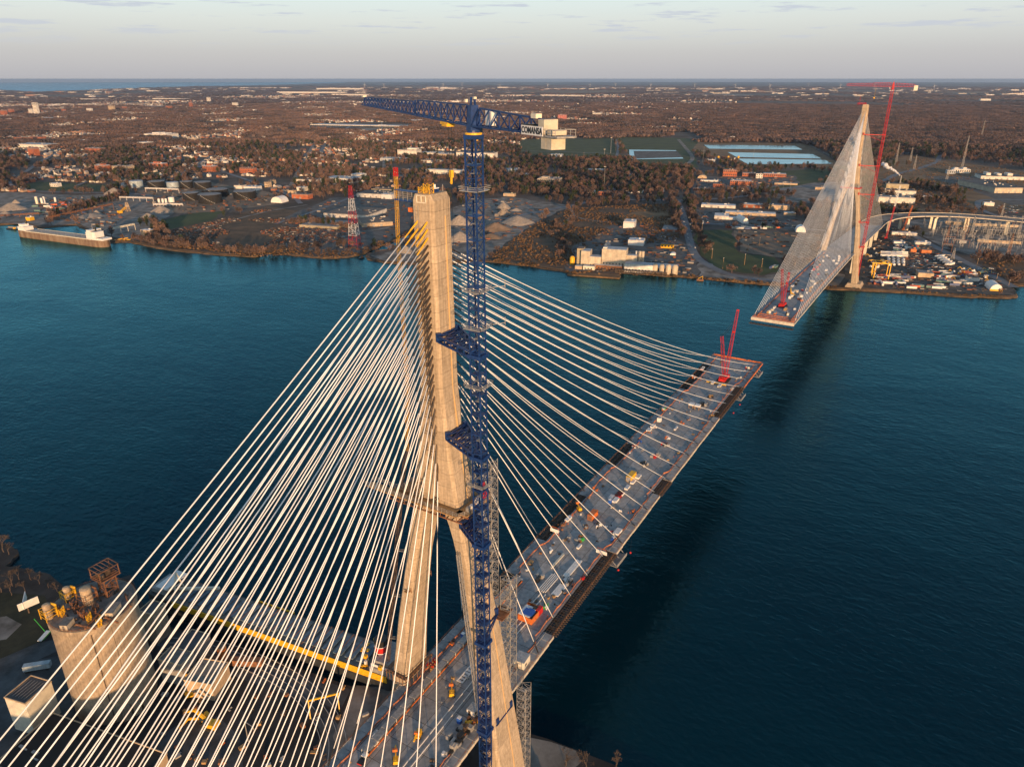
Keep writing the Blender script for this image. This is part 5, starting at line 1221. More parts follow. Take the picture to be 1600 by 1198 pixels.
# tents
def tent(cx, by, w, h, L_, label, m='white', rot=GA, base=None):
    g = G(cx, by); k2 = dist(g)/FPX; r_ = w*k2/2; e = empty('tent_hall', (g.x, g.y, 2), label, 'tent', rz=rot); b = MB()
    prof = [(-r_,0,0)]+[(r_*math.cos(math.pi-math.pi*j/10), 0, (1.5 if base else 0)+h*k2*math.sin(math.pi*j/10)) for j in range(11)]+[(r_,0,0)]
    b.hull([[(x,0,z) for x,_,z in prof], [(x,L_,z) for x,_,z in prof]]); b.build('skin', M[m], e, smooth=False)
    if base: b = MB(); b.box((0,-.2,0),(r_*2.02,.3,2.4)); b.build('skirt', M[base], e)
tent(432,317,20,9,26,'white arched tent hall at the edge of the scrap yard'); tent(1251,363,15,9,22,'white round tent under the far stay cables'); tent(1556,455,17,9,24,'white tent hall with yellow skirt at the yard tip','white',GA,'yellow'); tent(1097,279,14,5,18,'tan arched hall at the campus left','tan'); tent(1165,350,9,9,44,'long white tent tunnel in the logistics lot','white',R(-58)); tent(1051,399,9,3.5,10,'small white dome tent by the mill street')
# yellow gantry, crawler cranes on the far bank
g = G(1376, 437); k2 = dist(g)/FPX; e = empty('gantry_crane', (g.x, g.y, 2), 'bright yellow gantry crane on the quay beside the far pylon', 'gantry crane', rz=GA)
b = MB(); h = 22
for x in (-9,9):
    for y in (0,16): b.bar((x,y,0),(x,y,h),1.0)
    b.bar((x,0,h),(x,16,h),1.1); b.bar((x,0,1),(x,16,1),.9)
b.build('leg_frame', M['yellow'], e); b = MB()
for y in (0,16): b.bar((-14,y,h),(10,y,h),1.3)
b.bar((-13,0,h),(-13,0,h-14),.6); b.box((0,8,h+.6),(4,18,1.5)); b.build('bridge_beam', M['yellow'], e)
def yard_crane(bx, by, tx, ty, m, label, tipm=None):
    g = G(bx, by); t = at(tx, ty, 0, g.x+6); e = empty('crawler_crane', (g.x,g.y,2), label, 'crane'); b = MB(); tl = t-g
    b.lattice([(0,0,2), tl*.62], 1.8, 3, .4, .3); b.build('boom', M[m], e); b = MB(); b.lattice([tl*.62, tl], 1.8, 3, .4, .3); b.build('boom_tip', M[tipm or m], e)
    b = MB(); b.box((0,0,1.2),(6,4,3)); b.build('cab', M['redbright' if m == 'red' else m], e)
    for s in (-1,1): b = MB(); b.box((0,s*2.6,0),(8,1,1.3)); b.build('crawler_track', M['tyre'], e)
yard_crane(1384, 374, 1407, 290, 'red', 'crawler crane with red lower and white upper boom in front of the viaduct', 'white'); yard_crane(1411, 361, 1426, 321, 'orange', 'orange crawler crane boom leaning in front of the viaduct'); 
# gravel plant and conveyors
def conveyor(p, q, z0, z1, label, m='rust', n=6):
    a = G(*p); c = G(*q); e = empty('conveyor', (a.x,a.y,2), label, 'conveyor'); d = c-a; d.z = 0; b = MB(); b.lattice([(0,0,z0),(d.x,d.y,z1)], 2.4, 5, .35, .25); b.bar((0,0,z0),(d.x,d.y,z1),1.6,.5); b.build('belt_frame', M[m], e)
    b = MB()
    for i in range(n+1): t = i/n; b.bar((d.x*t,d.y*t,0),(d.x*t,d.y*t,z0+(z1-z0)*t),.6)
    b.build('trestle', M[m], e)
conveyor((75,344),(178,328),5,12,'long rusty conveyor crossing the stone yard'); conveyor((0,342),(62,338),6,6,'rusty conveyor and jetty at the left shore'); conveyor((188,313),(240,316),7,9,'white pipe rack in front of the tank farm','white',5); conveyor((228,300),(280,302),9,9,'white pipe bridge between the tanks','white',3); conveyor((178,366),(212,360),10,11,'white ship loading belt beside the square silos','cream',3); conveyor((240,322),(286,322),4,4,'low white pipe rack at the tank farm','white',9)
e = empty('screening_plant', G(200,330), 'tan screening tower on the stone yard', 'plant'); b = MB(); b.lattice([(0,0,0),(0,0,18)],7,4,.6,.4,3); b.box((0,0,9),(5,5,3)); b.build('frame', M['tan'], e); b = MB(); b.lattice([(-22,-8,2),(-2,0,8)],3,4,.4,.3); b.box((-22,-8,0),(8,6,5)); b.build('feeder', M['yellow'], e)
e = empty('crushing_plant', G(786,337), 'dusty crushing plant in front of the rust coloured gravel pile', 'plant'); b = MB(); b.lattice([(-18,4,1),(6,0,14)],3,4,.4,.3); b.lattice([(18,-4,1),(2,0,12)],3,4,.4,.3); b.build('belts', M['stone'], e); b = MB(); b.box((0,0,0),(9,7,9)); b.box((0,0,9),(5,4,4)); b.box((-14,6,0),(6,5,5)); b.build('crusher_house', M['stone'], e)
# water basin works: small tanks
for i in range(9):
    rr = random.Random(i); g = G(1112+i*5.2, 252-(i%3)*2.5); b = MB(); b.lathe((0,0,0), [(3.5,0),(3.5,6),(.5,7)], 10); tag(b.build('process_tank', M[('tan','white','yellow')[i%3]], None, (g.x,g.y,2)), 'small process tank at the water works beside the basins', 'tank', 'tanks of the water works')
# steam
st_m = bpy.data.materials.new('steam'); st_m.use_nodes = True; pb = st_m.node_tree.nodes['Principled BSDF']; pb.inputs['Base Color'].default_value = (.85,.86,.9,1); pb.inputs['Roughness'].default_value = 1; pb.inputs['Alpha'].default_value = .55
g = G(1404, 297); k2 = dist(g)/FPX; b = MB(); rr = random.Random(5)
for i in range(26):
    t = i/25; c = Vector((g.x+rr.uniform(-3,3)+10*t, g.y+(4+42*t)+rr.uniform(-2,2)*t, 36+24*t**.8+rr.uniform(-3,3)*t)); r_ = (1.5+5*t)*rr.uniform(.5,1); vs = []; n = 7
    prof = [(r_*math.sin(math.pi*j/5), -r_*math.cos(math.pi*j/5)) for j in range(1, 5)]; b.lathe(c, [(0.05,-r_)]+prof+[(0.05,r_)], 8)
o = b.build('steam_plume', st_m, smooth=True); kind(o, 'stuff')
b = MB(); b.tube([(0,0,0),(0,0,34)], 1.2, 8); tag(b.build('plant_stack', M['grey'], None, (g.x,g.y,2)), 'grey stack giving off white steam at the khaki plant hall', 'chimney')
# wind turbines on the horizon
for i in range(16):
    az = R(31.43)-math.atan((560+i*58+random.Random(i).uniform(-20,20)-800)/1200.); D = 24000+random.Random(i+3).uniform(-3000,6000); e = empty('wind_turbine', (CAM[0]+D*math.cos(az), CAM[1]+D*math.sin(az), 2), 'white wind turbine standing on the hazy horizon', 'wind turbine', 'wind turbines on the horizon', az)
    b = MB(); b.tube([(0,0,0),(0,0,95)], 4, 6, True, 2.5); b.build('tower', M['white'], e); b = MB()
    for j in range(3): t = j*2.094+i; b.bar((-4,0,95),(-4,48*math.sin(t),95+48*math.cos(t)),3.5)
    b.build('rotor', M['white'], e)

# --- vehicles, containers in yards: protos with parts, copied
def car_proto(long=4.6):
    e = empty('parked_car', (0,0,0), '', 'car'); b = MB(); b.box((0,0,.35),(long,1.85,.7)); b.build('body', M['carpaint'], e)
    b = MB(); b.box((-.2,0,1.05),(long*.55,1.6,.55),0,.85); b.build('cabin', M['glass'], e)
    b = MB()
    for x in (-1.4,1.4):
        for s in (-1,1): b.tube([(x,s*.75,.35),(x,s*.95,.35)],.35,8)
    b.build('wheels', M['tyre'], e); return e
def trailer_proto():
    e = empty('box_trailer', (0,0,0), '', 'trailer'); b = MB(); b.box((0,0,1.1),(14,2.6,2.9)); b.build('box', M['trailer'], e); b = MB()
    for x in (-5.5,-4.3,5): b.box((x,0,0),(1,2.4,1.1))
    b.build('running_gear', M['tyre'], e); return e
def cont_proto():
    e = empty('shipping_container', (0,0,0), '', 'container'); b = MB(); b.box((0,0,0),(12,2.45,2.6)); b.build('box', M['container'], e); b = MB(); b.box((6.06,0,.1),(.1,2.3,2.3)); b.build('door', M['grey'], e); return e
def skip_proto():
    e = empty('site_machine', (0,0,0), '', 'machine'); b = MB(); b.box((0,0,.6),(4.5,2.4,1.6)); b.box((-.8,0,2.2),(1.8,2.0,1.4)); b.build('body', M['container'], e); b = MB(); b.bar((1,0,2),(5,0,4.5),.5); b.bar((5,0,4.5),(7,0,1.5),.4); b.build('arm', M['yellow'], e); b = MB()
    for s in (-1,1): b.box((0,s*1.1,0),(4.4,.6,.8))
    b.build('track', M['tyre'], e); return e
def spread(proto, items, label, group):
    first = True
    for x, y, rz in items:
        o = proto if first else copy_tree(proto); first = False; g = G(x, y); o.location = (g.x, g.y, 2.3); o.rotation_euler[2] = rz; o['label'] = label; o['group'] = group
rr = random.Random(21)
spread(car_proto(), [(1097+rr.uniform(0,9), 334+rr.uniform(0,18), GA+R(90)) for _ in range(16)]+[(1184+rr.uniform(0,60), 343+rr.uniform(0,12), GA) for _ in range(12)], 'small car parked in the asphalt logistics lot', 'cars parked in the logistics lot')
spread(car_proto(), [(1064+t*1.1+rr.uniform(-1,1), 322+t*5.0, R(20)) for t in range(14)]+[(1073+t*1.1, 325+t*5.2, R(20)) for t in range(13)], 'car parked along the street leading down to the mill', 'cars parked along the mill street')
spread(car_proto(), [(1028+rr.uniform(0,30), 369+rr.uniform(0,8), GA+R(90)) for _ in range(14)], 'car parked in the mill car park', 'cars parked by the mill')
spread(car_proto(), [(838+rr.uniform(0,45), 291+rr.uniform(0,8), GA+R(90)) for _ in range(30)], 'car parked in front of the beige office building', 'cars at the office building')
spread(car_proto(6), [(1445+rr.gauss(0,16), 402+rr.uniform(-4,24), rr.uniform(0,3)) for _ in range(30)]+[(1520+rr.gauss(0,20), 430+rr.uniform(-10,16), rr.uniform(0,3)) for _ in range(26)], 'pickup or car parked in the far construction yard', 'vehicles in the construction yard')
spread(car_proto(5), [(1185+j*28+rr.uniform(-6,6), 184+j*9.2+rr.uniform(-2,2), R(-25)) for j in range(9)]+[(1420+j*22, 237.5+j*.6, R(-60)) for j in range(7)], 'vehicle driving on the distant highway', 'traffic on the highway')
spread(car_proto(5), [(1556+rr.uniform(0,40), 322+rr.uniform(0,12), rr.uniform(0,3)) for _ in range(34)], 'car in the crowded lot beyond the viaduct', 'cars in the lot beyond the viaduct')
spread(trailer_proto(), [(992+rr.uniform(-3,3), 285+i*2.2, GA) for i in range(5)]+[(1000+rr.uniform(-2,2), 296+i*2, GA) for i in range(4)]+[(1033, 292+i*2.2, GA) for i in range(5)]+[(983,303,GA),(977,300,GA+.5)], 'white box trailer parked in the truck yard behind the front street', 'trailers in the truck yard')
spread(trailer_proto(), [(1383+j*9, 397+i*2.6, GA) for i in range(3) for j in range(4)]+[(1388+j*7.5, 407+i*4, GA+R(90)) for i in range(3) for j in range(4)]+[(1465+j*5+i*4, 403+i*3, GA+R(50)) for i in range(5) for j in range(2)], 'white trailer parked in rows in the construction yard', 'trailers in the construction yard')
spread(cont_proto(), [(1398+rr.uniform(0,35), 384+rr.uniform(0,9), GA+rr.choice((0,1.57))) for _ in range(22)]+[(1365+rr.uniform(0,60), 430+rr.uniform(0,17), GA+rr.choice((0,0,1.57))) for _ in range(30)]+[(1480+rr.uniform(-20,40), 425+rr.uniform(0,22), GA+rr.uniform(-.4,.4)) for _ in range(34)]+[(1440+rr.uniform(-20,30), 446+rr.uniform(0,5), GA) for _ in range(10)], 'shipping container or stack of material in the construction yard', 'containers in the construction yard')
spread(cont_proto(), [(1138+j*5+rr.uniform(-1,1), 355.5+rr.uniform(0,3), GA) for j in range(16)], 'coloured container in the row above the lawn', 'containers above the lawn')
spread(skip_proto(), [(1355+rr.uniform(0,20), 385+rr.uniform(0,50), rr.uniform(0,6)) for _ in range(12)]+[(1500+rr.uniform(-30,50), 430+rr.uniform(-8,18), rr.uniform(0,6)) for _ in range(16)], 'tracked site machine in the construction yard', 'machines in the construction yard')
spread(cont_proto(), [(88+rr.gauss(0,30), 322+rr.uniform(-6,12), rr.uniform(0,3)) for _ in range(34)], 'container or machine box in the stone yard', 'boxes in the stone yard')
spread(cont_proto(), [(1205+i*4, 420+rr.uniform(-4,3), GA+1.2) for i in range(3)], 'white boat shaped trailer on the river lot under the cables', 'trailers on the river lot')
# scrap yard heaps: nobody could count them
b = MB(); rr = random.Random(4); scrap = [(0,0)]; sp_poly = np.array(W2([(250,364),(330,347),(420,324),(470,333),(556,352),(536,374),(470,392),(402,390),(345,391),(300,387),(245,379)]))
mn, mx_ = sp_poly.min(0), sp_poly.max(0); Pq = np.random.RandomState(3).uniform(mn, mx_, (5200,2)); Pq = Pq[inside(sp_poly, Pq)]
dn_ = np.sin(Pq[:,0]*.045+1)*np.sin(Pq[:,1]*.03)+np.sin(Pq[:,0]*.017-Pq[:,1]*.021); Pq = Pq[dn_ > -.35]
SCR = MB(); SCR.box((0,0,0),(1,.5,.4)); SCR = SCR.mesh('scrap'); SCR.materials.append(ramp_mat('scrap_mix', [(.08,.05,.035),(.2,.1,.05),(.05,.05,.05),(.3,.28,.26),(.12,.06,.04),(.22,.08,.04),(.10,.08,.07),(.06,.045,.04)], .8))
n = len(Pq); rs = np.random.RandomState(5)
scatter('scrap_heap', [SCR], np.c_[Pq, np.full(n, 2.1)], np.c_[rs.uniform(1.5,5,n), rs.uniform(1.5,5,n), rs.uniform(1,4.5,n)], rs.uniform(0,3,n), np.zeros(n))
yp = np.array(W2([(1350,440),(1345,392),(1395,352),(1428,372),(1500,408),(1575,446),(1575,458),(1500,456),(1350,448)])); Pq = rs.uniform(yp.min(0), yp.max(0), (1500,2)); Pq = Pq[inside(yp, Pq)]; n = len(Pq)
scatter('yard_clutter', [SCR], np.c_[Pq, np.full(n, 2.1)], np.c_[rs.uniform(1,7,n), rs.uniform(1,4,n), rs.uniform(.6,3.5,n)], GA+rs.uniform(-.5,.5,n), np.zeros(n))
yp = np.array(W2([(1440,350),(1598,342),(1598,400),(1500,392),(1450,368)])); Pq = rs.uniform(yp.min(0), yp.max(0), (600,2)); Pq = Pq[inside(yp, Pq)]; n = len(Pq)
POST = MB(); POST.bar((0,0,0),(0,0,1),.035); POST.bar((-.2,0,.9),(.2,0,.9),.03); POST = POST.mesh('post'); POST.materials.append(M['grey'])
scatter('switchgear', [POST], np.c_[Pq, np.full(n, 2.1)], np.c_[rs.uniform(6,12,n), rs.uniform(6,12,n), rs.uniform(5,10,n)], GA+rs.uniform(-.1,.1,n), np.zeros(n))

for nm, pp, cnt in (('stone_yard_clutter', [(60,340),(60,310),(150,308),(190,320),(200,360),(120,348)], 260), ('tank_farm_clutter', [(200,300),(330,290),(420,305),(430,318),(300,335),(250,328)], 260), ('works_clutter', [(440,345),(520,310),(640,314),(638,356),(560,392),(470,392)], 150),
        ('gravel_works_clutter', [(705,335),(735,314),(800,310),(868,330),(800,370),(705,392)], 200), ('mill_clutter', [(888,424),(900,388),(960,352),(1013,350),(1060,380),(1090,402),(1085,429)], 260), ('lot_clutter', [(1080,325),(1235,332),(1260,360),(1090,349)], 120), ('campus_clutter', [(1085,300),(1092,278),(1238,276),(1245,288)], 220), ('earth_clutter', [(1150,360),(1278,367),(1262,405),(1158,392)], 70), ('plant_clutter', [(1380,325),(1385,292),(1450,292),(1470,318)], 160)):
    yp = np.array(W2(pp)); Pq = rs.uniform(yp.min(0), yp.max(0), (cnt*3,2)); Pq = Pq[inside(yp, Pq)][:cnt]; n = len(Pq)
    scatter(nm, [SCR], np.c_[Pq, np.full(n, 2.1)], np.c_[rs.uniform(2,9,n), rs.uniform(2,8,n), rs.uniform(1,6,n)], GA+rs.uniform(-.3,.3,n), np.zeros(n))
# --- trees and houses
npr = np.random.RandomState(11)
def wedge(r0, r1, per, pad=3):
    a0, a1 = YAW-R(35.8+pad), YAW+R(35.8+pad); n = int((r1*r1-r0*r0)*(a1-a0)/2/per)
    r = np.sqrt(npr.uniform(r0*r0, r1*r1, n)); a = npr.uniform(a0, a1, n); return np.c_[CAM[0]+r*np.cos(a), CAM[1]+r*np.sin(a)]
def px_of(P):
    d = np.c_[P, np.full(len(P), 2.0)]-CAM; k = d@_f; return 800+FPX*(d@_r)/k, 599-FPX*(d@_u)/k
def keep(P, pad=0):
    m = np.ones(len(P), bool)
    for q in EXC: m &= ~inside(q, P)
    for x, y, r_ in EXC_B: m &= (P[:,0]-x)**2+(P[:,1]-y)**2 > (r_+4+pad)**2
    return P[m]
landx = lambda P: P[inside([p for p in land], P)]
def fbm(P, s, seed):
    rs_ = np.random.RandomState(seed); v = 0
    for o in range(4):
        for j in range(3): a = rs_.uniform(0, 6.28); f = 2**o/s; v = v+np.sin((P[:,0]*math.cos(a)+P[:,1]*math.sin(a))*f*6.28+rs_.uniform(0,6.28))/(o+1.2)/2
    return v
# houses on a street grid turned with the river
ga = R(15); e1 = np.array([math.cos(ga), math.sin(ga)]); e2 = np.array([-e1[1], e1[0]])
U, Vv = np.meshgrid(np.arange(0, 6200, 46), np.arange(-2500, 7200, 15.5)); Hs = np.c_[U.ravel(), Vv.ravel()]+npr.uniform(-3.5,3.5,(U.size,2)); Hs = Hs[(np.abs((Hs[:,1] % 180)-90) < 78)]
Hp = Hs[:,:1]*e1+Hs[:,1:]*e2+np.array([600,0]); hx, hy = px_of(Hp); m = (hx > -40)&(hx < 1180)&(hy > 134)&(hy < 330); Hp = Hp[m]; hx, hy = px_of(Hp)
town = (hx < 640)&(hy < 300)|(hx < 900)&(hy < 236)|(hy < 205)&(hx < 1150)
Hp = Hp[town & (fbm(Hp, 900, 5) > -.45) & (npr.rand(len(Hp)) < .82)]; Hp = keep(landx(Hp), 8)
order = np.argsort(((Hp-CAM[:2])**2).sum(1)); Hp = Hp[order]; print('houses', len(Hp))
for i, p in enumerate(Hp[:300]):
    o = link('house', HOUSE[i % 3], None, (p[0], p[1], 2.0), ga+(math.pi/2 if i % 5 == 0 else 0)+.0); tag(o, 'small pitched roof house among bare trees in the town across the river', 'house', 'houses of the town across the river')
q = Hp[300:]; q2_ = keep(landx(wedge(5200, 13000, 5200))); q2_ = q2_[fbm(q2_, 1700, 9) > -.1]; ax_, ay_ = px_of(q2_); q2_ = q2_[ax_ < 1150]; q = np.r_[q, q2_]; n = len(q); sc = npr.uniform(.85, 1.25, n)*np.r_[np.ones(n-len(q2_)), np.full(len(q2_), 1.5)]
scatter('distant_houses', HOUSE, np.c_[q, np.full(n, 2.0)], np.c_[sc, sc, sc], ga+npr.choice([0, 1.5708], n), npr.randint(0, 3, n))
# commercial blocks in the distance
q = keep(landx(wedge(3000, 24000, 160000)), 20); q = q[fbm(q, 2600, 8) > .12]; qx, qy = px_of(q); q = q[~((qx > 1150)&(qy > 158)&(qx < 1700))]; q = q[np.argsort(((q-CAM[:2])**2).sum(1))]; n = len(q); print('blocks', n)
D_ = np.hypot(*(q-CAM[:2]).T); sc = np.c_[npr.uniform(16, 60, n)*(1+D_/9000), npr.uniform(14, 40, n)*(1+D_/9000), npr.uniform(5, 10, n)*(1+D_/22000)]
for i in range(min(300, n)):
    o = link('commercial_building', BLOCK, None, (q[i][0], q[i][1], 2.0), GA); o.scale = tuple(sc[i]); tag(o, 'flat roofed commercial block in the hazy middle distance of the town', 'building', 'flat roofed blocks of the distant town')
if n > 300: scatter('distant_blocks', [BLOCK], np.c_[q[300:], np.full(n-300, 2.0)], sc[300:], np.full(n-300, GA), np.zeros(n-300))
# trees
q = landx(wedge(640, 3300, 165)); qx, qy = px_of(q); f = fbm(q, 420, 2)
wood = ((qx > 880)&(qy < 235))|((qx > 1330)&(qy < 246))|((qx > 800)&(qx < 1080)&(qy > 250)&(qy < 305))|((qx>1300)&(qx<1400)&(qy<290))
pr = np.where(wood, .95, np.where((qx < 900)&(qy < 300), .74, .45)); q = q[(f > -.75+.5*(~wood)) & (npr.rand(len(q)) < pr)]; q = keep(q)
# tree belts along lots, fields and the shore
def belt(px, n, w, z=2.):
    out = []; P_ = [G(*p) for p in px]; tot = sum((b_-a_).length for a_, b_ in zip(P_, P_[1:]))
    for a_, b_ in zip(P_, P_[1:]):
        for _ in range(max(1, int(n*(b_-a_).length/tot))): t = rnd.random(); out.append((a_.x+(b_.x-a_.x)*t+rnd.uniform(-w,w), a_.y+(b_.y-a_.y)*t+rnd.uniform(-w,w)))
    return out
bl = belt([(80,342),(130,328),(200,306)], 90, 7)+belt([(225,376),(265,384),(330,388)], 60, 14)+belt([(345,394),(400,398),(455,392),(540,386)], 40, 10)+belt([(1075,310),(1082,340),(1094,372),(1106,400)], 60, 7)+belt([(1053,318),(1056,350),(1064,372)], 60, 7)\
  +belt([(230,350),(250,362),(262,372)], 26, 12)+belt([(470,286),(500,300),(545,300)], 50, 22)+belt([(885,402),(872,380),(880,350)], 26, 16)+belt([(885,330),(960,316),(1000,306)], 30, 10)+belt([(650,300),(700,306),(800,300),(880,306)], 60, 14)\
  +belt([(1175,306),(1200,303),(1240,308)], 24, 8)+belt([(1395,290),(1440,292),(1500,306)], 70, 22)+belt([(1430,315),(1500,322)], 40, 12)+belt([(1260,262),(1300,272),(1340,285)], 40, 12)+belt([(440,350),(500,352),(560,360)], 30, 6)+belt([(1320,232),(1370,262),(1420,258)], 70, 25)\
  +belt([(1530,404),(1600,412)], 30, 10)+belt([(1578,440),(1598,440)], 10, 6)+belt([(962,300),(1050,300)], 26, 9)+belt([(1092,306),(1150,304)], 30, 5)
q = np.r_[q, np.array(bl)]; q = q[np.argsort(((q-CAM[:2])**2).sum(1))]; n = len(q); print('trees', n)
hx, hy = px_of(q); r_ = npr.uniform(5.2, 9.0, n)*np.where((hx > 1200)&(hy < 250), 1.5, 1.0); pk = npr.randint(0, 4, n); pk[npr.rand(n) < .035] = 4; r_[len(bl)*0:] *= 1
vis = [i for i in range(n) if -10 < hx[i] < 1610][:300]; vs_ = set(vis)
for i in vis:
    ev = pk[i] == 4; o = link('evergreen_tree' if ev else 'bare_tree', EVER if ev else CROWN[pk[i]], None, (q[i][0], q[i][1], 2.0), rnd.uniform(0, 6)); s = r_[i]*.85; o.scale = (s, s, s)
    tag(o, 'dark evergreen tree on the far river bank' if ev else 'bare brown tree on the far river bank', 'tree', 'evergreens on the far bank' if ev else 'bare trees on the far bank')
rest = np.array([i for i in range(n) if i not in vs_]); s = r_[rest]
scatter('distant_trees', CROWN+[EVER], np.c_[q[rest], np.full(len(rest), 2.0)], np.c_[s, s, s*npr.uniform(.85, 1.2, len(rest))], npr.uniform(0, 6.3, len(rest)), pk[rest])
q = keep(landx(wedge(3300, 8500, 1500))); f = fbm(q, 700, 3); qx, qy = px_of(q); q = q[(f > -.2)|((qx > 1100)&(npr.rand(len(q)) < .9))]; n = len(q); print('clumps', n); s = npr.uniform(24, 42, n); zz = npr.uniform(40,62,n)
scatter('distant_woods', WOOD, np.c_[q, np.full(n, 2.0)], np.c_[s, s, zz], npr.uniform(0, 6.3, n), npr.randint(0, 3, n))
q = keep(landx(wedge(8500, 30000, 26000))); f = fbm(q, 3800, 6); q = q[f > -.1]; n = len(q); print('far clumps', n); s = npr.uniform(60, 130, n)
scatter('hazy_woods', WOOD, np.c_[q, np.full(n, 2.0)], np.c_[s*2, s, np.full(n, 48.)], np.full(n, GA), npr.randint(0, 3, n))
# low scrub on the brown fields
SH = crown_mesh('scrub', 26, 31, ramp_mat('scrub_twigs', [(.2,.11,.05),(.13,.075,.04),(.09,.06,.035),(.25,.15,.07)], .95), 1, .6, False, .5)
allp = []
for px, per in (([(765,404),(800,375),(835,350),(890,326),(1052,318),(1062,372),(1000,385),(960,362),(905,382),(885,420),(820,412)], 26), ([(1520,402),(1598,408),(1598,443),(1575,440)], 60), ([(1395,285),(1450,280),(1500,300),(1520,328),(1430,326)], 60), ([(1350,268),(1420,245),(1600,268),(1600,300),(1440,300)], 160),
                ([(235,381),(300,390),(345,394),(400,402),(455,399),(520,404),(560,400),(556,394),(470,390),(345,388),(245,374)], 22), ([(560,400),(612,380),(640,366),(650,358),(600,374),(560,390)], 20), ([(885,424),(970,423),(1090,431),(1090,434),(970,430),(890,428)], 12), ([(1100,434),(1200,441),(1320,449),(1320,452),(1100,438)], 16), ([(760,402),(880,420),(885,425),(815,415),(760,408)], 9), ([(1330,452),(1500,460),(1585,463),(1585,466),(1400,457)], 20)):
    pl_ = np.array(W2(px)); ar = np.prod(pl_.max(0)-pl_.min(0)); c_ = npr.uniform(pl_.min(0), pl_.max(0), (int(ar/per),2)); c_ = c_[inside(pl_, c_)]; allp.append(c_[fbm(c_, 160, 7) > -.5])
q = np.concatenate(allp); n = len(q); print('scrub', n); s = npr.uniform(1.0, 2.6, n)
scatter('scrub', [SH], np.c_[q, np.full(n, 1.9)], np.c_[s, s, s], npr.uniform(0, 6.3, n), np.zeros(n))
# ---------------------------------------------------------------- things on the near deck
def D(px, py, off=0.):
    z = 50.
    for _ in range(12):
        p = G(px, py, z); z = zd(p.x)+off
    return Vector((p.x, p.y, z))
def thing(name, px, py, label, parts, cat=None, rz=0., group=None, off=0., pos=None):
    p = pos or D(px, py, off); e = empty(name, (p.x, p.y, p.z+.003), label, cat or name.replace('_', ' '), group, rz)
    for nm, m, shapes in parts:
        b = MB()
        for s in shapes:
            k = s[0]
            if k == 'b': b.box(s[1], s[2], *(s[3:] or ()))
            elif k == 'l': b.bar(s[1], s[2], s[3], s[4] if len(s) > 4 else None)
            elif k == 't': b.tube([s[1], s[2]], s[3], 10)
            elif k == 'x': b.lattice([s[1], s[2]], *s[3:])
        b.build(nm, M[m], e)
    return e
B = lambda c, d, *a: ('b', c, d, *a)
def ribbed(name, px, py, d, wall, roof, label, rz=0., cat='site cabin'):
    l, w, h = d; e = thing(name, px, py, label, [('wall', wall, [B((0,0,0), d)])], cat, rz); b = MB(); n = int(l/.55)
    for i in range(n): b.box((-l/2+l*(i+.5)/n, 0, h+.003), (l/n*.55, w*1.04, .14))
    b.box((0,0,h-.02), (l*1.03, w*1.03, .06)); b.build('roof', M[roof], e)
    b = MB(); b.box((-l/2-.04, w*.15, .05), (.08, 1.0, 2.0)); b.box((-l*.2,-w/2-.04,1.0),(1.2,.08,.9)); b.build('door', M['darksteel'], e); return e
ribbed('site_cabin', 815, 1036, (5.4,4.6,3.2), 'cream', 'metalroof', 'cream ribbed-roof cabin at the right deck edge beside the right pylon leg', R(4))
ribbed('site_cabin', 740, 1112, (3.8,3.2,2.2), 'white', 'metalroof', 'small white ribbed-roof cabin behind the crane mast')
thing('pump_house', 828, 962, 'orange walled site compound with blue tarpaulin roof on the near deck', [('wall','orange',[B((-4.2,0,0),(.3,6.5,2.8)),B((0,-3.2,0),(8.4,.3,2.8)),B((4.2,0,0),(.3,6.5,2.8)),B((0,3.2,0),(8.4,.3,2.8))]),('roof','whiteroof',[B((-.8,.6,2.8),(6.4,5,.25))]),('tarp','tarp',[B((-1.4,-.2,3.06),(3.8,4.6,.12)),B((.2,-.6,3.06),(1.6,2.6,.2))]),('red_side','redbright',[B((3.2,-2.6,.1),(3.4,1.6,2.9))]),('machine','black',[B((2.4,-1.2,2.3),(2,1.6,.9)),('t',(2,-1,3.2),(2,-1,3.9),.5)])], 'site compound')
def beams(name, px, py, n, l, w, gap, m, label, rz=0., h=.45, cat='beams'):
    p = D(px, py); e = empty(name, (p.x, p.y, p.z+.003), label, cat, None, rz); b0 = None; rr = random.Random(int(px))
    me = MB().box((0,0,.12), (l,w,h)).mesh('beam'); me.materials.append(M[m])
    for i in range(n): o = link('beam', me, e, (rr.uniform(-.5,.5), (i-(n-1)/2)*gap, 0))
    b = MB()
    for x in (-l*.35,0,l*.35): b.box((x,0,0),(.2,gap*n,.12))
    b.build('timber_bearer', M['wood'], e); return e
beams('steel_beam_stack', 858, 911, 5, 13, .35, .85, 'white', 'five spaced white steel beams lying on the near deck, left of the wide stack')
beams('steel_beam_stack', 878, 917, 4, 14, .75, .85, 'white', 'wide stack of white beams lying close together, lower right of the pair')
beams('steel_beam_stack', 895, 888, 3, 13.5, .8, .95, 'white', 'stack of three white beams, farther one of the two wide stacks')
beams('steel_beam_stack', 871, 877, 2, 12, .45, .55, 'cream', 'narrow pair of cream beams lying left of the white stacks')
beams('pipe_pair', 841, 937, 2, 9, .3, 2.1, 'white', 'two short white rails lying behind the orange compound', 0, .3)
beams('pipe_pair', 812, 975, 3, 11, .25, 2.0, 'white', 'white rails lying between the mast and the compound', 0, .3)
p = D(706, 1110); e = empty('laid_pipe', (0,0,0), 'pair of very long white pipes laid along the near deck to the bottom edge', 'pipes')
for y in (p.y+.9, p.y-1.3):
    b = MB(); b.tube([(x, y+.2*math.sin(x*.05), zd(x)+.3) for x in range(-95, 34, 6)], .17, 7); b.build('pipe', M['white'], e)
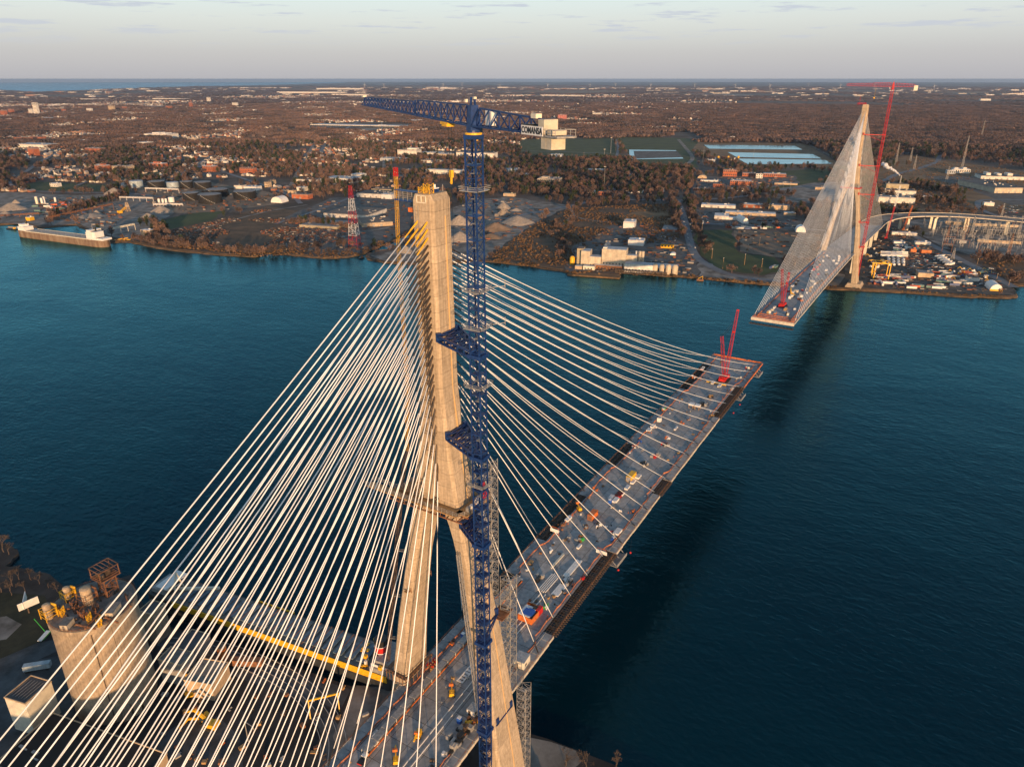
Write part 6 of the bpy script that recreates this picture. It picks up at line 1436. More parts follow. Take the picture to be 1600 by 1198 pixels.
def frame_sign(px, py, label, w=5.4):
    return thing('barrier_panel', px, py, label, [('panel','white',[B((0,-w*.1,.5),(.18,w,1.8))]),('frame','orange',[('l',(1.2,-w*.4,0),(1.2,-w*.4,2.4),.16),('l',(1.2,w*.4,0),(1.2,w*.4,2.4),.16),('l',(1.2,-w*.4,2.4),(1.2,w*.4,2.4),.16),('l',(1.2,0,0),(1.2,0,2.4),.12)])], 'barrier')
frame_sign(938, 866, 'white panel with orange frame near the right deck edge'); frame_sign(865, 832, 'white panel with orange frame at the left deck edge', 4.5)
def cont(px, py, m, label, l=6., w=2.4, h=2.5, rz=0., cat='container'):
    e = thing('site_container', px, py, label, [('box', m, [B((0,0,0),(l,w,h))]), ('roof', m if m in ('orange','yellow') else 'lightgrey', [B((0,0,h+.003),(l*1.01,w*1.02,.1))])], cat, rz)
    b = MB()
    for i in range(int(l/.5)):
        for s in (-1,1): b.box((-l/2+.3+i*.5, s*(w/2+.03), .15), (.2,.06,h-.3))
    b.build('rib', M[m], e); b = MB(); b.box((-l/2-.04,0,.15),(.08,w*.85,h-.3)); b.build('door', M['rust' if m == 'orange' else 'grey'], e); return e
cont(926, 808, 'orange', 'orange container right of a red machine halfway along the near deck', 6.5, 2.8, 2.8)
cont(986, 748, 'yellow', 'bright yellow container in the middle of the near deck', 7.5, 2.9, 3.0)
def crate(px, py, m, d, label, name='material_crate', rz=0.):
    return thing(name, px, py, label, [('box', m, [B((0,0,.15), d)]), ('lid', 'whiteroof' if m in ('white','cream') else m, [B((0,0,.15+d[2]+.003),(d[0]*1.04,d[1]*1.04,.08))]), ('pallet','wood',[B((0,s*d[1]*.35,0),(d[0],.15,.15)) for s in (-1,0,1)])], 'crate', rz)
for x, y, m, d, lab in ((997,746,'white',(4,2.2,1),'white flat crate right behind the yellow container'),(989,754,'white',(4,1.8,.9),'white crate just below the yellow container'),(980,763,'white',(4,1.8,.9),'white crate halfway between yellow container and red bundle'),(972,773,'white',(3,1.6,.8),'white crate beside the red bundle'),(962,783,'white',(4.2,2.2,1.2),'white long crate below the red bundle, right one'),(955,779,'white',(4,2,1.2),'white crate below the red bundle, left one'),
      (888,812,'white',(4.5,1.8,1),'white crate near the left fence beyond the framed panel'),(965,833,'white',(5,2.6,1.3),'white ribbed crate at the right fence'),(1014,673,'white',(4,2.2,1),'white crate by the left fence, lower of two'),(1020,667,'white',(4.4,2,1.1),'white crate by the left fence, upper of two'),(905,855,'white',(3.4,1.2,.8),'small white crate beside green gear'),(1056,670,'white',(5,1.0,.7),'white slanted slab in the upper deck middle'),
      (1114,599,'cream',(4,2,1),'cream crate in front of the red crawler crane, left'),(1124,604,'cream',(4,2,1),'cream crate in front of the red crawler crane, right'),(905,744,'wood',(2.5,1.5,.6),'timber crate'),(829,880,'wood',(3,1.6,.6),'timber crate beside the left open edge'),(934,773-10,'orange',(1.4,1.4,1),'x')):
    if lab in ('x', 'timber crate'): continue
    crate(x, y, m, d, lab)
def small(px, py, m, d, label, cat, name): return thing(name, px, py, label, [('body', m, [B((0,0,0), d)]), ('top', 'white' if m != 'white' else 'lightgrey', [B((0,0,d[2]+.003),(d[0]*.9,d[1]*.9,.15))])], cat)
small(718,1128,'tarp',(1.4,1.4,2.3),'blue portable toilet with white roof near the mast','toilet','portable_toilet'); small(724,996,'tarp',(1.5,1.5,2.2),'blue portable toilet by the left fence','toilet','portable_toilet'); small(953,786,'tarp',(1.5,1.3,2.2),'blue portable toilet beside the white crates','toilet','portable_toilet')
small(848+182,658,'white',(2.6,2.2,2.6),'tall white box by the left fence beyond the crates','cabin','site_box')
def gear(px, py, label, cols, seed, s=1., rz=0.):
    rr = random.Random(seed); parts = []
    for i, c in enumerate(cols):
        sh = []
        for _ in range(3): sh.append(B((rr.uniform(-1.8,1.8)*s, rr.uniform(-1.5,1.5)*s, 0), (rr.uniform(.5,1.8)*s, rr.uniform(.4,1.3)*s, rr.uniform(.5,1.5)*s)))
        if rr.random() < .6: sh.append(('l', (rr.uniform(-2,2)*s, rr.uniform(-1,1)*s, .3), (rr.uniform(-2,2)*s, rr.uniform(-1,1)*s, 1.4*s), .16))
        parts.append((('generator','pallet_load','tool_box','drum')[i % 4], c, sh))
    return thing('equipment_group', px, py, label, parts, 'equipment', rz)
for i, (x, y, lab, cols, s) in enumerate(((1045,684,'white generator set with orange gear in the upper deck middle',('white','white','orange'),1.1),(1041,695,'dark and red welding gear below the white generator',('black','redbright','grey'),1.3),(1024,714,'dark machine with a red side on the deck middle',('grey','redbright','lightgrey'),1.4),(1006,727,'blue grey hose reels above the yellow container',('grey','lightgrey','black'),1.5),
     (936,822,'grey pumps and white drum beside the orange container',('grey','white','black'),1.1),(908,843,'green hoses and rust gear left of the framed panel',('green','rust','grey'),1.2),(915,824,'rust tools pile below the orange container',('rust','grey'),.9),(887,853-10,'rust bars near the left fence',('steel','grey'),.9),(1036,641,'green and white gear at the far left fence',('green','white','orange'),1.0),(1065,662,'orange compressor in the upper middle',('orange','rust'),.9),(1076,656,'small orange heater right of the compressor',('orange','grey'),.7),
     (1100,632,'dark long machine in front of the white boxes',('black','grey','rust'),1.6),(1111,620,'tan lift with dark load near the red crane',('wood','black'),1.1),(1083,590,'orange and white tools at the far left edge',('orange','white'),1.),(1168,577,'red bin with white cover at the far right corner',('redbright','cream'),1.2),(1157,591,'cream bin at the right cable line',('cream','grey'),1.),(1143,608,'white drums at the right cable line',('white','grey'),.8),
     (1112,650,'tan frame box near the right edge',('wood','steel'),1.1),(884,910,'black reels by the open right edge',('black','grey'),1.3),(912,905-2,'red gas bottles at the right open edge',('redbright','black'),.9),(853,948,'green hose and white drum by the compound',('green','white'),.9),(842,905,'dark trolley left of the spaced beams',('black','lightgrey'),1.3),(810,905,'white and black gear at the left fence behind the stairs',('white','black'),1.1),
     (722,1144,'dark compressor group near the right fence',('black','steel','grey'),1.6),(707,1163,'grey frames stacked at the right fence',('lightgrey','black','grey'),1.6),(696,1179,'white drums at the right fence bottom',('white','grey'),.8),(738,1127,'yellow pump beside the mast',('yellow','rust'),1.1),(675,1036,'round red fire pump by the left pylon leg',('redbright','redbright'),1.1),(586,1157,'white sheets scattered at the left fence',('white','lightgrey'),1.0),(592,1142,'small white gear at the left fence',('white','grey'),.8),(706,1004,'orange cart by the far fence',('orange','black'),.8),(860,860,'white water tank by the left open edge',('white',),.9),
     (990,800,'orange box at the right fence',('orange',),.8),(1004,790,'x',(),1),(931,764,'orange cone stack left of the red bundle',('orange',),.8),(950,716,'x',(),1),(991,698,'red and white tools at the left fence',('redbright','white'),.7),(1000,690,'blue tub near the left fence',('tarp',),.7),(958,831,'red drum by the ribbed crate',('redbright',),.6),(956,843,'blue tools by the ribbed crate',('tarp','white'),.8),(972,822,'x',(),1),(878,820,'brown bundle beyond the left framed panel',('rust','steel'),1.))):
    if lab == 'x': continue
    gear(x, y, lab, cols, i+60, s)
thing('rebar_bundle', 968, 774, 'red rebar cage on a skid right of the white crates', [('cage','redbright',[('l',(-3,-1.6+.4*i,.2),(3,-1.6+.4*i,.2),.12) for i in range(9)]+[('l',(-3+.6*i,-1.6,1.4),(-3+.6*i,1.6,1.4),.12) for i in range(11)]+[B((0,0,.4),(5,2.6,.7))]),('brace','black',[('l',(-3+.75*i,-1.6,1.5),(-3+.75*i,1.6,1.5),.2) for i in range(9)])], 'rebar cage')
thing('ladder_rack', 730, 1052, 'white ladder shaped rack lying flat left of the crane mast', [('rail','white',[B((0,-1.1,.1),(10,.35,.3)),B((0,1.1,.1),(10,.35,.3))]),('rung','whiteroof',[B((-4.5+1.5*i,0,.12),(.9,1.9,.15)) for i in range(7)])], 'rack')
def lift_proto(px, py, rz, label, up, g):
    return thing('boom_lift', px, py, label, [('chassis','yellow',[B((0,0,.5),(2.8,1.9,.7)),B((-.6,0,1.2),(2.0,1.5,.8))]),('boom','yellow',[('l',(-1,0,1.9),(-1+5.5,0,1.9+up),.42),('l',(4.5,0,1.9+up),(2.2,.2,1.9+up*1.4+.6),.34)]),('basket','orange',[B((2.0,.2,2.0+up*1.4),(.8,1.6,1.0))]),('wheel','tyre',[('t',(sx*1.1,sy*.85,.45),(sx*1.1,sy*1.15,.45),.45) for sx in (-1,1) for sy in (-1,1)])], 'boom lift', rz, g)
lift_proto(654,1150,R(200),'yellow boom lift with folded arm on the near deck left of the long pipes',.9,None); lift_proto(619,1190,R(40),'yellow boom lift cut by the bottom edge of the photo',.5,None); lift_proto(706,1085,R(35),'dark yellow boom lift with its arm stowed beside the white ladder rack',.3,None)
lift_proto(905,797,R(50),'orange yellow lift near the left fence before the orange container',.6,None)
def pickup(px, py, rz, body, label):
    return thing('pickup_truck', px, py, label, [('body',body,[B((0,0,.5),(5.4,2.0,.65)),B((-1.7,0,1.15),(1.9,1.9,.1))]),('cabin','white',[B((.5,0,1.15),(2.0,1.8,.75),0,.85)]),('window','glass',[B((1.5,0,1.2),(.5,1.6,.5)),B((-.4,0,1.2),(.3,1.6,.5))]),('wheel','tyre',[('t',(sx*1.7,sy*.8,.4),(sx*1.7,sy*1.05,.4),.4) for sx in (-1,1) for sy in (-1,1)]),('tail','redbright',[B((-2.74,0,.6),(.08,1.8,.4))])], 'truck', rz)
pickup(569,1186,R(8),'black','black pickup truck with white cab at the lower left of the near deck'); pickup(1098,577,R(0),'white','white pickup truck at the far left end of the near deck'); 
thing('site_shelter', 1085, 638, 'white double shelter on legs standing on the upper deck', [('roof','white',[B((0,-2,2.2),(3.4,3.2,.9)),B((0,2,2.2),(3.4,3.2,.9))]),('leg','wood',[('l',(x,y,0),(x,y,2.2),.3) for x in (-1.4,1.4) for y in (-3.3,-.7,.7,3.3)])], 'shelter')
thing('lifting_beam', 1119, 600, 'long yellow lifting beam lying in front of the red crawler crane', [('beam','yellow',[('l',(0,-7,.6),(0,7,.6),.6)]),('shackle','black',[B((0,-5,.9),(.6,.6,.4)),B((0,5,.9),(.6,.6,.4))])], 'beam')
# covered walkway strip by the left fence near the pylon
e = empty('covered_walkway', (0,0,0), 'grey roofed pedestrian walkway with orange posts along the left side of the near deck', 'walkway'); b = MB(); b2 = MB(); b3 = MB()
for x in range(-36, 62, 5):
    b.box((x+2.4, 9.6, zd(x)+2.4), (4.8,2.6,.18))
    for s in (-1.2,1.2):
        b2.bar((x, 9.6+s, zd(x)), (x, 9.6+s, zd(x)+2.4), .16)
    b3.bar((x, 8.3, zd(x)+.9), (x+5, 8.3, zd(x+5)+.9), .3, .5)
b.build('roof', M['grey'], e); b2.build('post', M['cream'], e); b3.build('barrier', M['orange'], e)
# formwork and reels at the right leg foot: rebar tails
e = empty('cable_tails', (4, 17, zd(0)), 'tangle of pale strand tails hanging beside the left pylon leg', 'cables'); rr = random.Random(8); b = MB()
for i in range(14): x = rr.uniform(-1,4); b.tube([(x,-3.5,2.5),(x+.6,-4.5+rr.uniform(-.5,.5),1.2),(x+rr.uniform(-1,1),-5.3+rr.uniform(-1,1),.1)], .09, 5)
b.build('strand', M['wood'], e)
# orange fence marker cones
cone = MB().lathe((0,0,0), [(.38,0),(.3,.06),(.16,.06),(.05,.9)], 8).mesh('traffic_cone'); cone.materials.append(M['orange'])
rr = random.Random(77)
for i in range(46):
    x = rr.uniform(-60, 355); s = rr.choice((-1,1)); o = link('traffic_cone', cone, None, (x, s*rr.uniform(10.5,12.2), zd(x)+.003)); tag(o, 'orange traffic cone standing near the deck fence', 'traffic cone', 'traffic cones along the deck fences')
# buoy lamps hanging under travellers
for i, (x, y) in enumerate(((985,863),(966,890),(1189,582),(1183,588),(1156,632),(1146,645))):
    p = G(x, y, 38 if i < 4 else 40); b = MB(); b.lathe((0,0,0), [(.1,-.55),(.45,-.35),(.6,0),(.45,.35),(.1,.55)], 10)
    e = empty('rescue_float', (p.x,p.y,p.z), 'red float ball hanging outside the deck edge, number from the near end', 'float'); e['label'] = ('red float ball hanging below the near traveller, right one','red float ball hanging below the near traveller, left one','red float ball at the far deck corner, upper one','red float ball at the far deck corner, lower one','red float ball below the far open edge, upper one','red float ball below the far open edge, lower one')[i]
    b.build('ball', M['redbright'], e); b = MB(); b.bar((0,0,.8), (0,0,8), .06); b.build('line', M['black'], e)
# --- crawler cranes on the two deck ends
def crawler(pos, boom_tip, mast_tip, label, rz=0.):
    e = empty('crawler_crane', pos, label, 'crane'); q = lambda v: Vector(v)-Vector(pos)
    for s in (-1,1): b = MB(); b.hull([[(-4.5,s*3.2-.6,0),(-5,s*3.2-.6,.6),(-4.5,s*3.2-.6,1.3),(4.5,s*3.2-.6,1.3),(5,s*3.2-.6,.6),(4.5,s*3.2-.6,0)],[(-4.5,s*3.2+.6,0),(-5,s*3.2+.6,.6),(-4.5,s*3.2+.6,1.3),(4.5,s*3.2+.6,1.3),(5,s*3.2+.6,.6),(4.5,s*3.2+.6,0)]]); b.build('crawler_track', M['tyre'], e)
    b = MB(); b.box((0,0,1.3),(8,4.2,2.0)); b.box((-3.6,0,1.5),(2.4,5,2.4)); b.build('machine_house', M['redbright'], e)
    b = MB(); b.box((3.4,-2.2,1.6),(2,1.4,2.2)); b.build('cab', M['redbright'], e); b = MB(); b.box((3.6,-2.95,2.2),(1.4,.06,1.2)); b.box((4.42,-2.2,2.2),(.06,1.1,1.2)); b.build('window', M['glass'], e)
    b = MB(); b.box((-5.6,0,1.2),(1.2,4.4,2.0)); b.build('counterweight', M['redbright'], e)
    tb = q(boom_tip); b = MB(); b.lattice([(2.6,0,2.2), tb*.12+Vector((2.4,0,2.0))*.88, tb*.88, tb], 2.1, 2.6, .2, .1, 1.3); b.build('boom', M['red'], e)
    tm = q(mast_tip); b = MB(); b.lattice([(-.5,0,3), tm], 2.0, 2.4, .2, .1, 1.5); b.build('derrick_mast', M['red'], e)
    b = MB()
    for s in (-.7,.7): b.bar(tm+Vector((0,s,0)), tb*.86+Vector((0,s,0)), .12); b.bar(tm+Vector((0,s,0)), (-5.5,s*2,4), .14)
    b.build('pendant', M['black'], e)
    b = MB(); b.box(tuple(tb*.7+Vector((0,0,-.6))), (1.6,1.6,1.2)); b.box(tuple(tb+Vector((0,0,-.3))), (1.2,1.6,1.0)); b.build('sheave_head', M['redbright'], e)
p = D(1131, 594); k = p.x+4
bt = at(1153, 485, 0, p.x+9); mt = at(1128, 525, 0, p.x-2)
crawler((p.x,p.y,p.z+.003), bt, mt, 'red crawler crane with two lattice masts near the end of the near deck')
p = D(1222, 479); bt = at(1233, 427, 0, p.x+10); mt = at(1222, 420, 0, p.x-3)
crawler((p.x,p.y,p.z+.003), bt, mt, 'red crawler crane at the tip of the far bridge half')
thing('boom_truck', 1238, 463, 'yellow boom truck behind the red crane on the far deck', [('boom','yellow',[('l',(-1,1,1),(8,4,6),.9),('l',(2,-2,1),(4,3,3),.8)]),('drum','cream',[B((-3,0,0),(3,3,2.4))]),('wheels','tyre',[B((0,0,0),(7,2.4,.8))])], 'truck')
rr = random.Random(15)
for i in range(64):
    x = 500+rr.random()**1.1*320; y = rr.choice((-1,1))*rr.uniform(1,11); m_ = rr.choice(('white','orange','cream','redbright','grey','white','wood','black')); d = (rr.uniform(2,6), rr.uniform(1.5,2.6), rr.uniform(1,2.6))
    thing('site_box', 0, 0, 'box, skid or crate of site material on the far bridge deck', [('box', m_, [B((0,0,0), d)]), ('top', 'lightgrey', [B((.2,0,d[2]+.003), (d[0]*.6,d[1]*.6,.4))])], 'crate', 0, 'boxes on the far deck', pos=Vector((x, y, zd(x))))
for i in range(150):
    x = rr.uniform(-70, 362); y = rr.uniform(-11.5, 11.5)
    if rr.random() < .5: y = math.copysign(rr.uniform(10.5, 12.6), y)
    m_ = rr.choice(('white','grey','wood','steel','black','lightgrey','rust')); d = (rr.uniform(.5,1.6), rr.uniform(.4,1.2), rr.uniform(.2,1.0))
    thing('tool_box', 0, 0, 'small pallet or tool box lying on the near bridge deck', [('box', m_, [B((0,0,0), d)]), ('strap', 'black', [B((0,0,.01), (.1,d[1]+.04,d[2]+.02))])], 'box', rr.uniform(0,3), 'small boxes on the near deck', pos=Vector((x, y, zd(x))))

# ---------------------------------------------------------------- near bank: silo, halls, ship
SX, SY, SR, SH_ = -44.8, 148.3, 15.9, 50.0
M['siloc'] = mat('silo_concrete', (.28,.22,.16), .85, col2=(.46,.37,.27), scale=.8, bump=.03, stretch=(1,1,.8), detail=10, obj=False, lo=.3, hi=.7, streak=.3)
M['siloroof'] = mat('silo_roof', (.13,.12,.11), .9, col2=(.26,.24,.22), scale=.4)
si = empty('cement_silo', (SX, SY, 2), 'huge round concrete cement silo with machinery on its roof, lower left', 'silo')
b = MB(); b.lathe((0,0,0), [(SR,0),(SR,SH_-3.5),(SR+.35,SH_-3.4),(SR+.35,SH_-1.0),(SR-.1,SH_-.9)], 72); b.build('shell', M['siloc'], si, smooth=False)
b = MB(); b.lathe((0,0,SH_-1.3), [(SR-.3,0),(SR-.35,.6)], 64); b.build('roof', M['siloroof'], si)
b = MB(); t = R(236); b.box((SR*math.cos(t),SR*math.sin(t),0),(.35,.35,SH_-3.6),t); t2 = R(262); b.box((SR*math.cos(t2),SR*math.sin(t2),SH_*.45),(.12,.12,SH_*.5),t2); b.build('vertical_joint', M['darksteel'], si)
b = MB()
for i in range(64):
    a0 = 2*math.pi*i/64; a1 = 2*math.pi*(i+1)/64; rr_ = SR+.1
    for h in (.6,1.15): b.bar((rr_*math.cos(a0),rr_*math.sin(a0),SH_-1+h),(rr_*math.cos(a1),rr_*math.sin(a1),SH_-1+h),.08)
    b.bar((rr_*math.cos(a0),rr_*math.sin(a0),SH_-1),(rr_*math.cos(a0),rr_*math.sin(a0),SH_+.2),.09)
b.build('roof_railing', M['rust'], si)
ZR = SH_+1.35
def S3(px, py, z=None): return at(px, py, 2, ZR if z is None else z)-Vector((SX, SY, 2))
def sz(z): return z-2
roofz = ZR-2
for nm, (px, py), r_, h in (('filter_tank', (139,942), 2.1, 7.5), ('filter_tank', (108,935), 1.4, 5.6), ('filter_tank', (78,965), 1.5, 6.5)):
    p = S3(px, py); b = MB(); b.lathe((p.x,p.y,roofz), [(r_*.9,0),(r_*.9,.8),(r_,.8),(r_,h),(r_*.5,h+.4)], 20)
    for zz in (2.2, 4.4): b.lathe((p.x,p.y,roofz+zz), [(r_+.08,0),(r_+.08,.2)], 20)
    b.build(nm, M['tan'], si)
    b = MB(); 
    for s in (-1,1):
        for q in (-1,1): b.bar((p.x+s*(r_+.7),p.y+q*(r_+.7),roofz),(p.x+s*(r_+.7),p.y+q*(r_+.7),roofz+h*.75),.22)
    for zz in (1.6, 3.4, h*.72):
        for s in (-1,1): b.bar((p.x-r_-.7,p.y+s*(r_+.7),roofz+zz),(p.x+r_+.7,p.y+s*(r_+.7),roofz+zz),.18); b.bar((p.x+s*(r_+.7),p.y-r_-.7,roofz+zz),(p.x+s*(r_+.7),p.y+r_+.7,roofz+zz),.18)
    b.tube([(p.x+r_+1.2,p.y-1,roofz+.4),(p.x+r_+1.2,p.y-1,roofz+h*.8),(p.x+r_,p.y,roofz+h*.95)], .45, 8)
    b.build('support_frame', M['yellow' if r_ < 2 else 'rust'], si)
p = S3(172, 925); b = MB()   # headframe tower
b.lattice([(p.x,p.y,roofz),(p.x,p.y,roofz+8)], 5, 2.6, .35, .22); b.build('headframe_leg', M['rust'], si)
p = p+Vector((0,0,0)); rz0 = roofz; roofz = roofz+2.8
b = MB(); 
for i in range(6): b.bar((p.x-4.2,p.y-3.6+i*1.44,roofz+6),(p.x+4.2,p.y-3.6+i*1.44,roofz+6),.25); b.bar((p.x-4.2+i*1.68,p.y-3.6,roofz+10.5),(p.x-4.2+i*1.68,p.y+3.6,roofz+10.5),.25)
for s in (-1,1):
    b.bar((p.x-4.2,p.y+s*3.6,roofz+10.5),(p.x+4.2,p.y+s*3.6,roofz+10.5),.3); b.bar((p.x+s*4.2,p.y-3.6,roofz+10.5),(p.x+s*4.2,p.y+3.6,roofz+10.5),.3)
    for q in (-1,1): b.bar((p.x+s*4,p.y+q*3.4,roofz+5.8),(p.x+s*4,p.y+q*3.4,roofz+10.5),.3)
    b.bar((p.x-4.2,p.y+s*3.8,roofz+7.2),(p.x+4.2,p.y+s*3.8,roofz+7.2),.12); b.bar((p.x+s*4.2,p.y-3.6,roofz+7.2),(p.x+s*4.2,p.y+3.6,roofz+7.2),.12)
b.box((p.x,p.y,roofz+5.7),(8.6,7.6,.2)); b.build('headframe', M['rust'], si)
b = MB(); b.box((p.x+.6,p.y,roofz+6),(2.4,2,2.2)); b.box((p.x-2,p.y+1.4,roofz+6),(1.6,1.4,1.5)); b.tube([(p.x-2,p.y-1.5,roofz+6),(p.x-2,p.y-1.5,roofz+8)],.8,10); b.build('winch_gear', M['steel'], si)
roofz = rz0
for nm, (px, py), d, m, rz in (('roof_cabin', (106,978), (4.6,3.0,2.4), 'beige', .5), ('machine_house', (176,957), (6.5,4.2,2.6), 'beige', .55)):
    p = S3(px, py); b = MB(); b.box((p.x,p.y,roofz), d, rz); b.build(nm, M[m], si); b = MB(); b.box((p.x,p.y,roofz+d[2]+.003), (d[0]+.4,d[1]+.4,.15), rz); b.box((p.x-math.cos(rz)*d[0]*.5-.03,p.y-math.sin(rz)*d[0]*.5,roofz+.1),(.1,.9,1.9),rz); b.build('roof_sheet', M['siloroof'], si)
b = MB()
for q0, q1 in (((120,978),(150,985)),((150,960),(185,975)),((98,955),(132,950)),((150,935),(172,928)),((196,930),(205,950)),((134,985),(160,955)),((165,985),(185,962))): p = S3(*q0); q = S3(*q1); b.tube([(p.x,p.y,roofz+.9),(q.x,q.y,roofz+.9)], .4, 8)
for q0 in ((128,962),(120,955),(133,966),(146,960),(150,952),(116,948),(90,955)): p = S3(*q0); b.lattice([(p.x,p.y,roofz),(p.x,p.y,roofz+3.0)], 1.7, 1.2, .18, .12)
b.build('pipework', M['rust'], si)
b = MB()
for q0 in ((112,930),(98,962),(140,972),(156,978)): p = S3(*q0); b.lattice([(p.x,p.y,roofz),(p.x,p.y,roofz+3.4)], 1.2, 1.2, .16, .1); b.tube([(p.x,p.y,roofz+3.2),(p.x+1.5,p.y+1,roofz+3.6),(p.x+1.6,p.y+1,roofz+.5)], .28, 6)
b.build('yellow_pipework', M['yellow'], si)
b = MB(); rr = random.Random(12)
for _ in range(40): a = rr.uniform(0,6.28); r_ = SR*rr.uniform(.2,.85); b.box((r_*math.cos(a), r_*math.sin(a), roofz), (rr.uniform(.3,1.4), rr.uniform(.3,1.2), rr.uniform(.3,1.2)), rr.uniform(0,3))
b.build('roof_clutter', M['steel'], si)['kind'] = 'stuff'
b = MB()
for i, (px, py) in enumerate(((190,1082),(216,1090),(233,1088))):
    a = R(252+i*14); b.box((SR*math.cos(a)*1.02,SR*math.sin(a)*1.02,0),(2.6,3.2,7-i),a)
b.build('buttress', M['siloc'], si)
# weigh house and big dark roofed hall
def hall(name, c, d, rz, wall, roof, label, cat, gable=0, z=2):
    e = empty(name, (c[0],c[1],z), label, cat, rz=rz); l, w, h = d; b = MB(); b.box((0,0,0), d); b.build('wall', M[wall], e)
    b = MB()
    if gable: b.add([(-l/2-.3,-w/2-.3,h),(l/2+.3,-w/2-.3,h),(l/2+.3,0,h+gable),(-l/2-.3,0,h+gable),(l/2+.3,w/2+.3,h),(-l/2-.3,w/2+.3,h)], [(0,1,2,3),(3,2,4,5),(0,3,5),(1,4,2),(0,5,4,1)])
    else:
        b.box((0,0,h+.003),(l*.995,w*.995,.12))
    b.build('roof', M[roof], e); b = MB()
    for s in (-1,1): b.box((0,s*(w/2),h),(l+.3,.35,.55)); b.box((s*(l/2),0,h),(.35,w-.4,.55))
    if not gable: b.build('parapet', M['tan'], e)
    return e
p1 = G(52,1140,2); wh = hall('weigh_house', (-70,163.6), (12.2,10.8,17), R(14), 'cream', 'darkroof', 'cream square weigh house with dark roof left of the silo', 'building')
b = MB()
for i in range(9): b.box((0,-6+1.5*i,17.2),(9,.12,.12))
b.build('roof_seam', M['grey'], wh)
b = MB(); b.box((-5.35,2,9),(.5,1.2,1.0)); b.build('vent', M['darksteel'], wh)
bh = hall('dark_roof_hall', (-92.5,117), (58,62,9), R(-78), 'tan', 'tankblack', 'long hall with a wide dark flat roof along the bottom left edge', 'building')
b = MB(); rr = random.Random(3)
for i in range(34): b.box((rr.uniform(-28,28), rr.uniform(-18,20), 9.13), (rr.uniform(.8,3), rr.uniform(.4,1.2), rr.uniform(.1,.7)))
b.build('roof_gear', M['grey'], bh)
hall('annex_hall', (-21,118), (13,13,9), R(20), 'tan', 'siloroof', 'small annex with brown door between silo and excavator', 'building')
hall('annex_hall', (-24,134), (8,12,12), R(15), 'grey', 'siloroof', 'grey bin house right behind the silo', 'building')
hall('loading_shed', (-15,138), (16,10,10), R(12), 'greyroof', 'darkroof', 'grey loading shed with orange door at the quay', 'building')
hall('quay_tower', (-13,166), (8,8,17), R(12), 'siloc', 'darkroof', 'concrete quay tower with a rusty wheel near the ship', 'tower')
hall('quay_store', (-24,180), (20,16,10), R(12), 'siloc', 'darkroof', 'grey concrete store between silo and ship', 'building')
thing('shuttle_hopper', 0,0, 'orange round hopper beside the annex', [('shell','orange',[('t',(0,0,0),(0,0,9),2.2)]),('head','steel',[B((0,0,9),(3,3,1.6))])], 'hopper', pos=Vector((-8.5,124,2)))
thing('semi_trailer', 0,0, 'pale green trailer parked beside the silo', [('box','tankblue',[B((0,0,1.1),(11,2.6,2.6))]),('wheel','tyre',[B((-4,0,.1),(2,2.4,1)),B((4,0,.1),(1,2.4,1))])], 'trailer', R(-45), pos=G(60,1046,2))
thing('flatbed_truck', 0,0, 'green and white flatbed left of the silo top', [('bed','green',[B((0,0,1.1),(6,2.4,.5))]),('cover','white',[B((-1,0,1.6),(7,2.0,.3))]),('post','green',[('l',(2,1,1),(0,3,11),.25)])], 'truck', R(30), pos=G(72,995,2))
thing('billboard', 0,0, 'two faced billboard on a post at the left shore', [('panel','white',[B((0,0,5),(.3,10,4),.3),B((3,-3,5),(.3,9,4),-.9)]),('frame','steel',[('l',(1,-1,0),(1,-1,6),.6),('l',(-1,-3,5.2),(3,2,5.2),.25)])], 'billboard', R(-50), pos=G(44,955,2))
# excavators / material handlers
def handler(px, py, rz, label, s=1.):
    p = G(px, py, 2); e = empty('material_handler', (p.x,p.y,2), label, 'excavator', rz=rz); e.scale = (s,s,s)
    for q in (-1,1): b = MB(); b.box((0,q*1.5,0),(5,.8,1.1)); b.build('track', M['tyre'], e)
    b = MB(); b.box((-.8,0,1.2),(4.2,3,1.6)); b.box((-2.2,0,1.2),(1.6,3.2,1.9)); b.build('house', M['yellow'], e); b = MB(); b.box((1.1,1,2.0),(1.6,1.1,1.8)); b.build('cab', M['glass'], e)
    b = MB(); b.bar((.8,-.3,2.2),(6.0,-.3,6.2),.9); b.bar((6.0,-.3,6.2),(10.5,-.3,4.0),.6); b.build('boom', M['yellow'], e); b = MB(); b.box((10.7,-.3,2.6),(1.4,1.2,1.4),0,.6); b.build('grab', M['steel'], e)
handler(330,1136,R(105),'yellow excavator with raised arm on the round pad right of the silo',1.15); handler(296,1085,R(60),'small yellow loader near the annex',1.0); handler(318,1126,R(170),'second yellow machine parked just left of the big excavator',.9)
thing('yellow_portal', 0,0, 'yellow portal frame on the dark quay in front of the ship', [('frame','yellow',[('l',(-7,0,7),(7,0,7),.6),('l',(-6,-3,0),(-6,0,7),.4),('l',(-6,3,0),(-6,0,7),.4),('l',(6,-3,0),(6,0,7),.4),('l',(6,3,0),(6,0,7),.4)])], 'portal', R(-40), pos=G(507,1108,2))
thing('quay_lamp', 0,0, 'lamp mast with bracket arm on the dark quay', [('post','lightgrey',[('l',(0,0,0),(0,0,11),.25),('l',(0,0,11),(0,-5,11),.2),('l',(0,-5,11),(0,-5,9.6),.2)])], 'lamp', R(0), pos=G(388,1158,2))
thing('rail_wagons', 0,0, 'rusty hopper wagon row on the curved rails', [('wagon','rust',[B((x,0,1),(10,3,3)) for x in (-22,-11,0)]),('wheel','tyre',[B((x,0,0),(8,2,1)) for x in (-22,-11,0)])], 'wagons', R(-62), pos=G(395,1040,2))
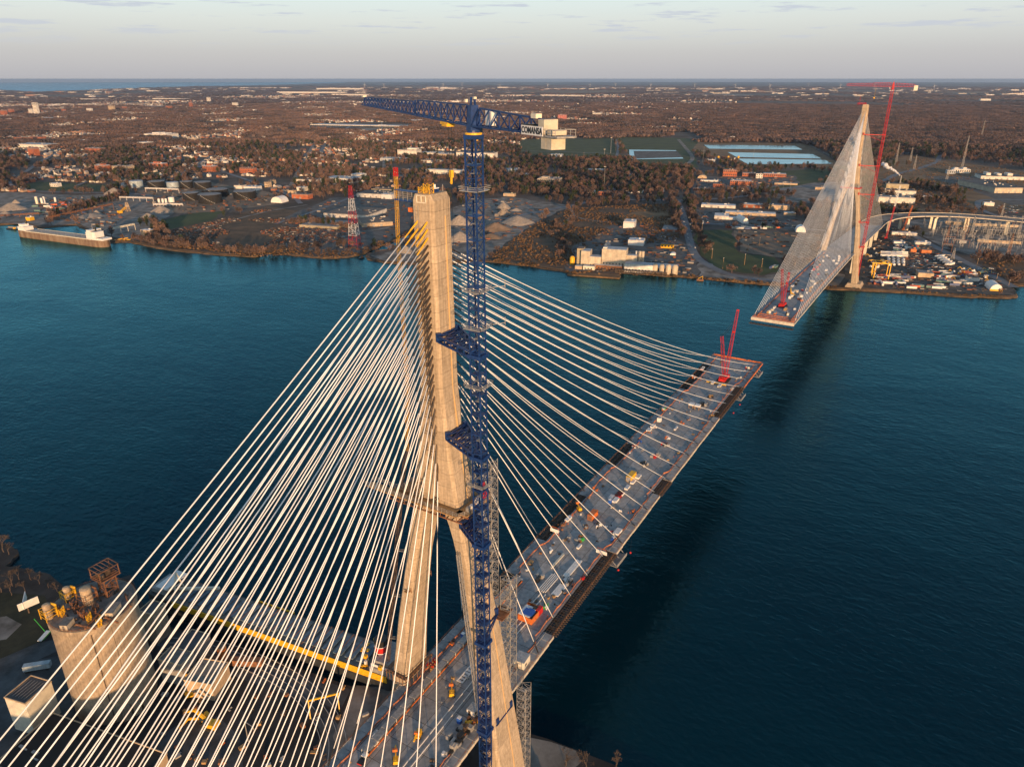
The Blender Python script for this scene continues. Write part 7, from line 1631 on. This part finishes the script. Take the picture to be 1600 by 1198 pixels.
b = MB(); tr = [G(x, y, 2.03) for x, y in ((256,1008),(335,1014),(430,1050),(490,1095),(520,1150),(515,1215))]
dens = []
for i in range(len(tr)-1):
    p0=tr[max(i-1,0)];p1=tr[i];p2=tr[i+1];p3=tr[min(i+2,len(tr)-1)]
    for k_ in range(8): t=k_/8; dens.append(.5*((2*p1)+(p2-p0)*t+(2*p0-5*p1+4*p2-p3)*t*t+(3*p1-p0-3*p2+p3)*t**3))
for off in (-5,-1.8,1.8,5):
    pts = []
    for i, p in enumerate(dens): d = (dens[min(i+1,len(dens)-1)]-dens[max(i-1,0)]).normalized(); pts.append(p+Vector((-d.y,d.x,0))*off+Vector((0,0,.1)))
    for a_, c_ in zip(pts, pts[1:]): b.bar(a_, c_, .25, .2)
kind(b.build('rail_track', M['lightgrey']), 'structure')
rr = random.Random(44)
for i in range(60):
    px, py = rr.uniform(250,600), rr.uniform(1010,1198); p = G(px, py, 2)
    if p.x > 11: continue
    thing('quay_debris', 0,0, 'small heap of scrap or pallet on the dark quay', [('piece', rr.choice(('steel','grey','rust','wood','orange','lightgrey')), [B((0,0,0),(rr.uniform(.6,3),rr.uniform(.5,2),rr.uniform(.3,1.4)),rr.uniform(0,3)), B((1.2,.4,0),(rr.uniform(.4,1.5),.5,.5))])], 'debris', 0, 'debris on the quay', pos=p)
# bare trees at the left shore: trunks and branching limbs
def branchy(seed, H=11):
    rr = random.Random(seed); b = MB()
    def grow(p, d, l, r_, k):
        q = p+d*l; b.tube([p, p.lerp(q,.5)+Vector((rr.uniform(-.1,.1),rr.uniform(-.1,.1),0))*l, q], max(r_,.045), 5 if k < 2 else 3, False, max(r_*.6,.03))
        if k < 5:
            for _ in range(3 if k < 4 else 4): nd = (d+Vector((rr.gauss(0,.5), rr.gauss(0,.5), rr.gauss(.12,.3)))).normalized(); grow(q, nd, l*rr.uniform(.6,.82), r_*.58, k+1)
    grow(Vector((0,0,0)), Vector((0,0,1)), H*.26, H*.02, 0); me = b.mesh('bare_tree'); return me
M['bark'] = mat('bark', (.10,.075,.06), .95)
bt_ = [branchy(s) for s in (1,2,3)]
for m_ in bt_: m_.materials.append(M['bark'])
for i, (x, y, s) in enumerate(((6,862,1.3),(-6,850,1.4),(14,866,1.0),(2,925,1.2),(18,930,.9),(-10,910,1.3),(30,905,.9),(48,905,.8),(62,912,.8),(76,918,.7),(40,925,.8),(884,1196,1.0),(915,1200,1.0),(962,1204,.9),(90,925,.7),(20,915,1.1))):
    p = G(x, y, 2); o = link('bare_tree', bt_[i % 3], None, (p.x,p.y,1.9)); o.scale = (s,s,s); o.rotation_euler[2] = i*1.3
    tag(o, 'bare branching tree on the near bank at the bottom right of the pylon' if x > 500 else 'bare branching tree on the near bank at the left frame edge', 'tree', 'bare trees at the bottom of the near bank' if x > 500 else 'bare trees at the left near bank')
# the ship alongside: yellow bulwark, blue grey hatches, black funnel with a red band
a = G(293, 915, 0); c = G(640, 1062, 0)
ns, nl, nz = laker('bulk_carrier', (6.5,194,0), (28.5,40,0), 17.5, 'bulk carrier with blue grey hatches moored at the quay behind the left pylon leg', M['hullnear'], M['siloroof'], None, 9.0, True)
M['hatchblue'] = mat('hatch_blue', (.10,.15,.20), .7, var=.35, scale=.5)
for o in ns.children:
    if o.name.startswith('hatch_cover') and o.data.materials: o.data.materials[0] = M['hatchblue']
b = MB(); b.box((nl*.53,-8.95,6.6),(nl*.80,.3,3.4)); b.build('yellow_bulwark', M['yellow'], ns); b = MB(); b.box((nl*.45,8.95,8.6),(22,.5,1.2)); b.build('yellow_bulwark', M['yellow'], ns)
b = MB(); b.box((nl*.05,0,9),(9,12,2.4)); b.build('forecastle', M['grey'], ns); b = MB(); b.box((nl*.075,0,11.4),(6,10,2.6)); b.box((nl*.075,0,14),(7,14,.3)); b.build('wheelhouse', M['white'], ns); b = MB(); b.box((nl*.075+3.1,0,12.2),(.2,9,1.2)); b.build('window_row', M['glass'], ns)
b = MB(); b.bar((nl*.1,0,10),(nl*.26,3,16),1.2); b.bar((nl*.1,-3,9),(nl*.1,0,20),.6); b.bar((nl*.1,3,9),(nl*.1,0,20),.6); b.build('deck_crane', M['cream'], ns)
b = MB(); b.cyl((nl*.88,0,9), 2.9, 6, 20); b.cyl((nl*.88,0,18.2), 2.9, 3.2, 20); b.build('funnel', M['black'], ns); b = MB(); b.cyl((nl*.88,0,15), 2.95, 3.2, 20); b.build('funnel_band', M['redbright'], ns); b = MB(); b.cyl((nl*.88,0,14.8), 3.0, .3, 20); b.cyl((nl*.88,0,18.1), 3.0, .3, 20); b.build('funnel_trim', M['white'], ns)
b = MB(); b.box((nl*.93,0,9),(18,17,3.2)); b.box((nl*.92,0,12.2),(12,13,2.6)); b.build('deckhouse', M['grey'], ns); b = MB(); b.box((nl*.93,-7.5,12.3),(17,.3,1.2)); b.box((nl*.85,-6,9),(1,1,3)); b.box((nl*.84,5,9),(2,2,2)); b.build('rail_screen', M['white'], ns)
b = MB(); rr = random.Random(9)
for _ in range(46): b.box((nl*rr.uniform(.81,.98), rr.uniform(-8.5,8.5), 9.05+rr.choice((0,3.2))), (rr.uniform(.4,1.6),)*3)
b.build('deck_fittings', M['yellow'], ns)['kind'] = 'stuff'
b = MB()
for i in range(17): b.bar((nl*(.15+.04*i),-7.5,10.3),(nl*(.15+.04*i),7.5,10.3),.3,.2)
b.build('hatch_coaming', M['rust'], ns)
thing('mooring_boat', 0,0, 'small dark work boat moored off the inlet mouth on the far side', [('hull','black',[B((0,0,-.3),(9,4,1.8),0,1.1)]),('cabin','rust',[B((1,0,1.5),(3,2.6,1.8))])], 'boat', R(10), pos=G(565,404,0))
thing('dredge_pontoon', 0,0, 'rusty pontoon with frame moored at the shore near the lawn', [('hull','rust',[B((0,0,-.3),(9,7,2))]),('frame','yellow',[('l',(-3,0,2),(3,0,6),.5),('l',(3,-2,2),(3,0,6),.4)])], 'pontoon', GA, pos=G(1094,438,0))
thing('barge_group', 0,0, 'dark work barges with yellow gear left of the moored freighter', [('hull','black',[B((-6,0,-.3),(12,6,1.8)),B((8,-3,-.3),(10,5,1.8))]),('gear','yellow',[('l',(-10,0,3),(12,-2,4),.8),B((8,-3,1.5),(3,3,2))])], 'barges', GA, pos=G(20,358,0))
thing('dock_gear', 0,0, 'yellow dock ramps and fenders at the bow of the moored freighter', [('ramp','yellow',[B((0,0,1),(26,3,1.2)),B((6,6,2),(18,3,1.2)),('l',(-10,2,2),(10,8,5),.8)]),('pile','rust',[B((x,-3,-1),(1.5,1.5,5)) for x in (-12,-4,4,12)])], 'dock gear', GA, pos=G(188,377,0))
# ---------------------------------------------------------------- haze
hz = MB(); hz.box((0,0,-3), (170000,170000,254.5)); hm_ = bpy.data.materials.new('haze'); hm_.use_nodes = True; nt = hm_.node_tree; nt.nodes.clear()
o_ = nt.nodes.new('ShaderNodeOutputMaterial'); pv = nt.nodes.new('ShaderNodeVolumePrincipled'); pv.inputs['Color'].default_value = (.76,.84,1,1); pv.inputs['Density'].default_value = 2.3e-5; pv.inputs['Anisotropy'].default_value = .6
nt.links.new(pv.outputs[0], o_.inputs['Volume']); ho = hz.build('haze', hm_); kind(ho, 'stuff')
